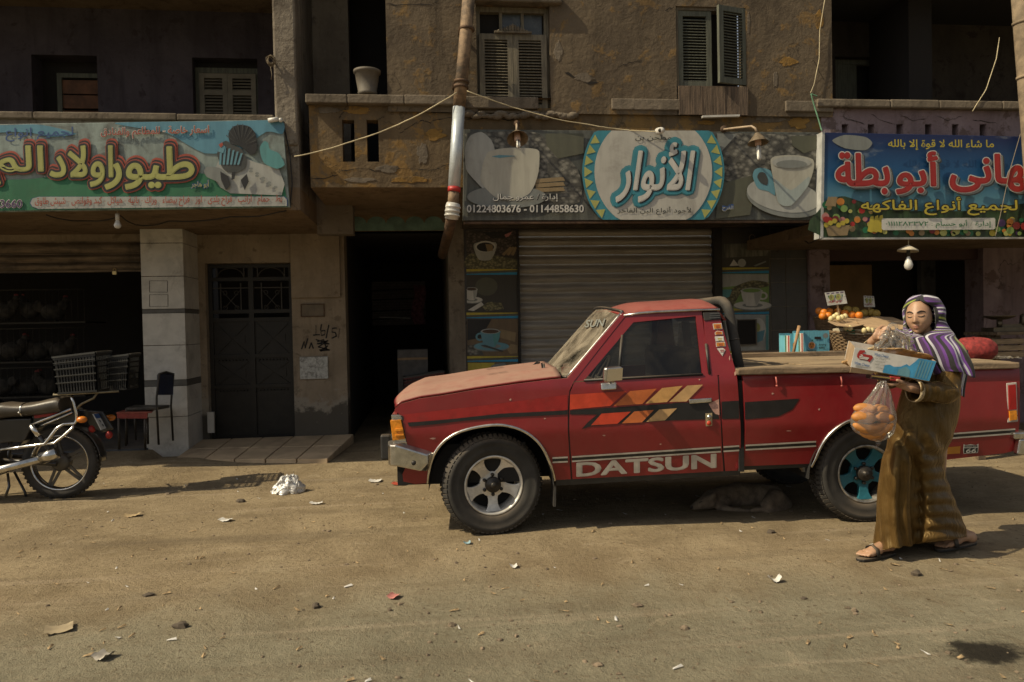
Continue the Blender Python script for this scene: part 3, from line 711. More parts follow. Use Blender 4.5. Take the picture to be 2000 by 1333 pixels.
def soft(p, n=4):
    """a rounded outline through the points"""
    o = []; L = len(p)
    for i in range(L):
        a, b, c, d = p[i-1], p[i], p[(i+1) % L], p[(i+2) % L]
        for k in range(n):
            f = k/n; o.append(tuple(q1+.4*f*(q2-q0+f*(2*q0-(2+.5)*2*q1+(4-.0)*q2-q3+f*(3*(q1-q2)+q3-q0))) if False else q1+(q2-q1)*f+.35*f*(1-f)*((1-f)*((q2-q0)/2-(q2-q1))-f*((q3-q1)/2-(q2-q1)))*2 for q0, q1, q2, q3 in zip(a, b, c, d)))
    return o
class Print:
    """flat printed shapes in layers on a board at depth Y; pixel outlines of the photograph give their place on the board"""
    def __init__(s, parent, Y, st=.0022): s.p = parent; s.Y = Y; s.k = 1; s.st = st
    def poly(s, pts, m, name='printed_shape', keep=False):
        if not keep: s.k += 1
        d = s.Y-.002-s.st*s.k
        if len(pts) >= 6 and len(pts) < 25 and name not in ('printed_panel', 'printed_band', 'printed_triangles', 'printed_meadow', 'printed_frame', 'printed_hens'): pts = soft(pts)
        return MB().poly([at(x, y, d) for x, y in pts]).build(name, P[m] if isinstance(m, str) else m, s.p, world=True)
    def ell(s, cx, cy, rx, ry, m, name='printed_shape', n=28, a0=0, a1=2*pi, clip=None, rot=0):
        pts = []
        for k in range(n):
            a = a0+(a1-a0)*k/(n-1 if a1-a0 < 6.2 else n); x, y = rx*cos(a), ry*sin(a)
            x, y = cx+x*cos(rot)-y*sin(rot), cy+x*sin(rot)+y*cos(rot)
            if clip: x = min(max(x, clip[0]), clip[2]); y = min(max(y, clip[1]), clip[3])
            pts.append((x, y))
        return s.poly(pts, m, name)
    def many(s, items, m, name):
        """several like marks of one print in one mesh, each on its own layer"""
        s.k += 1; b = MB()
        for i, pts in enumerate(items):
            d = s.Y-.002-s.st*s.k-.0003*(i % 6); b.poly([at(x, y, d) for x, y in pts])
        return b.build(name, P[m] if isinstance(m, str) else m, s.p, world=True)
def ellp(cx, cy, rx, ry, n=14, a0=0, a1=2*pi, rot=0):
    o = []
    for k in range(n):
        a = a0+(a1-a0)*k/n; x, y = rx*cos(a), ry*sin(a); o.append((cx+x*cos(rot)-y*sin(rot), cy+x*sin(rot)+y*cos(rot)))
    return o
def cup(pr, cx, cy, w, h, body='white', drink='brown', saucer=True, handle=-1, clip=None):
    q = (lambda pts: [(min(max(x, clip[0]), clip[2]), min(max(y, clip[1]), clip[3])) for x, y in pts]) if clip else (lambda p_: p_)
    if saucer:
        pr.poly(q(ellp(cx+.05*w, cy+.50*h, w*.95, h*.26, 30)), 'grey', 'printed_saucer'); pr.poly(q(ellp(cx+.05*w, cy+.46*h, w*.92, h*.23, 30)), body, 'printed_saucer')
        pr.poly(q(ellp(cx+.05*w, cy+.46*h, w*.5, h*.12, 24)), 'grey', 'printed_shadow')
    hx = cx+handle*w*.55
    ring = [(hx+w*.24*cos(2*pi*k/20), cy-.05*h+h*.22*sin(2*pi*k/20)) for k in range(21)]+[(hx+w*.14*cos(-2*pi*k/20), cy-.05*h+h*.13*sin(-2*pi*k/20)) for k in range(21)]
    pr.poly(q(ring), body, 'printed_handle')
    pts = [(cx-w*.5, cy-h*.35)]+[(cx-w*.5*cos(a)**.55 if cos(a) > 0 else cx, cy-h*.35+h*.85*sin(a)) for a in [k*pi/2/8 for k in range(1, 8)]]
    pts = [(cx-w*.5*(1-(k/8)**2.6*.55), cy-h*.35+h*.85*k/8) for k in range(9)]+[(cx+w*.5*(1-(k/8)**2.6*.55), cy-h*.35+h*.85*k/8) for k in range(8, -1, -1)]
    pr.poly(q(pts), body, 'printed_cup')
    pr.poly(q([(cx+w*.12, cy-h*.3)]+[(cx+w*.5*(1-(k/8)**2.6*.55)-w*.02, cy-h*.3+h*.78*k/8) for k in range(9)]+[(cx+w*.20, cy+h*.45)]), 'offwhite' if body == 'white' else 'teal', 'printed_shade')
    pr.poly(q(ellp(cx, cy-h*.35, w*.5, h*.14, 28)), 'offwhite', 'printed_rim'); pr.poly(q(ellp(cx, cy-h*.34, w*.43, h*.105, 28)), drink, 'printed_drink')

# ---- poultry shop sign
YS1 = YB-.03
s1 = thing('shop_sign', 'long faded poultry shop sign with fat yellow Arabic letters and a turkey picture', 'shop sign', at(280, 411, YS1))
def slab(parent, corners, Y, th, m, name='board'):
    f = [at(x, y, Y) for x, y in corners]; MB().poly(f, (0, th, 0)).build(name, m, parent, world=True, bevel=.004)
slab(s1, [(-300, 253), (0, 243), (552, 234), (566, 405), (0, 414), (-300, 420)], YS1-.03, .05, pmat('faded_sky_print', (.22, .265, .24), .2, .6))
YS1 -= .03
pr = Print(s1, YS1)
pr.poly([(-290, 254), (0, 245), (80, 244), (150, 262), (95, 268), (30, 258), (-290, 275)], 'sky', 'printed_sky'); pr.poly([(225, 240), (450, 237), (549, 236), (552, 262), (520, 258), (470, 292), (400, 300), (330, 262), (280, 252)], 'sky', 'printed_sky', True)
pr.poly([(-290, 362), (60, 350), (225, 330), (300, 324), (398, 340), (470, 350), (555, 358), (562, 404), (0, 412), (-290, 418)], 'green', 'printed_meadow')
pts = [(556, 384), (562, 390), (562, 403), (75, 409), (62, 404), (58, 397), (62, 388), (75, 384.5)]
pr.poly(pts, 'blue', 'printed_frame'); pr.poly([(x*.994+1.6, y*.97+11.9) for x, y in pts], 'offwhite', 'printed_panel')
# turkey, rabbit and hens printed at the right end
tf = [(438+6*sin(k*1.7), 0) for k in range(1)]
pr.poly([(415, 345), (425, 318), (445, 300), (470, 305), (500, 318), (545, 330), (556, 360), (550, 382), (450, 378), (430, 366)], 'offwhite', 'printed_hens')
pr.poly([(446, 262), (455, 248), (470, 244), (488, 248), (499, 262), (502, 280), (500, 298), (490, 303), (478, 292), (465, 285), (450, 282)], 'black', 'printed_turkey_tail')
pr.many([[(470+3*math.cos(a), 285+3*math.sin(a)), (470+30*math.cos(a-.06), 275+33*math.sin(a-.06)), (470+30*math.cos(a), 275+33*math.sin(a))] for a in [pi+.35*k for k in range(10)]], 'dgrey', 'printed_feathers')
pr.poly([(424, 300), (432, 282), (440, 276), (455, 284), (470, 290), (482, 310), (478, 330), (460, 338), (440, 334), (430, 320)], 'dgrey', 'printed_turkey')
pr.many([[(430+8*k, 285+k*3), (434+8*k, 284+k*3), (432+7*k, 322), (428+7*k, 322)] for k in range(6)], 'lblue', 'printed_feathers')
pr.poly([(425, 296), (432, 282), (440, 286), (436, 300)], 'lblue', 'printed_head'); pr.poly([(427, 283), (434, 278), (436, 284), (431, 289)], 'coral', 'printed_wattle')
pr.poly([(398, 334), (404, 327), (416, 326), (432, 330), (446, 345), (448, 366), (436, 370), (425, 356), (404, 346)], 'grey', 'printed_rabbit')
pr.many([[(430, 335), (446, 345), (450, 362), (441, 372), (432, 352)], [(453, 337), (460, 335), (458, 350), (452, 352)], [(470, 352), (482, 340), (486, 355), (478, 372)]], 'black', 'printed_patches')
pr.poly([(507, 290), (516, 276), (524, 280), (527, 292), (545, 300), (556, 322), (540, 330), (515, 318)], 'teal', 'printed_hen')
pr.many([ellp(490+12*k % 60, 330+9*k % 40, 4, 2.5, 8) for k in range(9)], 'grey', 'printed_spots')
text('لجميع انواع', (11, 251, 143, 277, -3), YS1-.004, s1, [(P['blue'], .012, 0, 0)])
text('اسعار خاصة - للمطاعم والفنادق', (197, 250, 408, 272, -5), YS1-.012, s1, [(P['white'], .05, 0, 0), (P['coral'], .008, 0, 0)])
for w_, q_ in (('طيور', (206, 288, 378, 369)), ('اولاد', (98, 286, 220, 364)), ('الم', (-14, 286, 84, 360))): text(w_, q_, YS1-.008, s1, [(P['coral'], .115, 3, -7), (P['black'], .10, 2, -4), (P['coral'], .105, 1, 0), (P['black'], .080, 0, 0), (P['lemon'], .024, 0, 0)])
text('أبو هاجر', (374, 352, 408, 368), YS1-.012, s1, [(P['blue'], .12, 0, 0), (P['lemon'], .01, 0, 0)])
text('بط - حمام - ارانب - فراخ بلدى - اوز - فراخ بيضاء - وراك - بانية - هياكل - كبد وقوانص - شيش طاوق', (68, 385.5, 551, 406, -5), YS1-.014, s1, [(P['coral'], .010, 0, 0)])
text('93660', (-11, 391, 43, 406), YS1-.010, s1, [(P['white'], .06, 0, 0), (P['purple'], .01, 0, 0)], arabic=False)
b = MB(); b.tube([at(524, 236, YS1-.03), at(543, 233, YS1-.03)], .022, 10); b.ball(at(548, 235, YS1-.03), .022, 8, 6)
b.build('pipe_end', mat('white_pvc', (.62, .6, .55), .4, grime=.3), s1, world=True)

# ---- coffee sign
YS2 = YB-.05
s2 = thing('shop_sign', 'coffee grinder shop sign with a turquoise ringed medallion between two white cups', 'shop sign', at(1255, 431, YS2))
slab(s2, [(906, 253), (1600, 259), (1602, 430), (904, 431)], YS2, .06, pmat('coffee_sign_print', (.075, .078, .066), .35, .3))
pr = Print(s2, YS2); CL = (907, 260, 1600, 429)
pr.poly([(907, 262), (960, 258), (1050, 260), (1128, 330), (1132, 395), (1060, 400), (1000, 330), (940, 300)], 'beans', 'printed_beans')
pr.poly([(1400, 262), (1560, 264), (1598, 268), (1599, 400), (1560, 410), (1480, 360), (1415, 352), (1412, 300)], 'beans', 'printed_beans')
pr.poly([(1065, 261), (1140, 261), (1140, 300), (1090, 310), (1068, 285)], 'olive', 'printed_shadow')
pr.poly([(1406, 300), (1440, 262), (1400, 261)], 'grey', 'printed_wood'); pr.poly([(1545, 266), (1597, 265), (1597, 290), (1570, 300), (1548, 285)], 'olive', 'printed_leaf')
pr.poly([(1404, 360), (1480, 340), (1465, 420), (1398, 428)], 'olive', 'printed_wood')
pr.many([[(1045, 350+9*k), (1100, 346+10*k), (1104, 353+10*k), (1047, 358+9*k)] for k in range(3)], 'tan', 'printed_cinnamon')
pr.poly([(908, 290), (918, 266), (940, 258), (958, 272), (966, 292), (962, 330), (950, 372), (925, 350), (910, 330)], 'offwhite', 'printed_sack')
pr.poly(ellp(990, 385, 78, 22, 30), 'grey', 'printed_saucer')
pr.poly([(953, 298), (975, 291), (1000, 289), (1035, 290), (1053, 296), (1052, 335), (1044, 362), (1032, 380), (1005, 392), (975, 390), (952, 372), (938, 350), (944, 318)], 'cream', 'printed_cup')
pr.poly([(960, 306), (975, 303), (1010, 305), (975, 309)], 'lblue', 'printed_gleam')
cupx = [(1505, 312), (1525, 304), (1560, 304), (1588, 312), (1589, 332), (1580, 360), (1566, 380), (1545, 402), (1520, 396), (1512, 360)]
pr.poly(ellp(1533, 388, 76, 36, 34, rot=.18), 'grey', 'printed_saucer'); pr.poly([(min(x, 1599), min(y, 428)) for x, y in ellp(1530, 382, 72, 32, 34, rot=.18)], 'offwhite', 'printed_saucer')
pr.poly([(1470, 345), (1474, 332), (1486, 328), (1505, 334), (1512, 360), (1514, 382), (1500, 374), (1480, 368)], 'lblue', 'printed_handle'); pr.poly([(1479, 346), (1484, 337), (1494, 338), (1500, 352), (1498, 362), (1486, 358)], 'dgrey', 'printed_handle_hole')
pr.poly(cupx, 'cream', 'printed_cup'); pr.poly([(1513, 350), (1545, 372), (1580, 345), (1578, 364), (1545, 402), (1520, 396)], pmat('print_cup_shade', (.30, .34, .32)), 'printed_cup_shade')
pr.poly(ellp(1546, 318, 38, 12, 26), 'offwhite', 'printed_rim'); pr.poly(ellp(1546, 321, 30, 8, 24), 'grey', 'printed_drink')
CC = (1276, 336); clip = (900, 255.5, 1700, 429.5)
pr.ell(*CC, 139, 139, 'cyan', 'printed_ring', 64, clip=clip)
tri = []
for sgn in (1, -1):
    for k in range(9):
        a = -.66+1.32*(k/8)
        for q in (0,):
            c_, s_ = cos(a), sin(a); tri.append([(CC[0]+sgn*135*cos(a-.075), CC[1]+135*sin(a-.075)), (CC[0]+sgn*135*cos(a+.075), CC[1]+135*sin(a+.075)), (CC[0]+sgn*119*c_, CC[1]+119*s_)])
tri = [t_ for t_ in tri if all(258 < y < 428 for _, y in t_)]
pr.many(tri, 'lemon', 'printed_triangles')
pr.ell(*CC, 115, 115, pmat('medallion_print', (.40, .385, .335), .08, .35), 'printed_medallion', 64, clip=clip)
Yt = YS2-.002-.0022*pr.k-.001
text('مطحن بن', (1241, 264, 1311, 276), Yt, s2, [(P['dgrey'], .012, 0, 0)])
text('الأنوار', (1204, 280, 1356, 394), Yt, s2, [(P['cyan'], .19, 0, 0), (P['teal'], .165, 0, 0), (P['cyan'], .15, 0, 0), (P['black'], .035, 2.5, 1.5), (P['white'], .028, 0, 0)], shear=.25)
text('لأجود أنواع البن الفاخر', (1206, 404, 1350, 420), Yt, s2, [(P['dgrey'], .012, 0, 0)])
text('إدارة / عمرو جمال', (963, 379, 1090, 394), Yt, s2, [(P['black'], .05, 1, 1), (P['white'], .012, 0, 0)])
text('01224803676 - 01144858630', (912, 401, 1140, 415), Yt, s2, [(P['black'], .05, 1, 1), (P['white'], .025, 0, 0)], arabic=False)
text('الفرح', (1411, 402, 1432, 413), Yt, s2, [(P['blue'], .1, 0, -2), (P['offwhite'], .01, 0, 0)])
MB().box(X(906, 431), X(1602, 431), YS2+.005, YS2+.06, at(1255, 436, YS2).z, at(1255, 432, YS2).z).build('sign_rail', M['rust'], s2, world=True)

# ---- fruit shop sign
YS3 = YB-.16
s3 = thing('shop_sign', 'blue fruit shop sign with big red Arabic letters and a printed fruit border', 'shop sign', at(1800, 465, YS3))
m, t, bs, l = _nt('printed_sky_blue'); co = coord(t); sx = node(t, 'ShaderNodeSeparateXYZ'); l.new(co, sx.inputs[0])
rp = ramp(t, [(0, (.075, .18, .23)), (.35, (.085, .22, .28)), (.62, (.011, .078, .19)), (1, (.006, .015, .07))]); mr = node(t, 'ShaderNodeMapRange'); mr.inputs[1].default_value = 0; mr.inputs[2].default_value = 1.06; l.new(sx.outputs[2], mr.inputs[0]); l.new(mr.outputs[0], rp.inputs[0])
cl = _mul(t, l, step(t, l, noise(t, l, co, 2.4, 6, .6, .4, (1, 1, 2)), .56, .74), .5)
l.new(mixc(t, l, cl, rp.outputs[0], (.30, .33, .32)), bs.inputs['Base Color']); bs.inputs['Roughness'].default_value = .5
slab(s3, [(1606, 259), (2250, 272), (2250, 462), (1603, 465)], YS3, .02, m)
b = MB(); b.poly([at(1606, 258, YS3-.01), at(1611, 258.2, YS3-.01), at(1608, 466, YS3-.01), at(1602.5, 466, YS3-.01)], (0, .13, 0)); b.build('sign_frame', mat('white_sign_frame', (.36, .36, .34), .5), s3, world=True)
MB().bar(at(1603, 467, YS3+.02), at(2200, 465, YS3+.02), .06, .018).build('sign_rail', M['tile'], s3, world=True)
pr = Print(s3, YS3)
pr.poly([(1625, 275), (1650, 264), (1690, 268), (1704, 280), (1690, 294), (1650, 290)], 'grey', 'printed_cloud')
pr.poly([(1609, 398), (1625, 388), (1650, 384), (1700, 400), (1760, 412), (1900, 412), (2000, 398), (2200, 396), (2200, 460), (1607, 463)], pmat('printed_leaves', (.022, .045, .016), .6), 'printed_leaves')
rr = random.Random(5); fr = {}
for k in range(210):
    x = rr.uniform(1612, 2190); top = 392 if x < 1680 else (405 if x < 1720 else 428); y = rr.uniform(top, 459)
    if 1718 < x < 1948 and 424 < y < 450: continue
    q = rr.uniform(3.5, 8); fr.setdefault(rr.choice(['maroon', 'red', 'orange', 'yellow', 'lgreen', 'green', 'tan', 'purple', 'lemon', 'pink', 'green']), []).append(ellp(x, min(y, 462-q), q, q*.95, 12))
for c_, it in fr.items(): pr.many(it, c_, 'printed_fruit')
pr.many([[(1694+9*k, 452), (1700+9*k, 424-k), (1706+9*k, 422-k), (1708+9*k, 440), (1704+9*k, 455)] for k in range(3)], 'yellow', 'printed_bananas')
pr.poly([(1612, 442), (1660, 440), (1655, 460), (1618, 462)], 'tan', 'printed_basket')
pr.many([ellp(1614+8*k, 440-(k % 3)*4, 5, 5, 10) for k in range(6)], 'yellow', 'printed_fruit')
pr.many([[(1611+6*k, 402), (1618+6*k, 384), (1624+6*k, 386), (1620+6*k, 404)] for k in range(3)], 'tan', 'printed_bananas')
pts = [(1724, 427), (1942, 426), (1944, 429), (1944, 446), (1941, 448.5), (1725, 450), (1722, 447), (1722, 430)]
pr.poly(pts, 'white', 'printed_panel'); Yt = YS3-.002-.0022*pr.k-.001
text('ما شاء الله لا قوة إلا بالله', (1735, 273, 1941, 293, 1), Yt, s3, [(P['yellow'], .02, 0, 0)])
for w_, q_ in (('كهانى', (1857, 303, 2040, 374)), ('أبو', (1752, 298, 1830, 378)), ('بطة', (1634, 300, 1736, 378))): text(w_, q_, Yt, s3, [(P['dgrey'], .055, 6, 5), (P['grey'], .05, 4, 3), (P['white'], .058, 0, 0), (P['red'], .034, 0, 0)])
text('لجميع أنواع الفاكهه', (1682, 385, 1987, 420, 1), Yt-.008, s3, [(P['black'], .10, 0, 0), (P['yellow'], .022, 0, 0)])
text('إدارة / أبو حسام : ٠١١١١٢٨٣٣٧٢', (1730, 430, 1936, 446), Yt, s3, [(P['green'], .012, 0, 0)])

# ---- the coffee posters beside the steel shutter
YP2 = YW-.026
P['black_'] = pmat('print_soft_black', (.045, .040, .030)); P['brown_'] = pmat('print_warm_brown', (.14, .095, .050))
def poster(label, x0, y0, x1, y1, bgm, strips=True):
    bgm = {'black': 'black_', 'brown': 'brown_'}.get(bgm, bgm)
    o = thing('wall_poster', label, 'poster', at((x0+x1)/2, y1, YP2), group='coffee posters beside the steel shutter')
    MB().poly([at(x0, y0, YP2), at(x1, y0, YP2), at(x1, y1, YP2), at(x0, y1, YP2)], (0, .004, 0)).build('sheet', P[bgm] if isinstance(bgm, str) else bgm, o, world=True)
    pr = Print(o, YP2, .0012)
    if strips:
        h = 11
        pr.poly([(x0, y1-h), (x1, y1-h), (x1, y1), (x0, y1)], 'olive', 'printed_band'); pr.poly([(x0, y1-h), (x1, y1-h), (x1, y1-h+1.5), (x0, y1-h+5)], 'yellow', 'printed_stripe'); pr.poly([(x0, y1-1.5), (x1, y1-5), (x1, y1), (x0, y1)], pmat('print_bright_blue', (.025, .24, .42)), 'printed_stripe', True)
    return pr
pr = poster('poster of a round white coffee bowl with cinnamon sticks', 911, 451, 1012, 537, 'darkbeans')
pr.poly([(912, 500), (935, 495), (1000, 505), (1011, 510), (1011, 524), (912, 524)], 'beansolive', 'printed_beans'); pr.poly([(943, 454), (1000, 452), (985, 466), (960, 466)], 'black', 'printed_cone'); pr.poly([(985, 459), (1000, 453), (994, 462), (988, 464)], 'pink', 'printed_hand')
pr.poly([(926, 488), (928, 475), (968, 474), (968, 490), (958, 508), (936, 508)], 'offwhite', 'printed_bowl'); pr.ell(948, 482, 20, 11, 'white', 'printed_rim'); pr.ell(948, 483, 17, 9, 'black', 'printed_coffee'); pr.poly([(948, 477), (962, 478), (963, 490), (952, 492)], 'tan', 'printed_foam')
pr.many([[(980+9*k, 497), (996+5*k, 482), (1000+5*k, 484), (985+9*k, 500)] for k in range(3)], 'tan', 'printed_cinnamon')
pr = poster('poster of a cup at its left edge pouring out pale coffee beans', 911, 538, 1012, 622, 'black')
pr.ell(950, 560, 22, 18, 'olive', 'printed_glow'); pr.poly([(940, 598), (955, 590), (980, 592), (984, 604), (950, 608)], 'beansolive', 'printed_beans'); cup(pr, 921, 574, 22, 26, clip=(912, 539, 1011, 610)); pr.poly([(914, 606), (940, 590), (945, 596), (925, 608)], 'white', 'printed_saucer')
pr = poster('poster of a pale blue coffee cup on a saucer with a spoon', 912, 623, 1012, 707, 'brown')
pr.poly([(913, 624), (960, 624), (940, 660), (913, 665)], 'black', 'printed_shadow'); pr.poly([(913, 675), (935, 672), (945, 694), (913, 695)], 'beans', 'printed_beans'); pr.poly([(976, 643), (1008, 650), (1006, 668), (976, 660)], 'tan', 'printed_grinder'); pr.poly([(990, 682), (998, 672), (1011, 675), (1011, 690), (996, 692)], 'tan', 'printed_sugar')
cup(pr, 958, 660, 37, 36, body='lblue'); pr.poly([(938, 675), (948, 674), (984, 686), (980, 688)], 'dgrey', 'printed_spoon')
pr = poster('poster of steam rising over a yellow board, half hidden by the truck', 912, 708, 1012, 792, 'brown')
pr.poly([(914, 709), (966, 709), (960, 735), (914, 736)], 'yellow', 'printed_board'); pr.poly([(952, 732), (960, 715), (972, 711), (985, 709), (990, 716), (980, 722), (984, 735)], 'grey', 'printed_steam'); pr.poly([(913, 738), (1010, 736), (1010, 780), (913, 780)], 'beans', 'printed_beans')
pr = poster('poster of a tumbled white cup below grey driftwood', 1409, 453, 1502, 534, 'black')
pr.poly([(1410, 477), (1501, 475), (1501, 500), (1410, 504)], pmat('print_driftwood', (.10, .095, .07), .6), 'printed_wood'); pr.poly([(1425, 520), (1433, 507), (1443, 519)], 'white', 'printed_cup'); pr.ell(1449, 514, 8, 8, 'offwhite', 'printed_saucer'); pr.poly(ellp(1469, 466, 6.5, 8, 20)+ellp(1469, 466, 5, 6.5, 20)[::-1], 'tan', 'printed_ring'); pr.poly([(1472, 519), (1495, 510), (1497, 512), (1476, 521)], 'grey', 'printed_spoon')
pr = poster('poster of a white cup with tea leaves on a pale green ground', 1409, 535, 1502, 614, 'lgreen')
pr.poly([(1410, 536), (1501, 536), (1501, 552), (1460, 556), (1410, 562)], 'offwhite', 'printed_sky'); pr.poly([(1412, 600), (1416, 575), (1440, 558), (1470, 548), (1500, 552), (1500, 560), (1450, 570), (1430, 602)], 'beansolive', 'printed_leaves'); pr.poly([(1410, 566), (1430, 566), (1425, 580), (1410, 585)], 'teal', 'printed_shadow')
cup(pr, 1468, 580, 40, 36, drink='lgreen', handle=1)
pr = poster('poster of a tilted white cup cut by a dark serving hatch', 1409, 615, 1502, 697, 'offwhite')
pr.ell(1480, 645, 16, 24, 'white', 'printed_cup'); pr.ell(1478, 640, 7, 9, 'lemon', 'printed_tea'); pr.poly([(1474, 650), (1494, 645), (1490, 665), (1474, 672)], 'lblue', 'printed_cup'); pr.poly([(1496, 616), (1501, 616), (1501, 684), (1496, 684)], 'teal', 'printed_edge')
hx = (at(1439, 626, YP2), at(1474, 672, YP2)); b = MB(); b.box(hx[0].x, hx[1].x, YP2-.035, YP2-.02, hx[1].z, hx[0].z); b.build('hatch_opening', M['darkroom'], pr.p, world=True)
b = MB(); b.box(hx[1].x, hx[1].x+.012, YP2-.05, YP2-.02, hx[1].z-.012, hx[0].z+.012).box(hx[0].x-.01, hx[1].x, YP2-.05, YP2-.02, hx[1].z-.012, hx[1].z).box(hx[0].x-.01, hx[1].x, YP2-.05, YP2-.02, hx[0].z, hx[0].z+.012); b.build('hatch_frame', M['greyplaster'], pr.p, world=True)
pr = poster('lowest poster right of the shutter with green leaves, mostly hidden by the truck', 1409, 698, 1502, 780, 'beansolive', False)

# ---------------------------------------------------------------- on the walls
WHITE = mat('white_enamel', (.55, .53, .48), .35, grime=.35)
pipe_old = mat('rusty_drainpipe', (.20, .135, .080), .75, .1, var=.5, scale=10, grime=.7, bmp=.2)
YD = YB-.14
dp = thing('drainpipe', 'long leaning drainpipe, rusty above and white below with a red band', 'drainpipe', at(886, 430, YD))
def seg(pts, r, m, name, n=14): MB().tube([at(*q) for q in pts], r, n).build(name, m, dp, world=True)
seg([(920, -60, YD), (907, 100, YD), (896.5, 210, YD)], .062, pipe_old, 'rusty_pipe')
seg([(896.5, 209, YD), (886.5, 372, YD)], .060, mat('galvanised_white', (.52, .56, .58), .35, .35, var=.1), 'white_pipe')
seg([(886.5, 372, YD), (885, 400, YD)], .054, pipe_old, 'pipe_joint')
seg([(887.3, 366, YD), (886.7, 375, YD)], .0635, mat('red_tape', (.42, .025, .02), .5), 'red_band')
b = MB(); b.tube([at(885.5, 398, YD), at(884.5, 404, YD), at(882, 428, YD+.03)], [.066, .072, .066], 14)
for k in range(3): b.tube([at(885-k, 404+8*k, YD), at(884.8-k, 407+8*k, YD)], .076, 14)
b.build('white_collar', WHITE, dp, world=True)
seg([(882, 424, YD+.02), (876, 455, YD+.4), (864, 498, YD+1.25)], .055, M['rust'], 'elbow_pipe')
b = MB()
for y, x in ((55, 912.5), (158, 901.5), (168, 900.5)): b.tube([at(x, y, YD), at(x-.4, y+5, YD)], .075, 14)
for y, x in ((57, 912.5), (165, 900.8)): b.box(at(x, y, YD).x-.085, at(x, y, YD).x-.06, YD-.01, YB, at(x, y, YD).z-.012, at(x, y, YD).z+.012)
b.build('pipe_clamp', M['rust'], dp, world=True)
p = at(1990, 150, YB-.3)
b = MB().tube([at(1990, -60, YB-.3), at(1999, 70, YB-.3), at(2012, 240, YB-.3), at(2018, 330, YB-.3), at(2030, 560, YB-.3), at(2040, 860, YB-.3)], .088, 14)
for q in ((1997, 42), (2005, 148)): b.tube([at(*q, YB-.3), at(q[0]+.5, q[1]+5, YB-.3)], .097, 14)
tag(b.build('drainpipe', mat('dusty_drainpipe', (.22, .165, .105), .85, var=.3, grime=.5, bmp=.2)), 'thick dusty drainpipe at the right edge before the dark balcony', 'drainpipe')

def gooseneck(label, sx, sy, wx, wy, rpx, arm, tilt, bulbpx):
    Yl_ = YB-.48; c = at(sx, sy, Yl_); o = thing('gooseneck_lamp', label, 'lamp', c, group='lamps over the coffee sign')
    wl = at(wx, wy, YB-.06)
    r_ = rpx/1450*(c.y*1.0)
    mt = Matrix.Translation(c) @ Matrix.Rotation(tilt, 4, 'X')
    MB().lathe([(.025, .06), (.03, .05), (r_*.95, -.035), (r_, -.042), (r_*.96, -.040), (.028, .040)], 28, mt).build('lamp_shade', mat('rusty_enamel', (.16, .12, .075), .6, .2, var=.4, grime=.6), o, world=True)
    MB().lathe([(.03, .04), (.03, -.06), (.022, -.07)], 14, mt).build('lamp_socket', mat('salmon_socket', (.42, .27, .19), .5), o, world=True)
    b = MB(); L = bulbpx/1450*c.y
    for k in range(3):
        a = 2*pi*k/3; x, y = .013*cos(a), .013*sin(a); b.tube([mt @ Vector((x, y, -.07)), mt @ Vector((x, y, -.07-L)), mt @ Vector((x*.2, y*.2, -.085-L))], .009, 8)
    b.build('bulb', mat('bulb_white', (.62, .60, .54), .25), o, world=True)
    pts = [wl]+[at(px, py, wl.y+(c.y-wl.y)*k) for px, py, k in arm]+[mt @ Vector((0, 0, .06))]
    MB().tube(pts, .011, 8).build('lamp_arm', mat('beige_arm', (.36, .27, .18), .6, grime=.3), o, world=True)
    MB().lathe([(.035, 0), (.035, .02), (.0, .022)], 14, Matrix.Translation(wl) @ Matrix.Rotation(R(90), 4, 'X')).build('wall_rose', M['rust'], o, world=True)
gooseneck('rusty lamp hanging over the large cup, facing the street', 1010, 266, 1009, 243, 21, [(1009, 244, .5), (1009.5, 247, .9)], R(-34), 14)
gooseneck('lamp on a bent arm before the printed coffee beans', 1480, 272, 1413, 253, 21, [(1416, 253, .1), (1440, 250, .5), (1468, 247, .9), (1475, 251, .98)], R(-8), 26)
c = at(1289, 256, YB-.18); o = thing('security_light', 'small round white spotlight above the medallion', 'spotlight', c)
MB().lathe([(0, .05), (.024, .045), (.034, .02), (.036, -.02), (.033, -.04), (.026, -.045)], 18, Matrix.Translation(c) @ Matrix.Rotation(R(95), 4, 'X') @ Matrix.Rotation(R(25), 4, 'Y')).build('housing', WHITE, o, world=True)
MB().ball(c+Vector((-.012, -.036, -.004)), (.02, .012, .02), 10, 8).build('lens', M['iron'], o, world=True)
MB().tube([c+Vector((0, .03, 0)), c+Vector((.02, .17, .03))], .012, 8).build('bracket', WHITE, o, world=True)
def bulb(label, px, y0, y1, Y, r, shade=None, m=None, top=None):
    c = at(px, y0, Y); d = at(px, y1, Y); H = c.z-d.z; o = thing('light_bulb', label, 'light bulb', c)
    MB().tube([c+Vector((0, 0, .0)), c-Vector((0, 0, H*.42))], .019, 12).build('bulb_socket', WHITE if not shade else M['iron'], o, world=True)
    MB().lathe([(.013, -H*.38), (.016, -H*.46), (r*.8, -H*.64), (r, -H*.78), (r*.8, -H*.92), (r*.4, -H*.99), (0, -H)], 20, Matrix.Translation(c)).build('bulb_glass', m, o, world=True)
    if shade:
        MB().lathe([(.012, .015), (.10, -.035), (.105, -.052), (.098, -.046), (.012, .0)], 24, Matrix.Translation(c) @ Matrix.Rotation(R(6), 4, 'Y')).build('lamp_shade', mat('cream_shade', (.46, .40, .29), .6, grime=.3), o, world=True)
    MB().tube([top or c+Vector((0, 0, .15)), c+Vector((.003, 0, .07)), c], .005, 6).build('cable', mat('pale_cable', (.35, .30, .2), .7), o, world=True)
gm = mat('frosted_bulb', (.60, .58, .53), .12, spec=.8)
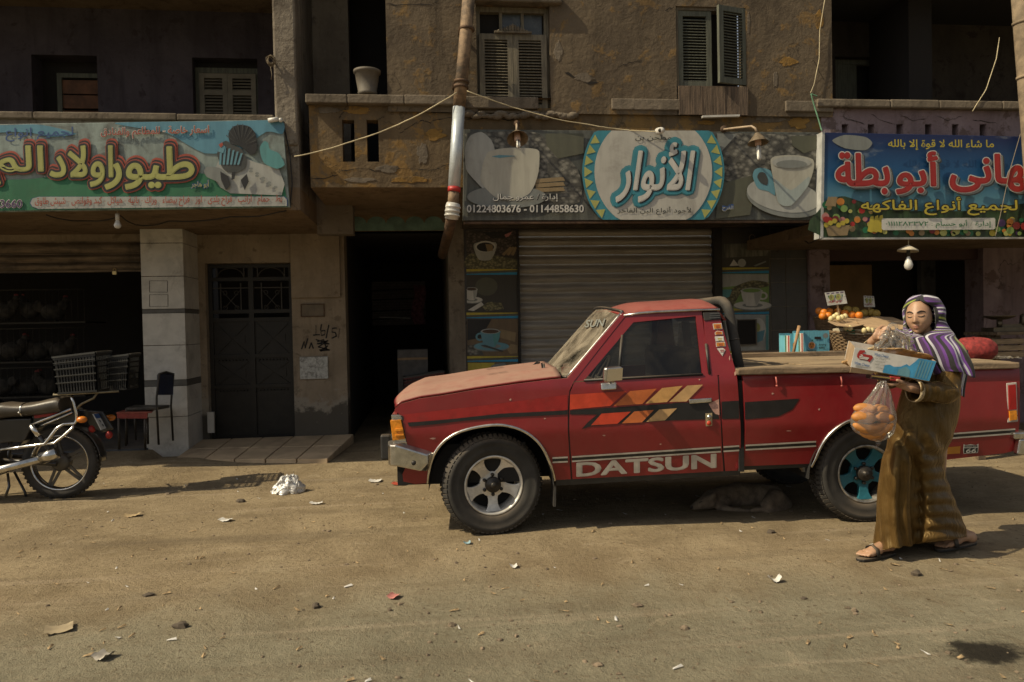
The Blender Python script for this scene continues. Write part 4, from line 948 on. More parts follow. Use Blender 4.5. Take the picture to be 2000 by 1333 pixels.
bulb('bare white bulb hanging under the poultry sign', 229, 418, 447, YB+.06, .034, None, gm, at(229, 414, YB+.06))
bulb('frosted bulb under a small cream shade outside the fruit shop', 1774, 482, 528, YB-.12, .045, True, gm, at(1774, 466, YB-.12))
# plant pot on the parapet
c = at(718, 187.5, YB+.08); o = thing('plant_pot', 'grey plastic plant pot standing on the brown parapet', 'plant pot', c)
r_ = 25/1450*7.6
MB().lathe([(0, .002), (r_*.72, .002), (r_*.74, .03), (r_*.70, .035), (r_*.92, .215), (r_*1.02, .22), (r_*1.03, .245), (r_*.95, .245), (r_*.88, .20), (0, .20)], 30, Matrix.Translation(c)).build('pot', mat('old_plastic', (.105, .088, .066), .7, var=.2, grime=.5), o, world=True)
MB().lathe([(0, .201), (r_*.86, .201), (0, .205)], 20, Matrix.Translation(c+Vector((0, 0, .006)))).build('soil', mat('soil', (.04, .03, .02), .95), o, world=True)
# wires
def wire(label, pts, r, m, cat='cable', name='hanging_wire', sag=0):
    P3 = [at(*q) for q in pts]
    out = []
    for i in range(len(P3)-1):
        for k in range(8):
            u = k/8; v = P3[i].lerp(P3[i+1], u); v.z -= sag*4*u*(1-u); v += Vector((0, 0, .006*mnoise.noise((i*3+u*4, r*99, 1)))); out.append(v)
    out.append(P3[-1]); return tag(MB().tube(out, r, 6).build(name, m), label, cat)
cab = mat('cream_cable', (.50, .42, .26), .7, var=.3); rope = mat('green_rope', (.10, .22, .13), .8, var=.3)  # pale straw cable and green rope colours
wire('pale wire strung from the left balcony corner to the drainpipe', [(575, 306, YB-.05), (690, 276, YB-.08), (790, 238, YB-.12), (892, 181, YD-.075)], .006, cab, sag=.012)
wire('thin pale wire from the drainpipe to the spotlight', [(912, 178, YD-.07), (1000, 210, YB-.1), (1090, 234, YB-.09), (1180, 249, YB-.09), (1230, 255, YB-.1), (1283, 258, YB-.17)], .005, cab)
wire('thin cable hanging down the wall by the right balcony', [(1614, -20, YB-.03), (1601, 60, YB-.03), (1600, 115, YB-.03), (1590, 165, YB-.03), (1583, 182, YB-.04)], .004, cab)
wire('green rope tied to the right end of the parapet and fruit sign', [(1596, 188, YB-.07), (1584, 184, YB-.07), (1590, 206, YB-.08), (1599, 235, YB-.12), (1605, 256, YS3-.02)], .007, rope, 'rope', 'tied_rope')
wire('loose thin wire dangling over the dark balcony', [(1952, 74, YB+.1), (1946, 115, YB-.02), (1926, 175, YB-.06), (1899, 218, YB-.06)], .004, cab)
wire('thin wire crossing the red letters of the fruit sign', [(1993, 262, YS3-.06), (1972, 335, YS3-.06), (1955, 415, YS3-.06), (1944, 462, YS3-.06)], .0035, mat('brown_cable', (.2, .16, .11), .7))  # even brown cable colour
wire('dark cable drooping along the soffit under the poultry sign', [(90, 420, YB+.05), (170, 432, YB+.3), (236, 422, YB+.1), (270, 440, YB+.5), (330, 432, YB+.3), (450, 424, YB+.1), (560, 412, YB+.02)], .006, mat('black_cable', (.015, .013, .012), .7), sag=.02)
wire('dark cable looping down the balcony corner beside the poultry sign', [(553, 238, YB-.02), (566, 300, YB-.03), (571, 360, YB-.03), (566, 404, YB-.03)], .006, bpy.data.materials['black_cable'])
wire('thin cable hanging from the coffee sign rail over the dark tiles', [(1604, 436, YB+.1), (1594, 470, YB+.3), (1580, 476, YB+.6), (1560, 462, YB+1.2)], .006, bpy.data.materials['black_cable'])
c = at(528, 122, YB-.05)
b = MB(); rr = random.Random(2)
for k in range(9):
    a, q = rr.uniform(0, 6), .022+.016*rr.random(); b.tube([c+Vector((.02*rr.random(), -.012*k*.3, .03*rr.random()))+Vector((q*cos(j*.6+a), .012*sin(j+a), q*1.25*sin(j*.6+a))) for j in range(11)], .003, 5)
b.tube([c, c+Vector((.04, .03, .0))], .006, 6); b.tube([c+Vector((0, 0, -.04)), c+Vector((.012, -.005, -.12)), c+Vector((.004, 0, -.17))], .003, 5)
tag(b.build('wire_coil', mat('coil_wire', (.16, .12, .07), .7)), 'small tangled coil of wire on the grey balcony post', 'wire coil')
# plates and scrawls by the iron door
c0, c1 = at(585, 698, YW-.03), at(641, 740, YW-.03)
o = tag(MB().box(c0.x, c1.x, YW-.03, YW-.004, c1.z, c0.z).build('wall_plate', mat('chipped_white_plate', (.40, .40, .37), .5, var=.25, scale=30, grime=.55), bevel=.004), 'chipped white plate screwed to the wall beside the iron door', 'wall plate')
c0, c1 = at(589, 596, YW-.02), at(632, 617, YW-.02)
o = thing('name_plate', 'small framed tin name plate above the black scrawl', 'name plate', (c0.x, YW-.02, c1.z))
MB().box(c0.x, c1.x, YW-.016, YW-.004, c1.z, c0.z).build('plate', mat('tin_plate', (.13, .10, .065), .5, .4, grime=.4), o, world=True)
b = MB(); b.box(c0.x-.012, c1.x+.012, YW-.022, YW-.006, c0.z, c0.z+.012).box(c0.x-.012, c1.x+.012, YW-.022, YW-.006, c1.z-.012, c1.z).box(c0.x-.012, c0.x, YW-.022, YW-.006, c1.z, c0.z).box(c1.x, c1.x+.012, YW-.022, YW-.006, c1.z, c0.z); b.build('plate_frame', M['rust'], o, world=True)
b = MB(); ink = mat('black_ink', (.012, .011, .010), .8)
for st in ([(617, 636), (617, 655)], [(612, 655), (624, 654)], [(628, 634), (626, 645), (628, 656), (634, 654), (635, 646), (627, 647)], [(642, 636), (637, 660)], [(657, 641), (649, 642), (648, 649), (655, 650), (657, 657), (648, 661)], [(663, 643), (661, 660)],
           [(589, 682), (594, 668), (596, 680), (601, 662)], [(604, 681), (608, 670), (612, 681)], [(618, 664), (642, 672), (620, 672), (640, 666), (622, 678), (643, 684), (626, 686), (640, 676)], [(620, 668), (632, 664), (638, 682), (624, 684)]):
    P3 = [at(x, y, YW-.004 if y > 0 else 0) for x, y in st]
    for a, c in zip(P3[:-1], P3[1:]): b.bar(a-(c-a)*.05, c+(c-a)*.05, .003, .015)
b.build('graffiti', ink, left)
# ---------------------------------------------------------------- the red pickup
TA = -.064; TX = Vector((cos(TA), sin(TA), 0)); TN = Vector((-sin(TA), cos(TA), 0))
TO = gnd(962, 1046)-TN*.05
truck = thing('pickup_truck', 'dusty red single cab pickup with orange side stripes and a planked bed', 'pickup truck', TO, TA)
WT = WM[truck.name]; TW = 1.60
def tp(px, py, y=0.0):
    p = onplane(px, py, TO+TN*y, TN)-TO; return Vector((p.dot(TX), y, p.z))
_ys = []
def _slope(z): return -.19+.22*sstep(.69, .77, z)+.24*sstep(1.0, 1.10, z)
def yb(z):
    """how far the flank lies in from its widest line: tucked under below the crease, leaning in above the belt"""
    if not _ys:
        v = 0
        for i in range(400): _ys.append(v); v += _slope(i*.005+.0025)*.005
        m0 = min(_ys)
        for i in range(400): _ys[i] -= m0
    k = max(0, min(398.99, z/.005)); i = int(k); return _ys[i]+(_ys[i+1]-_ys[i])*(k-i)
def tb(px, py, off=0):
    p = tp(px, py, .02)
    for _ in range(3): p = tp(px, py, yb(p.z)+off)
    return p
def skin(mb, pts, off=0.0, flange=.03, px=True, ncut=14, mirror=False):
    """side panel: outline on the bulged body side, with a folded-in edge"""
    P3 = [tb(x, y, off) for x, y in pts] if px else [Vector(p) for p in pts]
    bm = bmesh.new(); vs = [bm.verts.new((p.x, 0, p.z)) for p in P3]; f0 = bm.faces.new(vs); f0.normal_update()
    bmesh.ops.triangulate(bm, faces=bm.faces[:])
    z0, z1 = min(p.z for p in P3), max(p.z for p in P3)
    if ncut:
        n = max(1, int((z1-z0)/.022))
        for k in range(1, n): bmesh.ops.bisect_plane(bm, geom=bm.verts[:]+bm.edges[:]+bm.faces[:], plane_co=(0, 0, z0+(z1-z0)*k/n), plane_no=(0, 0, 1))
    for v in bm.verts:
        v.co.y = yb(v.co.z)+off
        if mirror: v.co.y = TW-v.co.y
    bm.verts.index_update(); V = [v.co.copy() for v in bm.verts]
    k0 = mb.add(V, [[v.index for v in f.verts] for f in bm.faces], True)
    if not hasattr(mb, 'nr'): mb.nr = {}
    for i, v in enumerate(V): mb.nr[k0+i] = Vector((0, 1 if mirror else -1, _slope(v.z))).normalized()
    if flange:
        s = -1 if mirror else 1
        for e in bm.edges:
            if e.is_boundary: a, c = e.verts[0].co.copy(), e.verts[1].co.copy(); mb.add([a, c, c+Vector((0, flange*s, 0)), a+Vector((0, flange*s, 0))], [(0, 1, 2, 3)])
    bm.free(); return mb
def skb(mb, *a, **k): return mb.build(*a, nrm=mb.nr, **k)
def paint(name, col, dust, rough=.30, fade=None):
    m, t, b, l = _nt(name); co = coord(t)
    n1 = noise(t, l, co, 3, 6, .6, .4); n2 = noise(t, l, co, 40, 4, .7); n3 = noise(t, l, co, 9, 6, .7, .3)
    c = mixc(t, l, step(t, l, n1, .3, .7), col, tuple(x*1.25 for x in col))
    ge = node(t, 'ShaderNodeNewGeometry'); sx = node(t, 'ShaderNodeSeparateXYZ'); l.new(ge.outputs['Normal'], sx.inputs[0])
    up = node(t, 'ShaderNodeMapRange'); up.inputs[1].default_value = .25; up.inputs[2].default_value = .9; l.new(sx.outputs[2], up.inputs[0])
    f = node(t, 'ShaderNodeMath', operation='MULTIPLY_ADD'); l.new(up.outputs[0], f.inputs[0]); f.inputs[1].default_value = dust; l.new(_mul(t, l, n3, .06), f.inputs[2])
    f2 = _mul(t, l, f.outputs[0], step(t, l, n3, -.25, .62))
    c = mixc(t, l, f2, c, (.37, .275, .195))
    c = mixc(t, l, _mul(t, l, step(t, l, n2, .70, .74), .5), c, (.30, .16, .10))
    l.new(c, b.inputs['Base Color'])
    rm = node(t, 'ShaderNodeMapRange'); l.new(f2, rm.inputs[0]); rm.inputs[2].default_value = .5; rm.inputs[3].default_value = rough; rm.inputs[4].default_value = .8
    l.new(rm.outputs[0], b.inputs['Roughness'])
    cm = node(t, 'ShaderNodeMapRange'); l.new(f2, cm.inputs[0]); cm.inputs[2].default_value = .45; cm.inputs[3].default_value = .35; cm.inputs[4].default_value = 0; l.new(cm.outputs[0], b.inputs['Coat Weight']); b.inputs['Coat Roughness'].default_value = .15
    bump(t, l, b, n1, .06, .02)
    return m
RED = paint('red_paint', (.170, .006, .010), .36)
REDROOF = paint('roof_red_paint', (.20, .008, .011), .24)
REDHOOD = paint('dusty_red_paint', (.18, .008, .011), .60)
CHROME = mat('dull_chrome', (.62, .60, .56), .22, 1.0, var=.15, scale=20, grime=.35, dust=.35)
ALLOY = mat('alloy_wheel', (.62, .59, .53), .34, .45, var=.2, scale=14, grime=.3)
RUBBER = mat('tyre_rubber', (.030, .028, .025), .75, var=.3, scale=8, dust=.35, bmp=.1)
BLACK = mat('black_trim', (.014, .014, .014), .5, var=.3, dust=.25)
UNDER = mat('chassis_black', (.010, .009, .008), .9)
def glass(name, tint, refl=.9, dust_haze=.0):
    m = bpy.data.materials.new(name); m.use_nodes = True; t = m.node_tree; l = t.links; out = t.nodes['Material Output']; t.nodes.remove(t.nodes['Principled BSDF'])
    tr = node(t, 'ShaderNodeBsdfTransparent'); tr.inputs[0].default_value = (*tint, 1); gl = node(t, 'ShaderNodeBsdfGlossy'); gl.inputs['Roughness'].default_value = .04; gl.inputs[0].default_value = (refl, refl, refl, 1)
    fr = node(t, 'ShaderNodeFresnel'); fr.inputs[0].default_value = 1.5; mx = node(t, 'ShaderNodeMixShader'); l.new(fr.outputs[0], mx.inputs[0]); l.new(tr.outputs[0], mx.inputs[1]); l.new(gl.outputs[0], mx.inputs[2])
    df = node(t, 'ShaderNodeBsdfDiffuse'); df.inputs[0].default_value = (.42, .36, .27, 1); mx2 = node(t, 'ShaderNodeMixShader')
    co = coord(t); l.new(_mul(t, l, step(t, l, noise(t, l, co, 4, 6, .65, .5), .25, .75), dust_haze), mx2.inputs[0]); l.new(mx.outputs[0], mx2.inputs[1]); l.new(df.outputs[0], mx2.inputs[2]); l.new(mx2.outputs[0], out.inputs[0])
    return m
GLASS = glass('tinted_glass', (.42, .44, .42), .9, .05); WIND = glass('dusty_glare_windscreen', (.66, .64, .58), .9, .62)  # windscreen dust is laid on heavier to paint in pale reflections

arch_f = [(836, 944), (839, 917), (847, 890), (861, 869), (880, 853), (903, 842), (935, 834), (972, 830), (1000, 834), (1024, 843), (1045, 858), (1060, 876), (1071, 898), (1079, 920), (1083, 939)]
arch_r = [(1583, 912), (1591, 898), (1600, 878), (1612, 858), (1628, 841), (1650, 826), (1675, 818), (1700, 816), (1728, 820), (1752, 832), (1772, 850), (1788, 876), (1797, 901)]
def smooth_open(p, n=4):
    o = []
    for i in range(len(p)-1):
        q = [p[max(0, min(len(p)-1, i+j))] for j in (-1, 0, 1, 2)]
        for k in range(n):
            f = k/n; o.append(tuple(b+.5*f*(c-a+f*(2*a-5*b+4*c-d+f*(3*(b-c)+d-a))) for a, b, c, d in zip(*q)))
    return o+[p[-1]]
arch_f = smooth_open(arch_f, 3); arch_r = smooth_open(arch_r, 3)
seam = [(770, 801), (783, 789), (820, 779), (864, 773), (927, 762), (1010, 750), (1075, 742), (1109, 739)]
fend = seam+[(1121, 745), (1112, 764), (1109, 805), (1109, 841), (1112, 890), (1115, 937)]+arch_f[::-1]+[(812, 946), (788, 941), (786, 927), (798, 900), (797, 875), (785, 814)]
far = lambda pts: [Vector((p.x, 0, p.z)) for p in [tb(x, y) for x, y in pts]]
skb(skin(MB(), fend), 'fender', RED, truck); skb(skin(MB(), far(fend), px=False, mirror=True), 'fender', RED, truck)
doorp = [(1122, 747), (1216, 742), (1300, 738), (1376, 733), (1401, 732), (1403, 765), (1408, 837), (1410, 880), (1413, 921), (1118, 937), (1115, 890), (1112, 841), (1112, 805), (1114, 766)]
door = skb(skin(MB(), doorp), 'door', RED, truck); fdoor = skb(skin(MB(), far(doorp), px=False, mirror=True), 'door', RED, truck)
corner = [(1374, 613), (1404, 611), (1409, 630), (1416, 656), (1435, 718), (1439, 735), (1444, 800), (1447, 919), (1417, 921), (1413, 880), (1411, 837), (1406, 765), (1404, 733), (1387, 733), (1378, 690)]
skb(skin(MB(), corner), 'cab_corner', RED, truck); skb(skin(MB(), far(corner), px=False, mirror=True), 'cab_corner', RED, truck)
bedp = [(1450, 731), (1990, 717), (1991, 790), (1985, 880), (1960, 886), (1841, 899), (1797, 901)]+arch_r[::-1]+[(1583, 906), (1453, 911)]
skb(skin(MB(), bedp), 'bed_side', RED, truck); skb(skin(MB(), far(bedp), px=False, mirror=True), 'bed_side', RED, truck)
for gp in ([(1106, 762), (1119, 762), (1116, 800), (1119, 841), (1121, 890), (1123, 936), (1108, 937), (1105, 890), (1103, 841), (1104, 800)], [(1396, 735), (1410, 735), (1412, 765), (1418, 837), (1420, 880), (1424, 919), (1406, 921), (1402, 837)]):
    skb(skin(MB(), gp, .007, 0), 'door_gap_shade', BLACK, truck)  # black strips backing the door gaps, painting in their shade
# wheel-arch trims
for nm, ar in (('wheel_arch_trim', arch_f), ('wheel_arch_trim', arch_r)):
    P3 = []
    for i in range(len(ar)-1):
        for k in range(4): P3.append(tb(ar[i][0]+(ar[i+1][0]-ar[i][0])*k/4, ar[i][1]+(ar[i+1][1]-ar[i][1])*k/4)+Vector((0, -.006, 0)))
    P3.append(tb(*ar[-1])+Vector((0, -.006, 0)))
    MB().tube(P3, .011, 8).build(nm, CHROME, truck); MB().tube([Vector((p.x, TW-p.y, p.z)) for p in P3], .011, 8).build(nm, CHROME, truck)
# inner arches and chassis
for wx, ar in ((0.0, .44), (2.71, .44)):
    for y0, y1 in ((.03, .42), (TW-.42, TW-.03)):
        b = MB(); b.grid(lambda u, v: Vector((wx+ar*cos(pi*u), y0+(y1-y0)*v, .33+ar*sin(pi*u))), 20, 1)
        yy = y1 if y0 < .5 else y0
        b.poly([Vector((wx+ar*cos(pi*k/20), yy, .33+ar*sin(pi*k/20))) for k in range(21)]); b.build('inner_arch', UNDER, truck)
b = MB(); b.box(-.62, 3.75, .45, .6, .40, .52).box(-.62, 3.75, 1.0, 1.15, .40, .52).box(.55, 1.75, .1, TW-.1, .40, .46).box(1.8, 3.78, .08, TW-.08, .62, .66).box(-.55, .5, .45, 1.15, .52, .78)
b.tube([(0, .2, .34), (0, TW-.2, .34)], .04, 8).tube([(2.71, .2, .345), (2.71, TW-.2, .345)], .045, 8).ball((2.71, .8, .345), .13).tube([(.3, .8, .42), (2.6, .8, .38)], .03, 8)
for y in (.4, TW-.4): b.tube([(2.05, y, .48), (2.4, y, .38), (2.71, y, .36), (3.05, y, .38), (3.4, y, .5)], .03, 6)
b.build('chassis', UNDER, truck)
b = MB(); b.poly([tb(1086, 938), tb(1446, 919), tb(1446, 928), tb(1086, 949)], (0, .12, 0)); b.build('sill', BLACK, truck)
b = MB(); b.poly([tb(1453, 911)+Vector((0, .004, 0)), tb(1583, 906)+Vector((0, .004, 0)), tb(1583, 913)+Vector((0, .004, 0)), tb(1453, 919)+Vector((0, .004, 0))], (0, .10, 0)); b.build('bed_skirt', BLACK, truck)
b = MB(); b.box(1.765, 1.80, .03, TW-.03, .40, 1.05); b.build('bulkhead', UNDER, truck)
b = MB(); p = tb(1084, 940); b.poly([p+Vector((0, .03, 0)), p+Vector((.012, .03, 0)), p+Vector((.006, .03, -.19)), p+Vector((-.012, .03, -.19))], (0, .24, 0)); b.build('mud_flap', RUBBER, truck)
b = MB(); p = tb(1575, 910); b.poly([p+Vector((-.05, .03, .0)), p+Vector((.03, .03, .01)), p+Vector((.01, .03, -.05)), p+Vector((-.02, .03, -.05))], (0, .02, 0)); b.build('flap_bracket', CHROME, truck)
# hood, cowl and nose
sl_ = [tb(x, y) for x, y in seam]
def seamz(x):
    for a, c in zip(sl_[:-1], sl_[1:]):
        if x <= c.x: k = max(0, (x-a.x)/(c.x-a.x)); return a.lerp(c, k)
    return sl_[-1]
X0, X1 = sl_[0].x+.012, tb(1096, 740).x
def hoodpt(u, v):
    x = X0+(X1-X0)*u**1.15; p = seamz(x); y = p.y+.012+(TW-2*p.y-.024)*v
    e = 1-abs(2*v-1)**3.2; crown = .045*e*min(1, .35+u*4); ridge = .012*math.exp(-((abs(v-.5)-.30)/.03)**2)*min(1, u*6)
    return Vector((x-.05*e*(1-u)**3, y, p.z+.012+crown+ridge))
b = MB(); b.grid(hoodpt, 36, 40); b.build('hood', REDHOOD, truck, solid=.012)
b = MB(); b.grid(lambda u, v: Vector((X0-.055+.05*abs(2*v-1)**4+.018*sin(pi*u)-.02*u, .05+(TW-.1)*v, seamz(X0).z+.005-.09*u)), 6, 20); b.build('nose_panel', RED, truck)
zg1 = tp(785, 812).z; zg0 = tp(797, 876).z; xf = tp(776, 840).x
b = MB(); b.box(xf+.02, xf+.06, .06, TW-.06, zg0-.02, zg1+.02); b.build('grille_back', UNDER, truck)
b = MB()
for k in range(7): b.box(xf, xf+.03, .36, TW-.36, zg0+.015+k*(zg1-zg0)/7, zg0+.027+k*(zg1-zg0)/7)
b.build('grille', CHROME, truck)
for y in (.12, TW-.33):
    hl = MB().box(xf-.005, xf+.03, y, y+.21, zg0+.01, zg1-.005).build('headlight', CHROME, truck, bevel=.01)
    MB().lathe([(0, .012), (.05, .008), (.082, 0)], 20, Matrix.Translation((xf-.006, y+.105, (zg0+zg1)/2)) @ Matrix.Rotation(R(-90), 4, 'Y')).build('lens', mat('lens_glass', (.4, .4, .38), .1), hl)
b = MB(); b.box(xf-.02, .25, .12, TW-.12, .36, zg0); b.build('valance', UNDER, truck)
# corner lamp
lamp = [(762, 822), (783, 820), (791, 858), (767, 861)]
def cq(pts, off=-.004): return [tb(x, y, off) for x, y in pts]
tl = MB().poly(cq([(764, 811), (783, 811), (797, 876), (769, 876)], .004), (.0, .05, 0)).build('corner_lamp', CHROME, truck, bevel=.004)
amb = mat('amber_lens', (.62, .22, .015), .18, var=.25, scale=40, spec=.7)
b = MB().poly(cq(lamp, -.012), (0, .05, 0)); q = cq([(771, 838), (787, 836), (788, 842), (772, 844)], -.018); b.poly(q, (0, .01, 0)); q = cq([(772, 850), (789, 848), (789, 852), (772, 854)], -.018); b.poly(q, (0, .01, 0))
b.build('amber_lens', amb, tl, bevel=.003)
b = MB()
for y0 in (812, 815, 818, 864, 868, 872): b.poly(cq([(766 if y0 < 830 else 770, y0), (784+(y0-812)*.2, y0), (784.5+(y0-812)*.2, y0+1.6), (766 if y0 < 830 else 770, y0+1.6)], -.002), (0, .01, 0))
b.build('lamp_rib', CHROME, tl)
MB().poly(cq([(783, 812), (787, 813), (800, 875), (796, 877)], -.003), (0, .02, 0)).build('lamp_surround', BLACK, tl)
# bumper
bt0, bt1, bb1, bb0 = tp(757, 867, -.03), tp(833, 886, -.03), tp(817, 925, -.03), tp(754, 915, -.03)
b = MB()
front = [(bt1.x, -.02), (bt0.x+.05, -.03), (bt0.x+.012, -.015), (bt0.x-.005, .03), (bt0.x-.03, .25), (bt0.x-.05, TW/2), (bt0.x-.03, TW-.25), (bt0.x-.005, TW-.03), (bt0.x+.05, TW+.02), (bt1.x, TW+.02)]
zt0, zt1, zb0_, zb1_ = bt0.z, bt1.z, bb0.z, bb1.z
rings = []
for i, (x, y) in enumerate(front):
    end = i in (0, len(front)-1); zt = zt1 if end else zt0; zb_ = zb1_ if end else zb0_; cy = (y-TW/2)*.975+TW/2; cx = x+.05
    o_ = .05 if end else 0
    rings.append([Vector((x, y, zt-.012)), Vector((x, y, (zt+zb_)/2)), Vector((x-o_, y, zb_+.012)), Vector((cx-o_, cy+(0.03 if y < TW/2 else -.03), zb_)), Vector((cx, cy+(0.03 if y < TW/2 else -.03), zt))])
vs = [v for r_ in rings for v in r_]; fs = []
for i in range(len(rings)-1):
    for k in range(5): k2 = (k+1) % 5; fs.append((i*5+k, i*5+k2, (i+1)*5+k2, (i+1)*5+k))
fs += [tuple(range(5))[::-1], tuple(5*(len(rings)-1)+k for k in range(5))]
b.add(vs, fs); bp = b.build('bumper', CHROME, truck, bevel=.008)
q = tp(808, 905, -.034); MB().lathe([(0, .004), (.014, .004), (.016, 0)], 14, Matrix.Translation(q) @ Matrix.Rotation(R(90), 4, 'X')).build('bumper_bolt', BLACK, bp)
for y in (.16, TW-.22):
    b = MB(); b.box(bt0.x-.075, bt0.x+.0, y, y+.06, zb0_+.02, zt0+.035); b.build('bumper_guard', BLACK, bp, bevel=.015)
b = MB(); b.poly([tb(788, 927), tb(836, 927), tb(836, 944), tb(812, 946), tb(789, 941)], (0, .02, 0)); b.build('front_skirt', RED, truck)
# windscreen, pillars, roof
W0, W1 = tp(1109, 738, .06), tp(1217, 610, .17)
def wind(u, v):
    y = (W0.y+(W1.y-W0.y)*v); yy = y+(TW-2*y)*u; e = 1-(2*u-1)**2
    p = W0.lerp(W1, v); return Vector((p.x-.11*e*(1-.35*v), yy, p.z-.006*e*(1-v)+.045*e*v))
b = MB(); b.grid(lambda u, v: wind(.012+.976*u, .02+.96*v), 20, 10); ws = b.build('windscreen', WIND, truck)
for nm, v in (('windscreen_seal', 0), ('windscreen_seal', 1)):
    MB().tube([wind(k/20, v)+Vector((-.004, 0, .003)) for k in range(21)], .011, 6).build(nm, BLACK, truck)
for u, s in ((0, -1), (1, 1)): MB().tube([wind(u, k/10)+Vector((-.006, s*.004, .004)) for k in range(11)], .009, 6).build('windscreen_trim', CHROME, truck)
ap = [(1109, 739), (1163, 673), (1217, 611), (1222, 617), (1171, 681), (1121, 745)]
skb(skin(MB(), ap), 'windscreen_pillar', RED, truck); skb(skin(MB(), far(ap), px=False, mirror=True), 'windscreen_pillar', RED, truck)
def onwind(px, py):
    o = WT @ wind(.2, .8); n = (wind(.2, .9)-wind(.2, .7)).cross(wind(.3, .8)-wind(.1, .8)); n = (WT.to_3x3() @ n).normalized(); return o, n
o_, n_ = onwind(0, 0)
if n_.y > 0: n_ = -n_
text('SUN', (1142, 626, 1182, 640, -3), 0, ws, [(P['grey'], .02, 0, 0)], arabic=False, shear=.35, plane=lambda px, py, d: onplane(px, py, o_+n_*(d+.006), n_))
dr0, dr1 = tp(1221, 617, .155), tp(1404, 606, .155)
def roofpt(u, v):
    x = dr0.x-.035+(dr1.x+.0-dr0.x+.035)*u; zd_ = dr0.z+(dr1.z-dr0.z)*max(0, (x-dr0.x)/(dr1.x-dr0.x))
    e = 1-abs(2*v-1)**5; H = .065*min(1, .30+u*2.6) if u < .9 else .065*(1-((u-.9)/.1)**2*.55)
    y = .15+(TW-.30)*v; bow = 1-(2*v-1)**2
    return Vector((x-.055*bow*(1-u)**4, y, zd_+.006+H*e+.028*bow*(.5+.5*min(1, u*3))*(1 if u < .93 else 1-(u-.93)*3)))
b = MB(); b.grid(roofpt, 28, 36); b.build('roof', REDROOF, truck, solid=.012)
for s in (0, 1):
    P3 = [tp(1218, 617, .145), tp(1250, 612, .142), tp(1284, 609.5, .14), tp(1350, 606.5, .14), tp(1405, 605, .14)]
    if s: P3 = [Vector((p.x, TW-p.y, p.z)) for p in P3]
    MB().tube(P3, .012, 8, flat=.8).build('drip_rail', CHROME, truck)
# door upper frame, glass, vent
def barpath(pts, wd, off, th=.03):
    b = MB(); P3 = [tb(x, y, off) for x, y in pts]
    for a, c in zip(P3[:-1], P3[1:]): b.bar(a, c, th, wd, (0, -1, 0)) if False else b.bar(a, c, wd, th, (0, -1, .27))
    return b
fr = skb(skin(MB(), [(1120, 746), (1223, 617), (1290, 611), (1370, 607), (1385, 733), (1372, 733), (1359, 618), (1237, 630), (1140, 744)], .004), 'window_frame', RED, door)
skb(skin(MB(), far([(1120, 746), (1223, 617), (1290, 611), (1370, 607), (1385, 733), (1372, 733), (1359, 618), (1237, 630), (1140, 744)]), .004, px=False, mirror=True), 'window_frame', RED, fdoor)
gl = [(1139, 745), (1237, 629), (1360, 617), (1373, 734)]
skb(skin(MB(), gl, .016, 0, ncut=0), 'window', GLASS, door); skb(skin(MB(), far(gl), .016, 0, px=False, ncut=0, mirror=True), 'window', GLASS, fdoor)
MB().tube([tb(1215, 655, .010), tb(1208, 741, .010)], .011, 6).build('window_divider', BLACK, door)
MB().tube([tb(1141, 743.5, -.003), tb(1372, 731.5, -.003)], .010, 6).build('belt_moulding', BLACK, door)
MB().tube([tb(1379, 672, .0), tb(1386, 731, .0)], .010, 6).build('door_seal', BLACK, truck)
lv = MB().poly(cq([(1373, 611), (1405, 609), (1409, 624), (1376, 627)], -.008), (0, .02, 0)).build('vent_louvre', BLACK, truck, bevel=.003)
b = MB()
for k in range(3): b.poly(cq([(1387, 612.5+4*k), (1406, 611.5+4*k), (1407, 613.5+4*k), (1387, 614.5+4*k)], -.014), (0, .012, 0))
b.build('vent_slat', mat('worn_black', (.05, .05, .05), .6), lv)
# cab back
c0, c1 = tb(1403, 605), tb(1437, 721)
b = MB(); b.poly([Vector((c0.x, c0.y+.01, c0.z)), Vector((c0.x, TW-c0.y-.01, c0.z)), Vector((c0.x+.07, TW-c0.y-.03, c0.z-.08)), Vector((c0.x+.07, c0.y+.03, c0.z-.08))], (-.02, 0, 0))
b.poly([Vector((c1.x, c1.y+.01, c1.z)), Vector((c1.x, TW-c1.y-.01, c1.z)), Vector((c1.x+.02, TW-.05, .42)), Vector((c1.x+.02, .05, .42))], (-.02, 0, 0)); b.build('cab_back', RED, truck)
MB().poly([Vector((c0.x+.06, c0.y+.05, c0.z-.09)), Vector((c0.x+.06, TW-c0.y-.05, c0.z-.09)), Vector((c1.x-.015, TW-c1.y-.03, c1.z)), Vector((c1.x-.015, c1.y+.03, c1.z))]).build('rear_window', GLASS, truck)
# cabin
b = MB(); b.box(1.02, 1.58, .12, TW-.12, .52, .82).box(1.42, 1.60, .14, TW-.14, .80, 1.28); b.build('bench_seat', mat('dark_vinyl', (.035, .03, .028), .7, dust=.2), truck, bevel=.04)
sc = Vector((.82, .42, 1.07)); m4 = Matrix.Translation(sc) @ Matrix.Rotation(R(-58), 4, 'Y')
b = MB(); b.tube([m4 @ Vector((.18*cos(2*pi*k/28), .18*sin(2*pi*k/28), 0)) for k in range(28)], .012, 8, closed=True); b.tube([m4 @ Vector((-.17, 0, 0)), m4 @ Vector((.17, 0, 0))], .012, 6).tube([m4 @ Vector((0, 0, .02)), m4 @ Vector((0, 0, -.3))], .02, 8); b.build('steering_wheel', BLACK, truck)
b = MB(); b.box(.50, .84, .10, TW-.10, .82, 1.055); b.build('dashboard', mat('dusty_dash', (.09, .07, .055), .8, dust=.6), truck, bevel=.03)
rr = random.Random(11); cols = [(.5, .48, .45), (.35, .1, .12), (.08, .15, .35), (.5, .35, .35), (.45, .43, .4), (.3, .32, .4), (.4, .25, .1)]
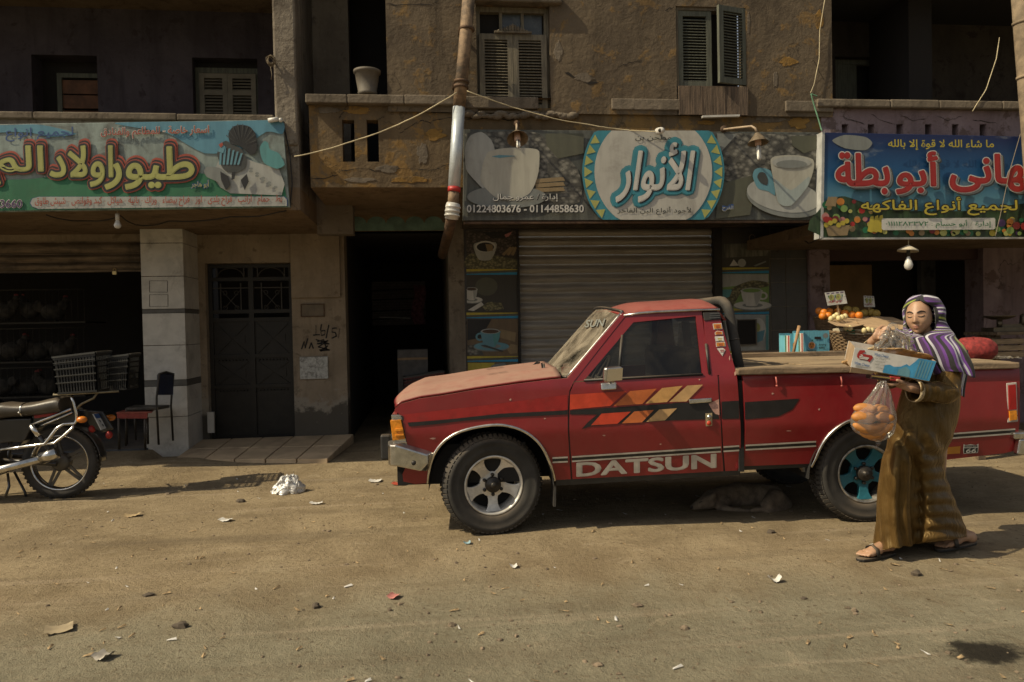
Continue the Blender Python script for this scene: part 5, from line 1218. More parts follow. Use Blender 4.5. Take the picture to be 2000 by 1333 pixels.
b = MB(); b.grid(lambda u, v: Vector((.54+.16*u, .95+.35*v, 1.06+.05*abs(mnoise.noise((u*4, v*5, 2)))+.02)), 10, 10); b.build('crumpled_paper', mat('white_paper', (.55, .52, .48), .8), truck)
for k, (x, y, sx_, sy_, sz_) in enumerate([(.56, .28, .06, .10, .05), (.60, .48, .08, .05, .09), (.55, .62, .05, .12, .03), (.63, .75, .05, .05, .10), (.58, .38, .10, .16, .012), (.52, .88, .06, .08, .04)]):
    m4 = Matrix.Translation((x, y, 1.06)) @ Matrix.Rotation(rr.uniform(-.6, .6), 4, 'Z'); MB().box(-sx_/2, sx_/2, -sy_/2, sy_/2, 0, sz_, m4).build('dashboard_clutter', mat('clutter_%d' % k, cols[k], .5), truck, bevel=.006)
# wipers, hood vents
for py0, px0, px1, py1 in ((751, 1072, 1062, 711), (733, 1032, 1054, 708)):
    y_ = .40 if px0 > 1050 else .95
    a, c = tp(px0, py0, y_), tp(px1, py1, y_+.06); b = MB().tube([a+Vector((0, 0, .005)), a.lerp(c, .6)+Vector((-.01, 0, .02)), c], .008, 6); b.bar(a.lerp(c, .1)+Vector((-.03, .0, .01)), c+Vector((-.02, -.05, .01)), .012, .015); b.lathe([(.016, 0), (.016, .03), (0, .034)], 10, Matrix.Translation(a)); b.build('wiper', BLACK, truck)
for v in (.24, .70):
    b = MB()
    for du in (0, .06):
        q = [hoodpt(.60+du, v-.015), hoodpt(.655+du, v-.015), hoodpt(.665+du, v+.035), hoodpt(.61+du, v+.035)]; b.poly([p+Vector((0, 0, .014)) for p in q])
    b.build('hood_vent', BLACK, truck)
# stripes and lettering on the flank
T = {}
for n_, c_ in dict(band=(.25, .012, .010), s_red=(.46, .045, .016), s_orange=(.46, .12, .03), s_tan=(.50, .27, .09), s_pale=(.46, .28, .12), s_white=(.44, .40, .34), s_black=(.012, .011, .011)).items():
    T[n_] = mat('stripe_'+n_, c_, .4, var=.15, scale=12, grime=.25)
c7 = lambda pts: [(740+x*.375, 560+y*.375) for x, y in pts]
def stripe(pts, m, par, off=-.003, name='side_stripe'): return skb(skin(MB(), pts, off, 0), name, T[m], par)
fender = [o for o in COL.objects if o.name == 'fender'][0]; bed = [o for o in COL.objects if o.name == 'bed_side'][0]; ccor = [o for o in COL.objects if o.name == 'cab_corner'][0]
stripe(c7([(125, 668), (560, 618), (983, 563), (983, 643), (560, 682), (300, 700), (150, 708)]), 'band', fender)
stripe(c7([(150, 710), (380, 690), (640, 662), (983, 645), (983, 667), (640, 682), (440, 700), (300, 717), (158, 730)]), 's_black', fender, -.005)
stripe(c7([(995, 645), (1250, 628), (1560, 606), (1760, 598), (1772, 690), (1540, 697), (1260, 714), (1105, 727), (1055, 745), (1090, 705), (1138, 667), (995, 667)]), 's_black', door)
stripe(c7([(995, 563), (1290, 545), (1205, 622), (995, 641)]), 's_red', door, -.005)
stripe(c7([(1308, 545), (1447, 532), (1372, 612), (1222, 622)]), 's_orange', door, -.005)
stripe(c7([(1475, 529), (1582, 517), (1500, 602), (1388, 610)]), 's_tan', door, -.005); stripe(c7([(1606, 516), (1688, 511), (1602, 599), (1512, 602)]), 's_pale', door, -.005)
stripe(c7([(1160, 662), (1312, 652), (1242, 715), (1105, 723)]), 's_red', door, -.006); stripe(c7([(1330, 651), (1432, 643), (1370, 708), (1265, 713)]), 's_orange', door, -.006); stripe(c7([(1460, 641), (1553, 634), (1490, 697), (1393, 705)]), 's_pale', door, -.006)
stripe([(1409, 785), (1443, 783), (1444, 818), (1410, 819)], 's_black', ccor); stripe([(1455, 786), (1500, 783), (1562, 779), (1548, 800), (1520, 814), (1455, 820)], 's_black', bed)
def pin(x0, y0, x1, y1, par):
    for o0, o1, m in ((0, 3.2, 's_white'), (3.2, 8.6, 's_black'), (8.6, 11.6, 's_white')): stripe([(x0, y0+o0), (x1, y1+o0), (x1, y1+o1), (x0, y0+o1)], m, par, -.003)
pin(1079, 893.5, 1109, 892, fender); pin(1117, 891.5, 1408, 872.5, door); pin(1413, 872, 1444, 870, ccor); pin(1456, 869, 1594, 861.5, bed); pin(1794, 851, 1983, 837, bed)
tpl = lambda px, py, d: WT @ tb(px, py, -d)
text('DATSUN', (1128, 905, 1397, 931, -17.5), 0, door, [(T['s_white'], .035, 0, 0)], arabic=False, plane=tpl)
hd_ = MB().poly(cq([(1346, 780.5), (1391, 777.5), (1391, 786), (1346, 789.5)], -.022), (0, .018, 0)).build('door_handle', CHROME, door, bevel=.006)
MB().poly(cq([(1384, 789), (1404, 780), (1405, 811), (1397, 809), (1392, 803)], -.004)).build('bare_patch', mat('primer_patch', (.42, .24, .19), .8, var=.3, scale=30, grime=.4), door)
MB().poly(cq([(1378, 808), (1391, 807), (1391, 832), (1379, 833)], -.006), (0, .004, 0)).build('key_plate', mat('brass_plate', (.45, .36, .22), .4, .5, grime=.4), door)
q = tb(1385, 815, -.008); MB().lathe([(.016, .0), (.016, .012), (0, .014)], 14, Matrix.Translation(q) @ Matrix.Rotation(R(90), 4, 'X')).build('key_lock', CHROME, door)
q = tb(1385, 827, -.008); MB().lathe([(.017, .0), (.016, .004), (0, .005)], 14, Matrix.Translation(q) @ Matrix.Rotation(R(90), 4, 'X')).build('round_badge', T['s_red'], door)
stk = [([(1392, 632.5), (1409, 631.5), (1411, 643), (1394, 644)], 'orange'), ([(1396, 650), (1401, 646.5), (1411, 648), (1412, 654), (1397, 655)], 'pink'), ([(1396, 657.5), (1413, 657), (1415, 667), (1398, 667.5)], 'white'), ([(1398, 669), (1416, 668), (1417, 677), (1399, 678)], 'orange'), ([(1400, 681), (1412, 680), (1417, 684), (1411, 696)], 'white')]
for k, (pts, c_) in enumerate(stk):
    st_ = MB().poly(cq(pts, -.004), (0, .002, 0)).build('sticker', P['white'], ccor)
    cx, cy = sum(p[0] for p in pts)/len(pts), sum(p[1] for p in pts)/len(pts); ins = [(cx+(x-cx)*.86, cy+(y-cy)*.80) for x, y in pts]
    MB().poly(cq(ins, -.006)).build('printed_face', P['orange' if c_ in ('orange', 'pink') else 'white'], st_)
    b = MB()
    for j in range(2):
        y_ = cy-1.5+j*3.2; b.poly(cq([(cx-4+j, y_), (cx+4, y_-.4), (cx+4.2, y_+1), (cx-3.8+j, y_+1.4)], -.008))
    b.build('printed_mark', P['yellow' if k == 2 else ('red' if k in (0, 4) else 'coral')], st_)
for px, py, a_, b_, par_ in ((997, 781, 2, 2, fender), (846, 857, 6, 1.6, fender), (1064, 818, 2, 1.5, fender), (883, 815, 4, 1, fender), (1366, 742, 1.6, 1.6, door), (1180, 851, 3, 1.2, door), (1290, 868, 2, 1.5, door), (1509, 769, 2.4, 1.6, bed), (1540, 842, 5, 1, bed), (1600, 800, 2, 2, bed), (1436, 730, 2, 5, ccor), (1425, 700, 1, 4, ccor)):
    skb(skin(MB(), [(px+a_*cos(k)*(1+.4*sin(k*3+px)), py+b_*sin(k)*(1+.3*cos(k*2+py))) for k in (0, .8, 1.6, 2.4, 3.1, 3.9, 4.7, 5.5)], -.0025, 0, ncut=0), 'paint_chip', bpy.data.materials['primer_patch'], par_)
# hooks on the bed side
for px in (1514, 1641):
    b = MB(); q = tb(px, 740, -.012); b.tube([q+Vector((0, .02, .01)), q+Vector((0, -.012, .012)), q+Vector((.004, -.016, -.02)), q+Vector((.006, -.012, -.045))], .006, 6); b.ball(q+Vector((.006, -.012, -.05)), .009, 8, 6); b.build('rope_hook', mat('scratched_red', (.40, .10, .08), .4, var=.4, scale=60), bed)
# route shield sticker and orange plate behind the rear wheel
sh = skb(skin(MB(), [(1882, 868), (1886, 870), (1896, 868), (1906, 870), (1911, 867), (1911, 876), (1910, 885), (1882, 887), (1881, 878)], -.004, 0, ncut=0), 'route_sticker', P['white'], bed)
skb(skin(MB(), [(1883, 876), (1910, 875), (1909, 884), (1883, 886)], -.006, 0, ncut=0), 'printed_face', P['black'], sh)
text('66', (1887, 876.5, 1906, 885), 0, sh, [(P['white'], .02, 0, 0)], arabic=False, shear=.2, plane=lambda px, py, d: tpl(px, py, d+.005))
skb(skin(MB(), [(1884, 870.5), (1909, 870), (1909, 873.5), (1884, 874.5)], -.006, 0, ncut=0), 'printed_band', P['black'], sh)
text('PHILLIPS', (1886, 871.3, 1907, 873.6), 0, sh, [(P['white'], 0, 0, 0)], arabic=False, plane=lambda px, py, d: tpl(px, py, d+.005))
skb(skin(MB(), [(1848, 874), (1876, 872), (1875, 886), (1844, 888)], -.003, 0, ncut=0), 'side_reflector', mat('orange_reflector', (.38, .16, .02), .4), bed)
# tail lamp, tailgate, rear bumper
tlp = MB().poly(cq([(1966, 749), (1986, 747), (1989, 824), (1968, 826)], -.004), (0, .03, 0)).build('tail_light', mat('lamp_frame', (.42, .38, .34), .4), bed, bevel=.004)
MB().poly(cq([(1970, 753), (1984, 751), (1986, 800), (1972, 801)], -.010), (0, .02, 0)).build('red_lens', mat('red_lens', (.28, .01, .01), .15), tlp); MB().poly(cq([(1972, 803), (1986, 802), (1987, 820), (1973, 822)], -.010), (0, .02, 0)).build('amber_lens', amb, tlp)
xr_ = tb(1990, 760).x
MB().box(xr_-.03, xr_, .03, TW-.03, .62, 1.10).build('tailgate', RED, truck, bevel=.01)
b = MB(); q = tp(1977, 850, .0); b.box(q.x, q.x+.16, -.02, TW+.02, q.z-.03, q.z+.02).poly([Vector((q.x+.04, -.025, q.z-.03)), Vector((q.x+.17, -.025, q.z-.03)), Vector((q.x+.12, -.025, q.z-.15)), Vector((q.x+.02, -.025, q.z-.14))], (0, .05, 0)); b.build('rear_bumper', CHROME, truck, bevel=.01)
# roll bar
zt = tp(1415, 586, .25).z; xb = tp(1449, 720, .16); xt = tp(1424, 600, .22)
pts = []
L0 = Vector((xb.x, .16, 1.02)); L1 = Vector((xt.x, .22, zt-.09)); T0 = Vector((xt.x-.035, .33, zt-.005))
def hoop(s): return [L0, L0.lerp(L1, .5), L1, Vector((xt.x-.015, .235, zt-.04)), Vector((xt.x-.028, .27, zt-.012)), T0]
H1 = hoop(0); H2 = [Vector((p.x, TW-p.y, p.z)) for p in H1][::-1]
PAD = mat('foam_padding', (.026, .025, .023), .85, var=.3, dust=.3)
rb = MB().tube(H1+H2, .036, 12).build('roll_bar', PAD, truck)
MB().tube([L0.lerp(L1, .60), L0.lerp(L1, .62)], .039, 12).build('pad_joint', BLACK, rb)
# planks over the bed
PL = mat('bed_plank', (.27, .195, .115), .85, var=.35, scale=5, stretch=(.5, 6, 6), bmp=.35, grime=.45)
EDGE = mat('plank_edge', (.20, .14, .085), .85, var=.5, scale=5, stretch=(.5, 6, 6), bmp=.4, grime=.55)
e0, e1 = tp(1441, 722, -.02), tp(1992, 707, -.02); zt = (e0.z+e1.z)/2
b = MB(); n = 26
def edge(u, v):
    x = e0.x+(e1.x-e0.x)*u; a = 2*pi*v; return Vector((x, .02+.045*cos(a)+.004*mnoise.noise((x*5, 1, a)), zt-.026+.028*sin(a)+.006*mnoise.noise((x*3, a, 4))))
for k in range(1): b.box(e0.x, e1.x, -.022, .05, zt-.045, zt+.0)
b.build('edge_plank', EDGE, truck, bevel=.008)
b = MB(); yy = .054; rr = random.Random(3); k = 0
while yy < 1.42:
    wd = rr.uniform(.16, .27); wd = min(wd, 1.46-yy); xs_ = [e0.x-.0, e0.x+rr.uniform(.5, 1.5), e1.x]
    for a, c in zip(xs_[:-1], xs_[1:]): b.box(a+.004, c-.004, yy+.003, yy+wd-.005, zt-.03, zt+.002+rr.uniform(-.004, .006))
    yy += wd
b.build('deck_plank', PL, truck, bevel=.004)
MB().box(e0.x+.02, e1.x, 1.47, 1.515, zt-.04, zt+.045).build('back_plank', EDGE, truck, bevel=.008)
# mirror
mb_ = MB().poly([tb(1171, 748), tb(1202, 746), tb(1202, 760), tb(1172, 762)], (0, -.05, 0)).build('mirror', CHROME, door, bevel=.008)
q0 = tb(1192, 748, -.05); hc = tp(1197, 731, -.13)
MB().tube([q0+Vector((0, .02, -.01)), q0+Vector((0, -.02, .02)), hc+Vector((0, 0, -.05))], .010, 8).build('mirror_arm', CHROME, mb_)
m4 = Matrix.Translation(hc) @ Matrix.Rotation(R(-52), 4, 'Z') @ Matrix.Rotation(R(6), 4, 'Y')
MB().box(-.022, .018, -.085, .085, -.052, .05, m4).build('mirror_head', CHROME, mb_, bevel=.016)
MB().box(.0185, .021, -.076, .076, -.043, .041, m4).build('mirror_glass', mat('mirror_face', (.7, .7, .7), .03, 1.0, var=0), mb_)

# ---- wheels
def wheel(loc, steer, spoke_m, ring_m, flip=False):
    m = Matrix.Translation(Vector(loc)) @ Matrix.Rotation(steer, 4, 'Z') @ Matrix.Rotation(R(-90 if flip else 90), 4, 'X')
    b = MB(); b.lathe([(.214, .086), (.212, .094), (.203, .095), (.196, .086), (.184, .05), (.178, .0), (.178, -.09), (.205, -.095)], 48, m)
    rim = b.build('wheel', ring_m, truck)
    b = MB()
    for k in range(5):
        a = -pi/2+2*pi*k/5; prof = [(.080, .040, .046), (.11, .034, .050), (.14, .036, .055), (.165, .045, .062), (.187, .062, .070)]; vs = []
        for r_, hw, z in prof:
            for s in (-1, 1):
                x, y = r_, s*hw; vs.append(m @ Vector((x*cos(a)-y*sin(a), x*sin(a)+y*cos(a), z)))
        for r_, hw, z in prof:
            for s in (-1, 1):
                x, y = r_, s*hw*.9; vs.append(m @ Vector((x*cos(a)-y*sin(a), x*sin(a)+y*cos(a), z-.035)))
        fs = []
        for i in range(4):
            q = 2*i; fs += [(q, q+1, q+3, q+2), (q+10, q+12, q+13, q+11), (q, q+2, q+12, q+10), (q+1, q+11, q+13, q+3)]
        b.add(vs, fs)
    b.lathe([(0, .046), (.088, .046), (.094, .040), (.094, .01)], 32, m)
    b.build('rim_spokes', spoke_m, rim, bevel=.004)
    b = MB(); b.lathe([(.056, .045), (.056, .075), (.050, .082), (.024, .084), (.022, .098), (.018, .104), (0, .105)], 24, m)
    for k in range(6):
        a = pi/6+pi/3*k
        b.lathe([(.012, .045), (.013, .060), (.010, .068), (0, .069)], 8, m @ Matrix.Translation((.070*cos(a), .070*sin(a), 0)))
    b.build('hub', mat('greasy_hub', (.045, .040, .034), .4, .6, grime=.4), rim)
    b = MB(); b.lathe([(.0, -.02), (.176, -.02)], 24, m); b.build('brake_drum', UNDER, rim)
    b = MB(); b.lathe([(.205, -.09), (.26, -.107), (.32, -.107), (.343, -.09), (.350, -.06), (.351, 0), (.350, .06), (.343, .09), (.322, .107), (.300, .111), (.297, .108), (.262, .112), (.230, .104), (.216, .092), (.206, .08)], 64, m)
    for k in range(60):
        a = 2*pi*k/60
        for s in (-1, 1):
            mm = m @ Matrix.Rotation(a+(.05 if s > 0 else 0), 4, 'Z') @ Matrix.Translation((.3435, 0, s*.080)) @ Matrix.Rotation(s*R(-32), 4, 'Y'); b.box(-.012, .007, -.0125, .0125, -.026, .022, mm)
        for s in (-.024, .024):
            mm = m @ Matrix.Rotation(a+s, 4, 'Z') @ Matrix.Translation((.351, 0, s)); b.box(-.01, .006, -.0125, .0125, -.02, .02, mm)
    b.build('tyre', RUBBER, rim); return rim
zr = .348; yw = .05+.108
wheel((0.0, yw, zr), R(11), ALLOY, ALLOY)
TEAL = mat('teal_wheel_paint', (.02, .13, .17), .4, .2, grime=.45); RING = mat('worn_chrome_ring', (.40, .37, .32), .35, .7, var=.4, scale=18, grime=.6)
wheel((2.712, yw, zr), 0, TEAL, RING)
wheel((0.0, TW-yw, zr), R(11), ALLOY, ALLOY, True); wheel((2.712, TW-yw, zr), 0, TEAL, RING, True)
# ---------------------------------------------------------------- the woman
WO = gnd(1790, 1082); WX = Vector((cos(YAW), -sin(YAW), 0)); WN = Vector((sin(YAW), cos(YAW), 0))
def wp(px, py, y=0.0):
    p = onplane(px, py, WO+WN*y, WN)-WO; return Vector((p.dot(WX), y, p.z))
woman = thing('person', 'woman in a brown velvet gown and striped purple headscarf carrying bread', 'person', WO, -YAW)
WW = WM[woman.name]
SKIN, t, bs, l = _nt('skin'); co = coord(t)
at_ = node(t, 'ShaderNodeAttribute', attribute_name='lip')
c = mixc(t, l, step(t, l, noise(t, l, co, 14, 5, .6), .3, .7), (.33, .19, .115), (.41, .25, .155))
l.new(mixc(t, l, at_.outputs['Fac'], c, (.30, .10, .085)), bs.inputs['Base Color']); bs.inputs['Roughness'].default_value = .5; bs.inputs['Subsurface Weight'].default_value = .08; bs.inputs['Subsurface Radius'].default_value = (.01, .004, .002)
def ga(x, s): return math.exp(-(x/s)**2)
HC = wp(1795, 620, -.025)                                              # middle of the head
HM = Matrix.Translation(HC) @ Matrix.Rotation(R(-42), 4, 'Z') @ Matrix.Rotation(R(5), 4, 'X') @ Matrix.Rotation(R(-3), 4, 'Y')
# head space: -y is where the face looks, x to its left (picture right), z up
def headp(d):
    x, y, z = d.x*.071, d.y*.092, d.z*.112
    if z < -.02: k = 1-.30*sstep(-.02, -.11, z); x *= k
    if y < 0:
        f = sstep(.0, .5, -d.y); Y = 0
        Y += .024*ga(x, .0085+.005*sstep(.03, -.02, z))*(sstep(.036, -.014, z))*(1-sstep(-.018, -.030, z)) + .004*ga(x, .020)*ga(z+.020, .008)
        Y += .0035*ga(abs(x)-.030, .022)*ga(z-.036, .008)
        Y -= .0095*ga(abs(x)-.031, .016)*ga(z-.018, .012); Y += .0060*ga(abs(x)-.031, .0125)*ga(z-.015, .0085)
        Y += .0085*ga(x, .021)*ga(z+.0455, .0058)+.0095*ga(x, .018)*ga(z+.0575, .0065)-.004*ga(x, .024)*ga(z+.0508, .0024)
        Y += .007*ga(abs(x)-.042, .022)*ga(z+.022, .022); Y += .010*ga(x, .020)*ga(z+.088, .016)-.003*ga(x, .02)*ga(z+.070, .006)
        y = -(abs(y)*(1-.10*ga(z-.07, .04)))-Y*f
        y -= .012*f*sstep(-.02, -.09, z)
    return Vector((x, y, z))
def facep(x, z, out=0.0):
    """a point of the face at head-space x and z"""
    d = Vector((x/.071, 0, z/.112)); d.y = -math.sqrt(max(.02, 1-d.x**2-d.z**2)); p = headp(d); p.y -= out; return HM @ p
body = MB()
nU, nV = 72, 64; vs = []; fs = []
for j in range(nV+1):
    th = pi*j/nV
    for i in range(nU):
        a = 2*pi*i/nU; vs.append(HM @ headp(Vector((sin(th)*cos(a), sin(th)*sin(a), cos(th)))))
for j in range(nV):
    for i in range(nU): i2 = (i+1) % nU; fs.append((j*nU+i, (j+1)*nU+i, (j+1)*nU+i2, j*nU+i2))
body.add(vs, fs, True)
def limb(pts, rs, n=14):
    out = []; ro = []
    for i in range(len(pts)-1):
        for k in range(5): u = k/5; out.append(pts[i].lerp(pts[i+1], u)); ro.append(rs[i]+(rs[i+1]-rs[i])*u)
    out.append(pts[-1]); ro.append(rs[-1]); body.tube(out, ro, n); body.ball(pts[-1], rs[-1], 12, 8); body.ball(pts[0], rs[0], 12, 8)
neck0 = HM @ Vector((0, .012, -.07)); chest = wp(1822, 700, .02); hip = wp(1815, 840, .02)
limb([neck0, wp(1815, 672, .01)], [.052, .058])
limb([wp(1816, 676, .015), chest, wp(1820, 760, .02), hip, wp(1812, 880, .02)], [.070, .095, .09, .088, .06], 20)
shL, shR = wp(1850, 704, -.07), wp(1795, 700, .14)
limb([wp(1825, 690, 0), shL], [.075, .058]); limb([wp(1812, 690, 0.04), shR], [.075, .058])
elL, wrL = wp(1851, 768, -.19), wp(1777, 757, -.26); elR, wrR = wp(1738, 742, .16), wp(1702, 668, .02)
limb([shL, elL, wrL], [.056, .046, .028]); limb([shR, elR, wrR], [.054, .043, .026])
limb([wp(1795, 860, .0), wp(1752, 945, .0), wp(1745, 1045, .0)], [.075, .05, .038]); limb([wp(1825, 860, .06), wp(1828, 950, .08), wp(1872, 1036, .10)], [.075, .05, .038])
def chain(pts, rs): limb(pts, rs, 10)
# near (left) hand: palm up under the box, fingers reaching to the left
pal = wp(1758, 750, -.25)
body.ball(pal, (.050, .040, .019), 16, 12, Matrix.Rotation(R(8), 3, 'Y')); limb([wrL, pal], [.027, .027])
for k, (dy, L) in enumerate([(-.036, .078), (-.014, .088), (.010, .084), (.032, .068)]):
    p0 = pal+Vector((-.038, dy, .003)); p1 = p0+Vector((-L*.45, dy*.15, -.004)); p2 = p1+Vector((-L*.32, 0, .004)); p3 = p2+Vector((-L*.22, 0, .010))
    chain([p0, p1, p2, p3], [.0105, .0098, .009, .0075])
p0 = pal+Vector((.0, -.036, .004)); chain([p0, p0+Vector((-.022, -.020, .012)), p0+Vector((-.048, -.026, .022))], [.0125, .0108, .009])
# far (right) hand: raised, pinching the loop of the clear bag
ha = wp(1716, 655, -.02)
body.ball(ha, (.042, .018, .032), 16, 12, Matrix.Rotation(R(-32), 3, 'Y')); limb([wrR, ha], [.026, .024])
for k, (px0, py0, px1, py1, px2, py2, px3, py3, y) in enumerate([(1725, 643, 1733, 639, 1738, 643, 1739, 648, -.045), (1723, 648, 1733, 645, 1739, 649, 1738, 654, -.055), (1721, 654, 1731, 653, 1736, 657, 1733, 661, -.06), (1718, 661, 1727, 661, 1731, 664, 1727, 667, -.058)]):
    chain([wp(px0, py0, y+.012), wp(px1, py1, y-.004), wp(px2, py2, y), wp(px3, py3, y+.012)], [.0105, .0098, .0088, .0075])
chain([wp(1712, 646, -.01), wp(1722, 638, .005), wp(1733, 640, .0), wp(1739, 645, -.01)], [.0118, .0105, .0095, .0078])
# feet
def foot(heel, toe, wd, rise):
    d = (toe-heel); L = d.length; d.normalize(); s = Vector((-d.y, d.x, 0)).normalized(); up = Vector((0, 0, 1))
    pts = [heel+up*.030, heel.lerp(toe, .3)+up*.040, heel.lerp(toe, .6)+up*.030, heel.lerp(toe, .78)+up*.020]
    limb(pts, [.030, .034, .030, .022], 14)
    for o_ in (-.5, .5): limb([heel.lerp(toe, .45)+s*wd*.3*o_+up*.026, heel.lerp(toe, .78)+s*wd*.75*o_+up*.018], [.026, .018], 12)
    for k in range(5):
        q = -1+.5*k; L_ = [.060, .058, .052, .045, .036][k]; b0 = heel.lerp(toe, .76)+s*wd*.48*q+up*.016
        chain([b0, b0+d*L_*.6+up*.004, b0+d*L_+up*-.004], [.013 if k == 0 else .010, .012 if k == 0 else .0092, .0095 if k == 0 else .0075])
    return d, s
hf, tf_ = wp(1740, 1083, -.03), wp(1683, 1094, -.12); hf.z = .03; tf_.z = .024
hb, tb_ = wp(1897, 1058, .07), wp(1836, 1074, .03); hb.z = .055; tb_.z = .022
limb([wp(1745, 1045, .0), hf+Vector((.0, 0.02, .03))], [.038, .034]); limb([wp(1866, 1036, .10), hb+Vector((0, 0, .02))], [.040, .034])
df, sf = foot(hf, tf_, .062, 0); db, sb = foot(hb, tb_, .060, 0)
o = body.build('tmp', SKIN); md = o.modifiers.new('r', 'REMESH'); md.mode = 'VOXEL'; md.voxel_size = .0042; md2 = o.modifiers.new('s', 'SMOOTH'); md2.iterations = 2; md2.factor = .5
bpy.context.view_layer.update()
me = bpy.data.meshes.new_from_object(o.evaluated_get(bpy.context.evaluated_depsgraph_get())); bpy.data.objects.remove(o)
me.name = 'body'; me.polygons.foreach_set('use_smooth', [True]*len(me.polygons))
inv = HM.inverted(); lip = []
for v in me.vertices:
    q = inv @ v.co; lip.append(max(ga(q.x, .020)*ga(q.z+.046, .0055), ga(q.x, .017)*ga(q.z+.057, .006))*.75 if q.y < -.06 and abs(q.z) < .12 else 0)
a_ = me.attributes.new('lip', 'FLOAT', 'POINT'); a_.data.foreach_set('value', lip)
me.materials.clear(); me.materials.append(SKIN)
o = bpy.data.objects.new('body', me); COL.objects.link(o); o.parent = woman; WM[o.name] = WW; bodyo = o
HAIR = mat('dark_hair', (.012, .008, .006), .6)
for s in (-1, 1):
    MB().tube([facep(s*x, z, .0025) for x, z in ((.011, .033), (.020, .039), (.032, .042), (.043, .040), (.052, .034))], [.0022, .0042, .0042, .0034, .0014], 8).build('eyebrow', HAIR, woman)
    MB().tube([facep(s*x, z, .002) for x, z in ((.015, .0135), (.022, .0095), (.031, .0075), (.040, .0095), (.048, .0145))], [.0014, .0024, .0028, .0026, .0014], 8).build('eyelash', HAIR, woman)
    MB().tube([facep(s*x, z, .0) for x, z in ((.017, .022), (.024, .026), (.031, .0275), (.039, .026), (.046, .022))], .0011, 6).build('eyelid_crease', mat('lid_shadow', (.20, .10, .07), .6), woman)
for s in (-1, 1): MB().ball(facep(s*.0075, -.0265, -.001), (.0032, .0032, .0022), 8, 6).build('nostril', mat('nostril_dark', (.10, .04, .03), .7), woman)
MB().tube([facep(x, -.0505+.0015*ga(x, .008), .0012) for x in (-.020, -.012, -.005, .0, .005, .012, .020)], [.0008, .0014, .0016, .0014, .0016, .0014, .0008], 6).build('mouth_line', mat('lip_line', (.16, .05, .045), .6), woman)

# ---- gown
VEL, t, bs, l = _nt('brown_velvet'); co = coord(t)
n1 = noise(t, l, co, 7, 6, .65, .8); n2 = noise(t, l, co, 160, 3, .6)
l.new(mixc(t, l, step(t, l, n1, .3, .7), (.044, .024, .007), (.088, .051, .016)), bs.inputs['Base Color']); bs.inputs['Roughness'].default_value = .44
bs.inputs['Sheen Weight'].default_value = .6; bs.inputs['Sheen Roughness'].default_value = .22; bs.inputs['Sheen Tint'].default_value = (.9, .58, .22, 1); bs.inputs['Specular IOR Level'].default_value = .55; bs.inputs['Specular Tint'].default_value = (1, .74, .36, 1)
n3 = noise(t, l, co, 5, 4, .55, 1.2, (1.6, 1.6, .45)); bump(t, l, bs, n3, .55, .05)
rows = [(1064, 1705, 1889, .04, .19), (1040, 1708, 1884, .04, .185), (1010, 1711, 1874, .035, .18), (980, 1712, 1863, .03, .175), (950, 1714, 1853, .03, .175), (920, 1719, 1845, .03, .18), (890, 1726, 1846, .03, .185), (860, 1735, 1857, .02, .19), (830, 1744, 1868, .02, .19), (800, 1752, 1874, .02, .18), (770, 1760, 1876, .02, .165), (740, 1770, 1876, .02, .155), (715, 1777, 1874, .02, .15), (695, 1786, 1866, .02, .135), (680, 1796, 1850, .015, .10), (668, 1803, 1832, .01, .07)]
def interp(tab, u):
    k = max(0, min(len(tab)-1.0001, u*(len(tab)-1))); i = int(k); f = k-i
    p = [tab[max(0, min(len(tab)-1, i+j))] for j in (-1, 0, 1, 2)]
    return [b+.5*f*(c-a+f*(2*a-5*b+4*c-d+f*(3*(b-c)+d-a))) for a, b, c, d in zip(*p)]
def gown(u, v):
    py, xl, xr, yc, hd = interp(rows, v); a = 2*pi*u
    px = (xl+xr)/2+(xr-xl)/2*cos(a); tilt = sstep(.35, .0, v)
    p = wp(px, py-(px-1790)*.155*tilt+0, yc); s_ = sin(a)
    y = yc+hd*s_*(.92+.08*abs(cos(a)))
    front = max(0, -s_)
    legz = sstep(.52, .30, v)
    y -= front*legz*(.075*ga(px-1742, 24)-.055*ga(px-1788-8*sin(v*9), 11)+.02*ga(px-1835, 26))
    y -= front*.05*ga(px-1790, 45)*ga(v-.42, .10)                        # the raised thigh
    # folds: drawn cross ripples on the rear panel, long hanging pleats on the front one
    rip = sstep(1780, 1800, px)*sstep(.50, .36, v)
    d = rip*.013*(1-2*abs(sin(p.z*39+(px-1800)*.017+.6*sin(px*.05)))**.7) if False else rip*.013*sin(p.z*78+(px-1800)*.035+1.2*sin(px*.05))+(1-rip)*.019*sin(px*.28+p.z*5+1.5*sin(p.z*7))*sstep(.48, .30, v)
    d += .010*mnoise.noise((px*.03, p.z*7, 3))+.020*sin(px*.16+p.z*26)*ga(v-.45, .07)+.006*mnoise.noise((px*.09, p.z*16, 5))
    d *= .35+.65*abs(s_); p = wp(px, py-(px-1790)*.155*tilt, y); nrm = Vector((cos(a)*.6, s_, 0)); p += nrm*d; return p
b = MB(); b.grid(gown, 110, 120, cu=True); gw = b.build('gown', VEL, woman, solid=.006)
CUFF = mat('beige_cuff_trim', (.36, .28, .17), .8, var=.5, scale=90)
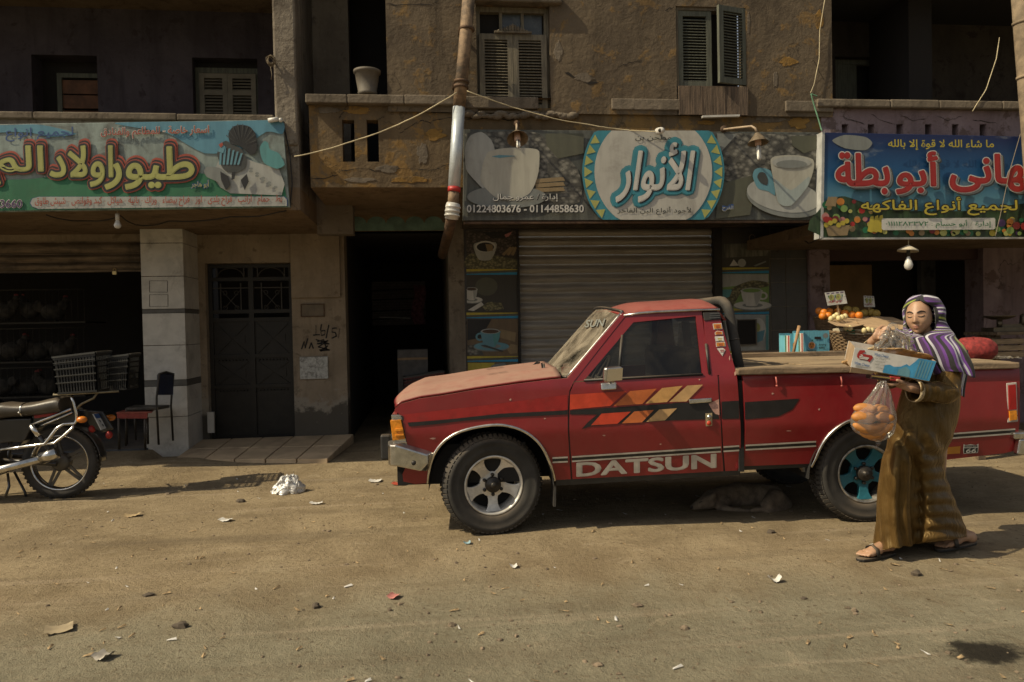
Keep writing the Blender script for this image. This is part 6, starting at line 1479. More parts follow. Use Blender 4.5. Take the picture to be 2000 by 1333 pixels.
def sleeve(pts, rs, cuffn):
    P3 = [p for p in pts]; out = []; ro = []
    for i in range(len(P3)-1):
        for k in range(10):
            u = k/10; q = P3[i].lerp(P3[i+1], u); out.append(q); ro.append((rs[i]+(rs[i+1]-rs[i])*u)*(1+.07*mnoise.noise((i*3+u*5, 2, 1))))
    out.append(P3[-1]); ro.append(rs[-1])
    b = MB(); b.tube(out, ro, 28, caps=False)
    for i, v in enumerate(b.v): v += Vector((mnoise.noise(v*18), mnoise.noise(v*18+Vector((9, 0, 0))), mnoise.noise(v*18+Vector((0, 9, 0)))))*.012
    s_ = b.build('sleeve', VEL, woman, solid=.005)
    d = (out[-1]-out[-4]).normalized(); c = MB(); c.tube([out[-1]-d*.022, out[-1]-d*.008, out[-1]+d*.004], [rs[-1]*1.03, rs[-1]*1.06, rs[-1]*1.02], 28, caps=False); c.build('cuff', CUFF, s_, solid=.004)
sleeve([wp(1840, 702, -.04), shL+Vector((.005, -.005, 0)), elL+Vector((.0, .0, -.002)), wp(1815, 764, -.235), wp(1784, 763, -.255)], [.066, .068, .062, .058, .064], 0)
sleeve([wp(1800, 700, .12), shR, elR, wp(1716, 700, .06), wp(1700, 672, .02)], [.075, .074, .062, .050, .042], 0)

# ---- headscarf
m, t, bs, l = _nt('striped_scarf'); a1 = node(t, 'ShaderNodeAttribute', attribute_name='stripe'); a2 = node(t, 'ShaderNodeAttribute', attribute_name='band')
W_, K_, P_, G_, D_ = (.48, .47, .50), (.012, .011, .012), (.10, .028, .19), (.23, .27, .035), (.05, .02, .075)
st = []; seq = [(K_, .05), (P_, .05), (W_, .035), (K_, .03), (P_, .02), (W_, .035), (P_, .03), (K_, .06), (G_, .04), (K_, .04), (W_, .02), (D_, .06), (P_, .05), (W_, .045), (G_, .02), (K_, .06), (P_, .05), (W_, .025), (K_, .05), (G_, .03), (P_, .05), (K_, .05), (W_, .03), (D_, .06), (P_, .03)]
tot = sum(w_ for _, w_ in seq); x = 0
for c_, w_ in seq: st.append((x/tot, c_)); x += w_
fr_ = node(t, 'ShaderNodeMath', operation='FRACT'); l.new(a1.outputs['Fac'], fr_.inputs[0])
r_ = ramp(t, st, 'CONSTANT'); l.new(fr_.outputs[0], r_.inputs[0])
l.new(mixc(t, l, a2.outputs['Fac'], r_.outputs[0], (.010, .009, .010)), bs.inputs['Base Color']); bs.inputs['Roughness'].default_value = .8; bs.inputs['Sheen Weight'].default_value = .2
srows = [(577, 1797, 1806, -.0, .015), (579, 1786, 1819, -.0, .055), (584, 1778, 1829, .0, .078), (592, 1772.5, 1836, .0, .092), (604, 1768.5, 1840, .0, .102), (618, 1767, 1842, .003, .105), (632, 1768, 1845, .005, .105), (645, 1769, 1851, .005, .108), (654, 1770, 1859, .0, .125), (664, 1772, 1862, .0, .155), (677, 1775, 1869, .0, .180), (692, 1778, 1876, .0, .195), (706, 1783, 1881, .0, .202), (718, 1790, 1884, .0, .205), (728, 1797, 1885, .0, .205)]
SA = {'stripe': [], 'band': []}
def scarf(u, v):
    py, xl, xr, yc, hd = interp(srows, v); gap = 0
    for p0, p1, g in ((583, 597, 1), (597, 641, 1), (641, 656, 1)):
        pass
    g = sstep(586, 602, py)*(1-sstep(642, 657, py)); gap = R(50)*g*(1-.25*sstep(630, 652, py))
    cen = R(229); a = cen+gap+(2*pi-2*gap)*u
    px = (xl+xr)/2+(xr-xl)/2*cos(a); tl = sstep(.62, 1, v)
    p = wp(px, py+(px-1840)*(-.0)*tl, yc)
    p.y = yc+hd*sin(a)
    edge = min(u, 1-u)
    fold = sstep(.55, .8, v)
    d = fold*(.013*sin(a*9+v*5)+.012*abs(sin(a*8.5-v*6))+.006*mnoise.noise((a*3, v*9, 1)))+.006*(1-fold)*sin(v*30+a*2)*sstep(.1, .3, v)
    d -= .016*g*ga(edge, .07)
    p += Vector((cos(a)*.5, sin(a), 0))*d
    if v > .9: p.z += .02*sin(a*3+1)*(v-.9)*10
    h = sstep(.62, .45, v)
    SA['stripe'].append(.5+a*.34*(1-h)+h*((py-577)*.0105+.10*cos(a-cen)+a*.06)+.012*sin(v*14+a*3)); SA['band'].append(1.0 if (edge < .035 and 580 < py < 630) or (edge < .014 and py < 656) else 0.0)
    return p
b = MB(); b.grid(scarf, 120, 76); sc_ = b.build('headscarf', m, woman, attr=SA, solid=.006)
SA = {'stripe': [], 'band': []}
def tail(u, v):
    px = 1858+34*u+3*sin(v*5)-8*v; py = 690+88*v+6*sin(u*6); p = wp(px, py, .02+.10*u-.1*v*0); p.y += .012*sin(u*14+v*3)-.06*(1-u); SA['stripe'].append(.2+u*.55); SA['band'].append(0.0); return p
b = MB(); b.grid(tail, 24, 16); b.build('scarf_tail', m, woman, attr=SA, solid=.006)
SA = {'stripe': [], 'band': []}
def bit(u, v):
    p = wp(1752+28*u, 641+6*sin(u*3)+v*20*(.4+.6*u), .10-.14*u); p.y += .01*sin(u*9+v*4); SA['stripe'].append(.35+v*.5+u*.05); SA['band'].append(0.0); return p
b = MB(); b.grid(bit, 14, 10); b.build('scarf_end', m, woman, attr=SA, solid=.006)
# ---- sandals
SOLE = mat('black_sandal', (.014, .013, .012), .6, dust=.4)
for heel, toe, d, s in ((hf, tf_, df, sf), (hb, tb_, db, sb)):
    hh = heel-d*.035-Vector((0, 0, heel.z-.004 if heel is hf else .028)); tt = toe+d*.035; tt.z = .004; up = Vector((0, 0, 1)); b = MB(); n = 24
    out = []
    for k in range(n):
        a = 2*pi*k/n; u = .5-.5*cos(a); wd = .040+.012*u-.012*ga(u-.45, .2); out.append(hh.lerp(tt, u)+s*wd*sin(a)*(1.25 if abs(cos(a)) > .8 else 1.0)*1.0)
    b.poly(out, (0, 0, .018)); sd = b.build('sandal', SOLE, woman, bevel=.004)
    c = heel.lerp(toe, .62)+up*.006
    MB().tube([c-s*.048+up*-.01, c-s*.034+up*.036, c+up*.054, c+s*.034+up*.036, c+s*.048+up*-.01], .017, 10, flat=.35).build('strap', SOLE, sd)
    if heel is hf:
        m4 = c+up*.055; MB().tube([c-s*.030+up*.046-d*.004, c+up*.062-d*.004], .0035, 6, flat=.5).build('strap_mark', P['white'], sd)

# ---- what she carries
CARD = mat('cardboard', (.34, .235, .135), .9, var=.15, scale=14, grime=.2)
q = [wp(1670, 679, -.30), wp(1829, 706, -.30), wp(1815, 745, -.30), wp(1662, 717, -.30)]
bxo = thing('cardboard_tray', 'white and blue cheese carton held in front of her, filled with flat bread', 'carton', WW @ ((q[2]+q[3])/2), -YAW)
BW = WM[bxo.name]; BI = BW.inverted() @ WW
Q = [BI @ p for p in q]; dn = Vector((.10, .30, .03)); ins = lambda k, f=.0: Q[k]
BOXW = mat('printed_white_card', (.52, .50, .46), .6, var=.12, scale=12, grime=.3); BOXB = mat('printed_blue_card', (.045, .24, .42), .55, var=.2, scale=14, grime=.2)
MB().poly(Q, (0, .004, 0)).build('front_side', BOXW, bxo)
MB().poly([p+dn for p in Q], (0, .004, 0)).build('back_side', BOXW, bxo)
e = .003
MB().poly([Q[1]+Vector((0, e+.002, 0)), Q[1]+dn, Q[2]+dn, Q[2]+Vector((0, e+.002, 0))], (-.004, 0, 0)).build('right_side', CARD, bxo)
MB().poly([Q[0]+Vector((0, e+.002, 0)), Q[0]+dn, Q[3]+dn, Q[3]+Vector((0, e+.002, 0))], (.004, 0, 0)).build('left_side', CARD, bxo)
MB().poly([Q[3]+Vector((.0, e+.002, .0)), Q[2]+Vector((0, e+.002, 0)), Q[2]+dn, Q[3]+dn], (0, 0, -.004)).build('bottom', CARD, bxo)
fl = wp(1660, 718, -.31); MB().poly([BI @ wp(1663, 717.5, -.302), BI @ wp(1712, 726, -.302), BI @ wp(1702, 732, -.29), BI @ wp(1660, 728, -.29)], (0, .004, 0)).build('torn_flap', CARD, bxo)
def bq(u, v, off): return Q[0].lerp(Q[1], u).lerp(Q[3].lerp(Q[2], u), v)+Vector((0, -off, 0))
def bpoly(pts, m_, off, name='printed_shape'): return MB().poly([bq(u, v, off) for u, v in pts]).build(name, m_, bxo)
bpoly([(.40, .62), (.46, .55), (.52, .62), (.60, .55), (.66, .38), (.70, .45), (.75, .2), (.78, 0.005), (.995, 0.005), (.995, .995), (.40, .995)], BOXB, .003)
bpoly([(.58, .70), (.66, .5), (.72, .65), (.74, .98), (.58, .98)], P['lblue'], .0045)
for k in range(5): bpoly([(.80+.035*k, .08), (.815+.035*k, .08), (.81+.035*k, .92), (.795+.035*k, .92)], P['lblue'], .0045)
bpoly([(.04, .30), (.06, .10), (.12, .06), (.13, .16), (.09, .24), (.22, .26), (.24, .36), (.21, .62), (.19, .56), (.17, .54), (.08, .54), (.045, .46)], P['red'], .003, 'red_logo')
b = MB()
for a in ((.07, .38, .19, .42), (.075, .46, .18, .48), (.08, .30, .11, .33)): b.poly([bq(a[0], a[1], .0045), bq(a[2], a[3]-.03, .0045), bq(a[2], a[3]+.03, .0045), bq(a[0], a[1]+.05, .0045)])
b.build('logo_script', P['white'], bxo)
def btext(s_, u0, v0, u1, v1, m_): text(s_, (u0, v0, u1, v1), 0, bxo, [(m_, .012, 0, 0)], arabic=False, plane=lambda u, v, d: BW @ bq(u, v, d-.001))
BL = mat('print_blue_ink', (.05, .13, .30), .6)
btext('White Cheese', .245, .10, .42, .24, BL); btext('White Cheese', .03, .70, .22, .84, BL)
for k in range(4): btext(['net weight', 'ingredients', 'keep cool', 'with vegetable oil'][k][:11], .26+.012*k, .32+.15*k, .40, .39+.15*k, P['grey'])
for k in range(3): bpoly([(.05, .88+.035*k), (.20-.03*k, .88+.035*k), (.20-.03*k, .897+.035*k), (.05, .897+.035*k)], P['grey'], .003)
BREAD = mat('flat_bread', (.46, .28, .12), .85, var=.3, scale=16, bmp=.3)
def flat(px, py, y, rx, ry, tilt, label):
    c = WW @ wp(px, py, y); rr = random.Random(px); b = MB(); n = 28
    def f(u, v):
        a = 2*pi*u; r_ = min(1, v*2 if v < .5 else (1-v)*2); zz = .010*(1-r_**4)*(1 if v < .5 else -1)+.008*mnoise.noise((cos(a)*r_*2, sin(a)*r_*2, px)); return Vector((rx*r_*cos(a), ry*r_*sin(a), zz))
    b.grid(f, n, 14, cu=True); b.xf(Matrix.Rotation(tilt, 4, 'Y') @ Matrix.Rotation(R(-10), 4, 'X')); o = b.build('flat_bread', BREAD); o.location = c; return tag(o, label, 'bread', 'flat breads in the carton')
flat(1752, 687, -.17, .115, .09, R(9), 'largest round flat bread lying in the carton under the clear bag'); flat(1790, 696, -.15, .10, .085, R(12), 'flat bread at the blue end of the carton near her scarf')
flat(1662, 711, -.10, .055, .05, R(20), 'bread roll poking out past the left end of the carton'); flat(1700, 690, -.08, .08, .08, R(5), 'flat bread behind the red logo end of the carton')
c = WW @ wp(1723, 737, -.275); wl = MB(); m4 = Matrix.Translation(c) @ Matrix.Rotation(-YAW, 4, 'Z') @ Matrix.Rotation(R(8), 4, 'Y')
pu = thing('purse', 'small black and red purse with a gilt clasp held under the carton', 'purse', c, -YAW)
MB().box(-.075, .075, -.03, .05, -.018, .010, Matrix.Rotation(R(8), 4, 'Y')).build('pouch', mat('purse_black', (.03, .012, .014), .4), pu, bevel=.008)
MB().box(-.078, .055, -.034, -.030, -.004, .004, Matrix.Rotation(R(8), 4, 'Y')).build('clasp', mat('gilt', (.60, .45, .18), .3, 1.0), pu)
MB().box(.03, .09, -.034, .0, -.014, .012, Matrix.Rotation(R(8), 4, 'Y')).build('red_panel', P['red'], pu, bevel=.004)
def film(name, milk, rough=.08):
    m = bpy.data.materials.new(name); m.use_nodes = True; t = m.node_tree; l = t.links; out = t.nodes['Material Output']; t.nodes.remove(t.nodes['Principled BSDF'])
    tr = node(t, 'ShaderNodeBsdfTransparent'); tr.inputs[0].default_value = (.96, .96, .95, 1); gl = node(t, 'ShaderNodeBsdfGlossy'); gl.inputs['Roughness'].default_value = rough; gl.inputs[0].default_value = (.9, .9, .88, 1); df = node(t, 'ShaderNodeBsdfDiffuse'); df.inputs[0].default_value = (.7, .68, .64, 1)
    lw_ = node(t, 'ShaderNodeLayerWeight'); lw_.inputs[0].default_value = .35; mx = node(t, 'ShaderNodeMixShader'); l.new(_mul(t, l, lw_.outputs['Fresnel'], .8), mx.inputs[0]); l.new(tr.outputs[0], mx.inputs[1]); l.new(gl.outputs[0], mx.inputs[2])
    mx2 = node(t, 'ShaderNodeMixShader'); mx2.inputs[0].default_value = milk; l.new(mx.outputs[0], mx2.inputs[1]); l.new(df.outputs[0], mx2.inputs[2]); l.new(mx2.outputs[0], out.inputs[0]); return m
FILM = film('clear_film', .07); FILM2 = film('milky_film', .10, .2)
# bag of rolls hanging from her hand
brows = [(744, 1720, 1731, .010), (752, 1716, 1733, .018), (765, 1706, 1737, .035), (785, 1687, 1743, .07), (805, 1669, 1748, .10), (825, 1661, 1751, .115), (840, 1666, 1750, .11), (850, 1680, 1742, .085), (857, 1696, 1733, .05), (862, 1708, 1722, .02), (864, 1714, 1716, .003)]
c = WW @ wp(1708, 800, -.30)
bg_ = thing('plastic_bag', 'bulging clear plastic bag of long bread rolls hanging from her hand', 'plastic bag', c, -YAW); GI = WM[bg_.name].inverted() @ WW
def bagp(u, v):
    py, xl, xr, hd = interp(brows, v); a = 2*pi*u; px = (xl+xr)/2+(xr-xl)/2*cos(a); p = wp(px, py, -.30+hd*sin(a))
    d = .010*mnoise.noise((cos(a)*3, sin(a)*3, v*6))+.006*sin(a*11+v*3)*ga(v-.2, .2)+.006*mnoise.noise((cos(a)*8, sin(a)*8, v*14)); p += Vector((cos(a), sin(a), 0))*d; return GI @ p
b = MB(); b.grid(bagp, 60, 44, cu=True); b.build('bag_film', FILM2, bg_)
b = MB(); b.grid(lambda u, v: GI @ wp(1708+10*u+3*sin(v*5), 862+14*v, -.30+.02*sin(u*6+v)), 8, 6); b.build('bag_corner', FILM2, bg_)
ROLL = mat('bread_roll_crust', (.46, .19, .045), .6, var=.28, scale=10, bmp=.15)
for k, (x0, y0, x1, y1, y, r_, ben) in enumerate([(1667, 798, 1713, 802, -.335, .029, .006), (1664, 815, 1711, 820, -.37, .033, .006), (1667, 829, 1732, 828, -.38, .029, -.028), (1680, 846, 1744, 828, -.345, .028, -.028), (1706, 813, 1746, 818, -.35, .029, 0), (1706, 797, 1736, 804, -.28, .030, 0), (1672, 806, 1730, 810, -.25, .03, 0), (1675, 838, 1742, 838, -.25, .028, 0), (1692, 851, 1730, 849, -.31, .023, -.01)]):
    a, c = wp(x0, y0, y), wp(x1, y1, y+.02*(k % 3-1)); mpt = (a+c)/2; b = MB(); pts = []; rs = []
    for j in range(13):
        u = j/12; p = a.lerp(c, u); p.z += ben*4*u*(1-u); pts.append(WW @ p-WW @ mpt); rs.append(r_*max(.12, (1-abs(2*u-1)**3.2))**.6)
    b.tube(pts, rs, 14); o = b.build('bread_roll', ROLL); o.location = WW @ mpt; tag(o, 'golden oblong bread roll inside the hanging clear bag', 'bread roll', 'bread rolls in the clear bag')
# the crumpled clear bag she lifts by its loop
c = WW @ wp(1745, 690, -.16); b2 = thing('plastic_bag', 'crumpled empty clear bag she pulls up by its loop above the carton', 'plastic bag', c, -YAW); GI2 = WM[b2.name].inverted() @ WW
crow = [(645, 1730, 1747, .012), (652, 1728, 1760, .03), (660, 1722, 1775, .06), (670, 1715, 1784, .085), (682, 1709, 1786, .10), (693, 1706, 1786, .10)]
def crump(u, v):
    py, xl, xr, hd = interp(crow, v); a = 2*pi*u; px = (xl+xr)/2+(xr-xl)/2*cos(a); p = wp(px, py, -.14+hd*sin(a)); k = .022*min(1, v*3+.3)
    p += Vector((mnoise.noise((cos(a)*3, sin(a)*3, v*5)), mnoise.noise((cos(a)*4, sin(a)*4, v*5+7)), mnoise.noise((cos(a)*4, sin(a)*4, v*6+3))*.8))*k*1.2+Vector((cos(a), sin(a), 0))*.008*sin(a*9+v*9); return GI2 @ p
b = MB(); b.grid(crump, 64, 30, cu=True, smooth=True); b.build('bag_film', FILM, b2)
b = MB(); lp = [wp(x, y, -.10) for x, y in ((1731, 656), (1734, 644), (1738, 636), (1744, 633), (1750, 635), (1752, 645), (1750, 658))]
L_ = []
for i in range(len(lp)-1):
    for k in range(4): L_.append(GI2 @ lp[i].lerp(lp[i+1], k/4))
b.tube(L_, .010, 8, flat=.35, caps=False); b.build('bag_loop', FILM2, b2)
# ---------------------------------------------------------------- the motorcycle and what stands by the poultry shop
MO = gnd(121, 976, .0); moto = thing('motorcycle', 'black motorcycle with chrome guard and a rear rack carrying crates', 'motorcycle', MO)
def mp_(px, py, y=0.0): return at(px, py, MO.y+.06+y)-MO
def mtube(pts, r, m, name, par=None, n=10): return MB().tube([mp_(*q) for q in pts], r, n).build(name, m, par or moto)
MCH = mat('moto_chrome', (.60, .58, .54), .2, 1.0, var=.15, scale=25, grime=.4)
MBK = mat('moto_black', (.012, .012, .013), .3, var=.3, coat=.4, dust=.15)
SEAT = mat('seat_leather', (.045, .038, .030), .38, var=.3, scale=6, bmp=.1, dust=.15)
hub = mp_(120, 900); hub.z = .325; wm = Matrix.Translation(hub) @ Matrix.Rotation(R(90), 4, 'X')
def mwheel(m):
    b = MB(); b.lathe([(.245, .034), (.250, .040), (.242, .043), (.232, .034), (.226, .0), (.232, -.034), (.242, -.043), (.250, -.04)], 48, m); rim = b.build('wheel', MCH, moto)
    b = MB()
    for k in range(5):
        a = -pi/2-.45+2*pi*k/5
        for s in (-1, 1): b.bar(m @ Vector((.05*cos(a+s*.5), .05*sin(a+s*.5), 0)), m @ Vector((.232*cos(a+s*.05), .232*sin(a+s*.05), 0)), .022, .016, m.to_3x3() @ Vector((0, 0, 1)))
    b.lathe([(0, .05), (.055, .05), (.075, .035), (.080, -.04), (0, -.05)], 24, m); b.build('rim_spokes', mat('grey_alloy', (.10, .095, .085), .5, .6, dust=.3), rim)
    b = MB(); b.lathe([(.242, -.04), (.275, -.052), (.305, -.046), (.322, -.025), (.325, 0), (.322, .025), (.305, .046), (.275, .052), (.242, .04)], 56, m)
    for k in range(50):
        for s in (-1, 1): b.box(-.006, .006, -.010, .010, -.014, .014, m @ Matrix.Rotation(2*pi*k/50+(.03 if s > 0 else 0), 4, 'Z') @ Matrix.Translation((.322, 0, s*.018)))
    b.build('tyre', RUBBER, rim)
mwheel(wm); mwheel(Matrix.Translation(Vector((-1.27, 0, 0))) @ wm)
# frame, engine, tank, fork (mostly outside the picture)
b = MB(); b.tube([hub+Vector((0, .09, 0)), hub+Vector((-.45, .09, .05))], .022, 8).tube([hub+Vector((0, -.09, 0)), hub+Vector((-.45, -.09, .05))], .022, 8)
b.tube([hub+Vector((.05, .06, .46)), hub+Vector((-.35, .05, .43)), hub+Vector((-.95, .0, .52)), hub+Vector((-.9, 0, .1)), hub+Vector((-.45, 0, -.02)), hub+Vector((-.4, 0, .4))], .02, 8)
b.tube([hub+Vector((-1.27, .1, 0)), hub+Vector((-1.02, .08, .60))], .022, 8).tube([hub+Vector((-1.27, -.1, 0)), hub+Vector((-1.02, -.08, .60))], .022, 8).tube([hub+Vector((-.90, -.34, .68)), hub+Vector((-1.0, -.2, .66)), hub+Vector((-1.0, .2, .66)), hub+Vector((-.9, .34, .68))], .012, 8)
b.build('frame', MBK, moto)
b = MB(); b.box(-.95, -.5, -.14, .14, .24, .44).lathe([(.09, -.1), (.1, -.1), (.1, .14), (.06, .15)], 16, Matrix.Translation((-.85, 0, .5)))
for k in range(5): b.box(-.94, -.76, -.11, .11, .45+.03*k, .46+.03*k)
b.build('engine', mat('engine_metal', (.10, .095, .09), .5, .7, grime=.5), moto, bevel=.01)
b = MB(); b.grid(lambda u, v: Vector((-.50-.55*v, .14*sin(pi*min(1, .08+v*1.1))**.5*cos(2*pi*u), .86+.03*v+.12*sin(pi*min(1, .08+v*1.1))**.5*sin(2*pi*u))), 24, 14, cu=True); b.build('fuel_tank', MBK, moto)
MB().lathe([(0, .05), (.09, .04), (.10, 0), (.07, -.06), (0, -.08)], 20, Matrix.Translation((-1.22, 0, .92)) @ Matrix.Rotation(R(-90), 4, 'Y')).build('headlight', MCH, moto)
def prism(pts, y0, y1, name, m, par=None, bevel=.01):
    return MB().poly([mp_(x, y, y0) for x, y in pts], (0, y1-y0, 0)).build(name, m, par or moto, bevel=bevel)
# seat, lofted
sp = [(-6, 787, 818), (8, 786, 818), (25, 784, 814), (45, 786, 812), (62, 786, 811), (85, 783, 809), (110, 777, 806), (131, 773, 803), (136, 776, 800)]
def seatp(u, v):
    k = v*(len(sp)-1.001); i = int(k); f = k-i; a, c = sp[i], sp[i+1]; x, t_, bo = [p+(q-p)*f for p, q in zip(a, c)]
    A = mp_(x, t_, .0); B = mp_(x, bo, .0); mid = (A+B)/2; hh = (A.z-B.z)/2; aa = 2*pi*u; w_ = .125+.02*v; cx = abs(cos(aa))**.6*(1 if cos(aa) > 0 else -1); sx_ = abs(sin(aa))**.7*(1 if sin(aa) > 0 else -1)
    return Vector((mid.x, cx*w_, mid.z+hh*sx_))
b = MB(); b.grid(seatp, 28, 24, cu=True); vs0 = len(b.v)-28; b.f.append(list(range(vs0, vs0+28))); b.sm.append(False); st_ = b.build('seat', SEAT, moto)
b = MB(); k0 = .50; b.tube([seatp(.05+.9*j/20-.25, k0)*1.0+Vector((0, -.004 if j < 10 else .004, 0)) for j in range(21)], .008, 6); b.ball(seatp(.52, k0)+Vector((0, -.012, 0)), .012, 8, 6); b.build('seat_strap', MCH, st_)
prism([(-15, 820), (60, 818), (60, 838), (48, 862), (-15, 868)], -.13, .13, 'side_panel', MBK)
prism([(66, 812), (112, 805), (113, 811), (67, 818)], -.14, -.10, 'red_side_strip', P['red'], bevel=.003)
prism([(62, 812), (140, 800), (150, 812), (150, 826), (100, 830), (62, 830)], -.10, .10, 'tail_fairing', MBK)
b = MB(); b.grid(lambda u, v: hub+Vector((.36*cos(R(150)-R(150)*u), -.07+.14*v, .36*sin(R(150)-R(150)*u))), 20, 4); b.build('rear_mudguard', MBK, moto, solid=.004)
mtube([(59, 831, -.15), (85, 821, -.15), (139, 799, -.15)], .012, MCH, 'grab_rail'); mtube([(70, 836, -.14), (100, 824, -.14), (141, 806, -.14)], .010, MCH, 'grab_rail')
mtube([(139, 772, -.14), (143, 785, -.14), (149, 806, -.14), (150, 820, -.14), (146, 828, -.14), (124, 829, -.16), (110, 838, -.18), (98, 854, -.19), (87, 868, -.19), (40, 874, -.19), (2, 879, -.19)], .0135, MCH, 'crash_guard')
mtube([(146, 828, -.14), (140, 838, -.16), (122, 854, -.19), (106, 866, -.19), (87, 868, -.19)], .0125, MCH, 'crash_guard')
sh = mtube([(61, 832, -.16), (76, 852, -.16)], .024, MCH, 'shock_absorber', n=14); mtube([(75, 850, -.16), (92, 874, -.13), (112, 896, -.11)], .019, MBK, 'shock_spring', sh)
ex = mtube([(-40, 931, -.17), (0, 918, -.17), (82, 896, -.17)], .036, MCH, 'exhaust', n=16); mtube([(82, 896, -.17), (112, 884, -.17)], .052, MCH, 'muffler', ex, 18); mtube([(112.3, 883.9, -.17), (113, 883.6, -.17)], .040, MBK, 'muffler_end', ex, 16)
OR_ = mat('orange_indicator', (.55, .17, .02), .25, var=.2)
for x0, y0, y in ((151, 820, -.17), (216, 816, .17)): c = mp_(x0+9 if y < 0 else x0, y0, y); MB().ball(c, (.045, .035, .030), 12, 10).build('indicator', OR_, moto)
prism([(150, 800), (200, 804), (222, 838), (200, 845), (178, 838)], -.01, .02, 'plate_holder', MBK)
pc = [mp_(182, 809, -.09), mp_(203, 807, .09), mp_(219, 833, .09), mp_(198, 840, -.09)]
npl = MB().poly([p+Vector((.0, 0, 0)) for p in pc], (-.006, 0, -.002)).build('number_plate', mat('plate_white', (.45, .45, .43), .5, grime=.3), moto)
lerp2 = lambda u, v: pc[0].lerp(pc[1], u).lerp(pc[3].lerp(pc[2], u), v)+Vector((.004, -.002, .002))
MB().poly([lerp2(.02, .02), lerp2(.98, .02), lerp2(.98, .30), lerp2(.02, .30)]).build('plate_band', P['blue'], npl)
b = MB()
for u, v in ((.15, .42), (.42, .42), (.65, .44), (.2, .70), (.48, .72), (.74, .70)): b.poly([lerp2(u, v)+Vector((.002, 0, 0)), lerp2(u+.12, v)+Vector((.002, 0, 0)), lerp2(u+.10, v+.17)+Vector((.002, 0, 0)), lerp2(u+.03, v+.15)+Vector((.002, 0, 0))])
b.build('plate_mark', P['dgrey'], npl)
for px, py in ((180, 838), (213, 850)): MB().ball(mp_(px, py, 0), (.03, .035, .035), 10, 8).build('tail_reflector', P['red'], moto)
b = MB()
for y in (-.16, -.05, .06, .17): b.tube([mp_(104, 772, y), mp_(232, 765, y)], .009, 6)
for x in (106, 150, 190, 230): b.tube([mp_(x, 770-(x-106)*.04, -.16), mp_(x, 770-(x-106)*.04, .17)], .009, 6)
for y in (-.14, .14): b.tube([mp_(190, 767, y), mp_(183, 778, y), mp_(160, 789, y), mp_(148, 800, y)], .010, 6)
b.build('luggage_rack', mat('rack_steel', (.20, .17, .11), .6, .5, grime=.4), moto)
mtube([(15, 925, -.12), (18, 950, -.16), (10, 972, -.2)], .012, MBK, 'side_stand', n=6); mtube([(28, 922, .1), (48, 960, .12), (52, 972, .1)], .012, MBK, 'centre_stand', n=6)
# plastic crates
CRT = mat('black_plastic_crate', (.014, .014, .013), .5, var=.3, dust=.06)
CRE = mat('crate_rim', (.055, .055, .05), .45, dust=.2)
def crate(label, q, dy, m, group, Yc, cat='crate'):
    """q: four pixel corners of the street side (tl, tr, br, bl) at depth Yc"""
    Q = [at(x, y, Yc) for x, y in q]; o = thing('plastic_crate', label, cat, (Q[2]+Q[3])/2, 0, group); d = Vector((0, dy, 0))
    f = lambda u, v: Q[0].lerp(Q[1], u).lerp(Q[3].lerp(Q[2], u), v)
    def wall(b, fn, nx_):
        for v, h in ((0, .10), (.20, .03), (.34, .03), (.52, .03), (.70, .03), (.94, .06)): b.bar(fn(0, v+h/2), fn(1, v+h/2), .012, h*.28, (0, 0, 1))
        for k in range(nx_+1): b.bar(fn(k/nx_, .02), fn(k/nx_, .98), .010, .010)
    b = MB(); wall(b, f, 14); wall(b, lambda u, v: f(u, v)+d, 14); wall(b, lambda u, v: f(1, v)+d*u, 10); wall(b, lambda u, v: f(0, v)+d*u, 10)
    e = Vector((0, .012, 0))
    for fn in (f, lambda u, v: f(u, v)+d): b.poly([fn(.02, .2)+e, fn(.98, .2)+e, fn(.98, .96)+e, fn(.02, .96)+e])
    b.poly([f(0, .97), f(1, .97), f(1, .97)+d, f(0, .97)+d]); b.build('crate_body', m, o, world=True)
    b = MB(); R_ = [f(0, .01), f(1, .01), f(1, .01)+d, f(0, .01)+d]
    for k in range(4): b.bar(R_[k], R_[(k+1) % 4], .022, .016)
    for v in (.17, .33, .52, .70): b.bar(f(0, v)-e, f(1, v)-e, .006, .006)
    b.build('crate_rim', CRE, o, world=True); return o
crate('black ribbed crate on the motorcycle rack, the nearer and larger one', [(103, 698), (186, 688), (190, 766), (113, 771)], .33, CRT, 'crates on the motorcycle rack', MO.y-.12)
crate('smaller black crate behind the first on the motorcycle rack', [(196, 699), (252, 692), (248, 762), (198, 765)], .26, CRT, 'crates on the motorcycle rack', MO.y+.10)
# chair and low red table
YC = 8.55
def leg(b, x0, y0, x1, y1, Y, r=.011): b.tube([at(x0, y0, Y), at(x1, y1, Y)], r, 8)
ch = thing('chair', 'old steel chair with a dark blue back in front of the white tiled pillar', 'chair', at(322, 868, YC)); TUB = mat('chair_steel', (.025, .023, .02), .5, .3, dust=.2)
b = MB(); b.poly([at(311, 733, YC-.16), at(314, 729, YC-.16), at(335, 729, YC+.16), at(340, 733, YC+.16), at(339, 772, YC+.16), at(310, 772, YC-.16)], (-.03, .01, 0)); b.build('backrest', mat('navy_vinyl', (.012, .018, .045), .5, var=.3), ch, world=True, bevel=.008)
b = MB(); b.poly([at(244, 797, YC-.18), at(309, 795, YC-.18), at(332, 791, YC+.2), at(262, 791, YC+.2)], (0, 0, -.035)); b.build('seat', mat('cracked_vinyl', (.05, .042, .03), .6, var=.6, scale=20), ch, world=True, bevel=.01)
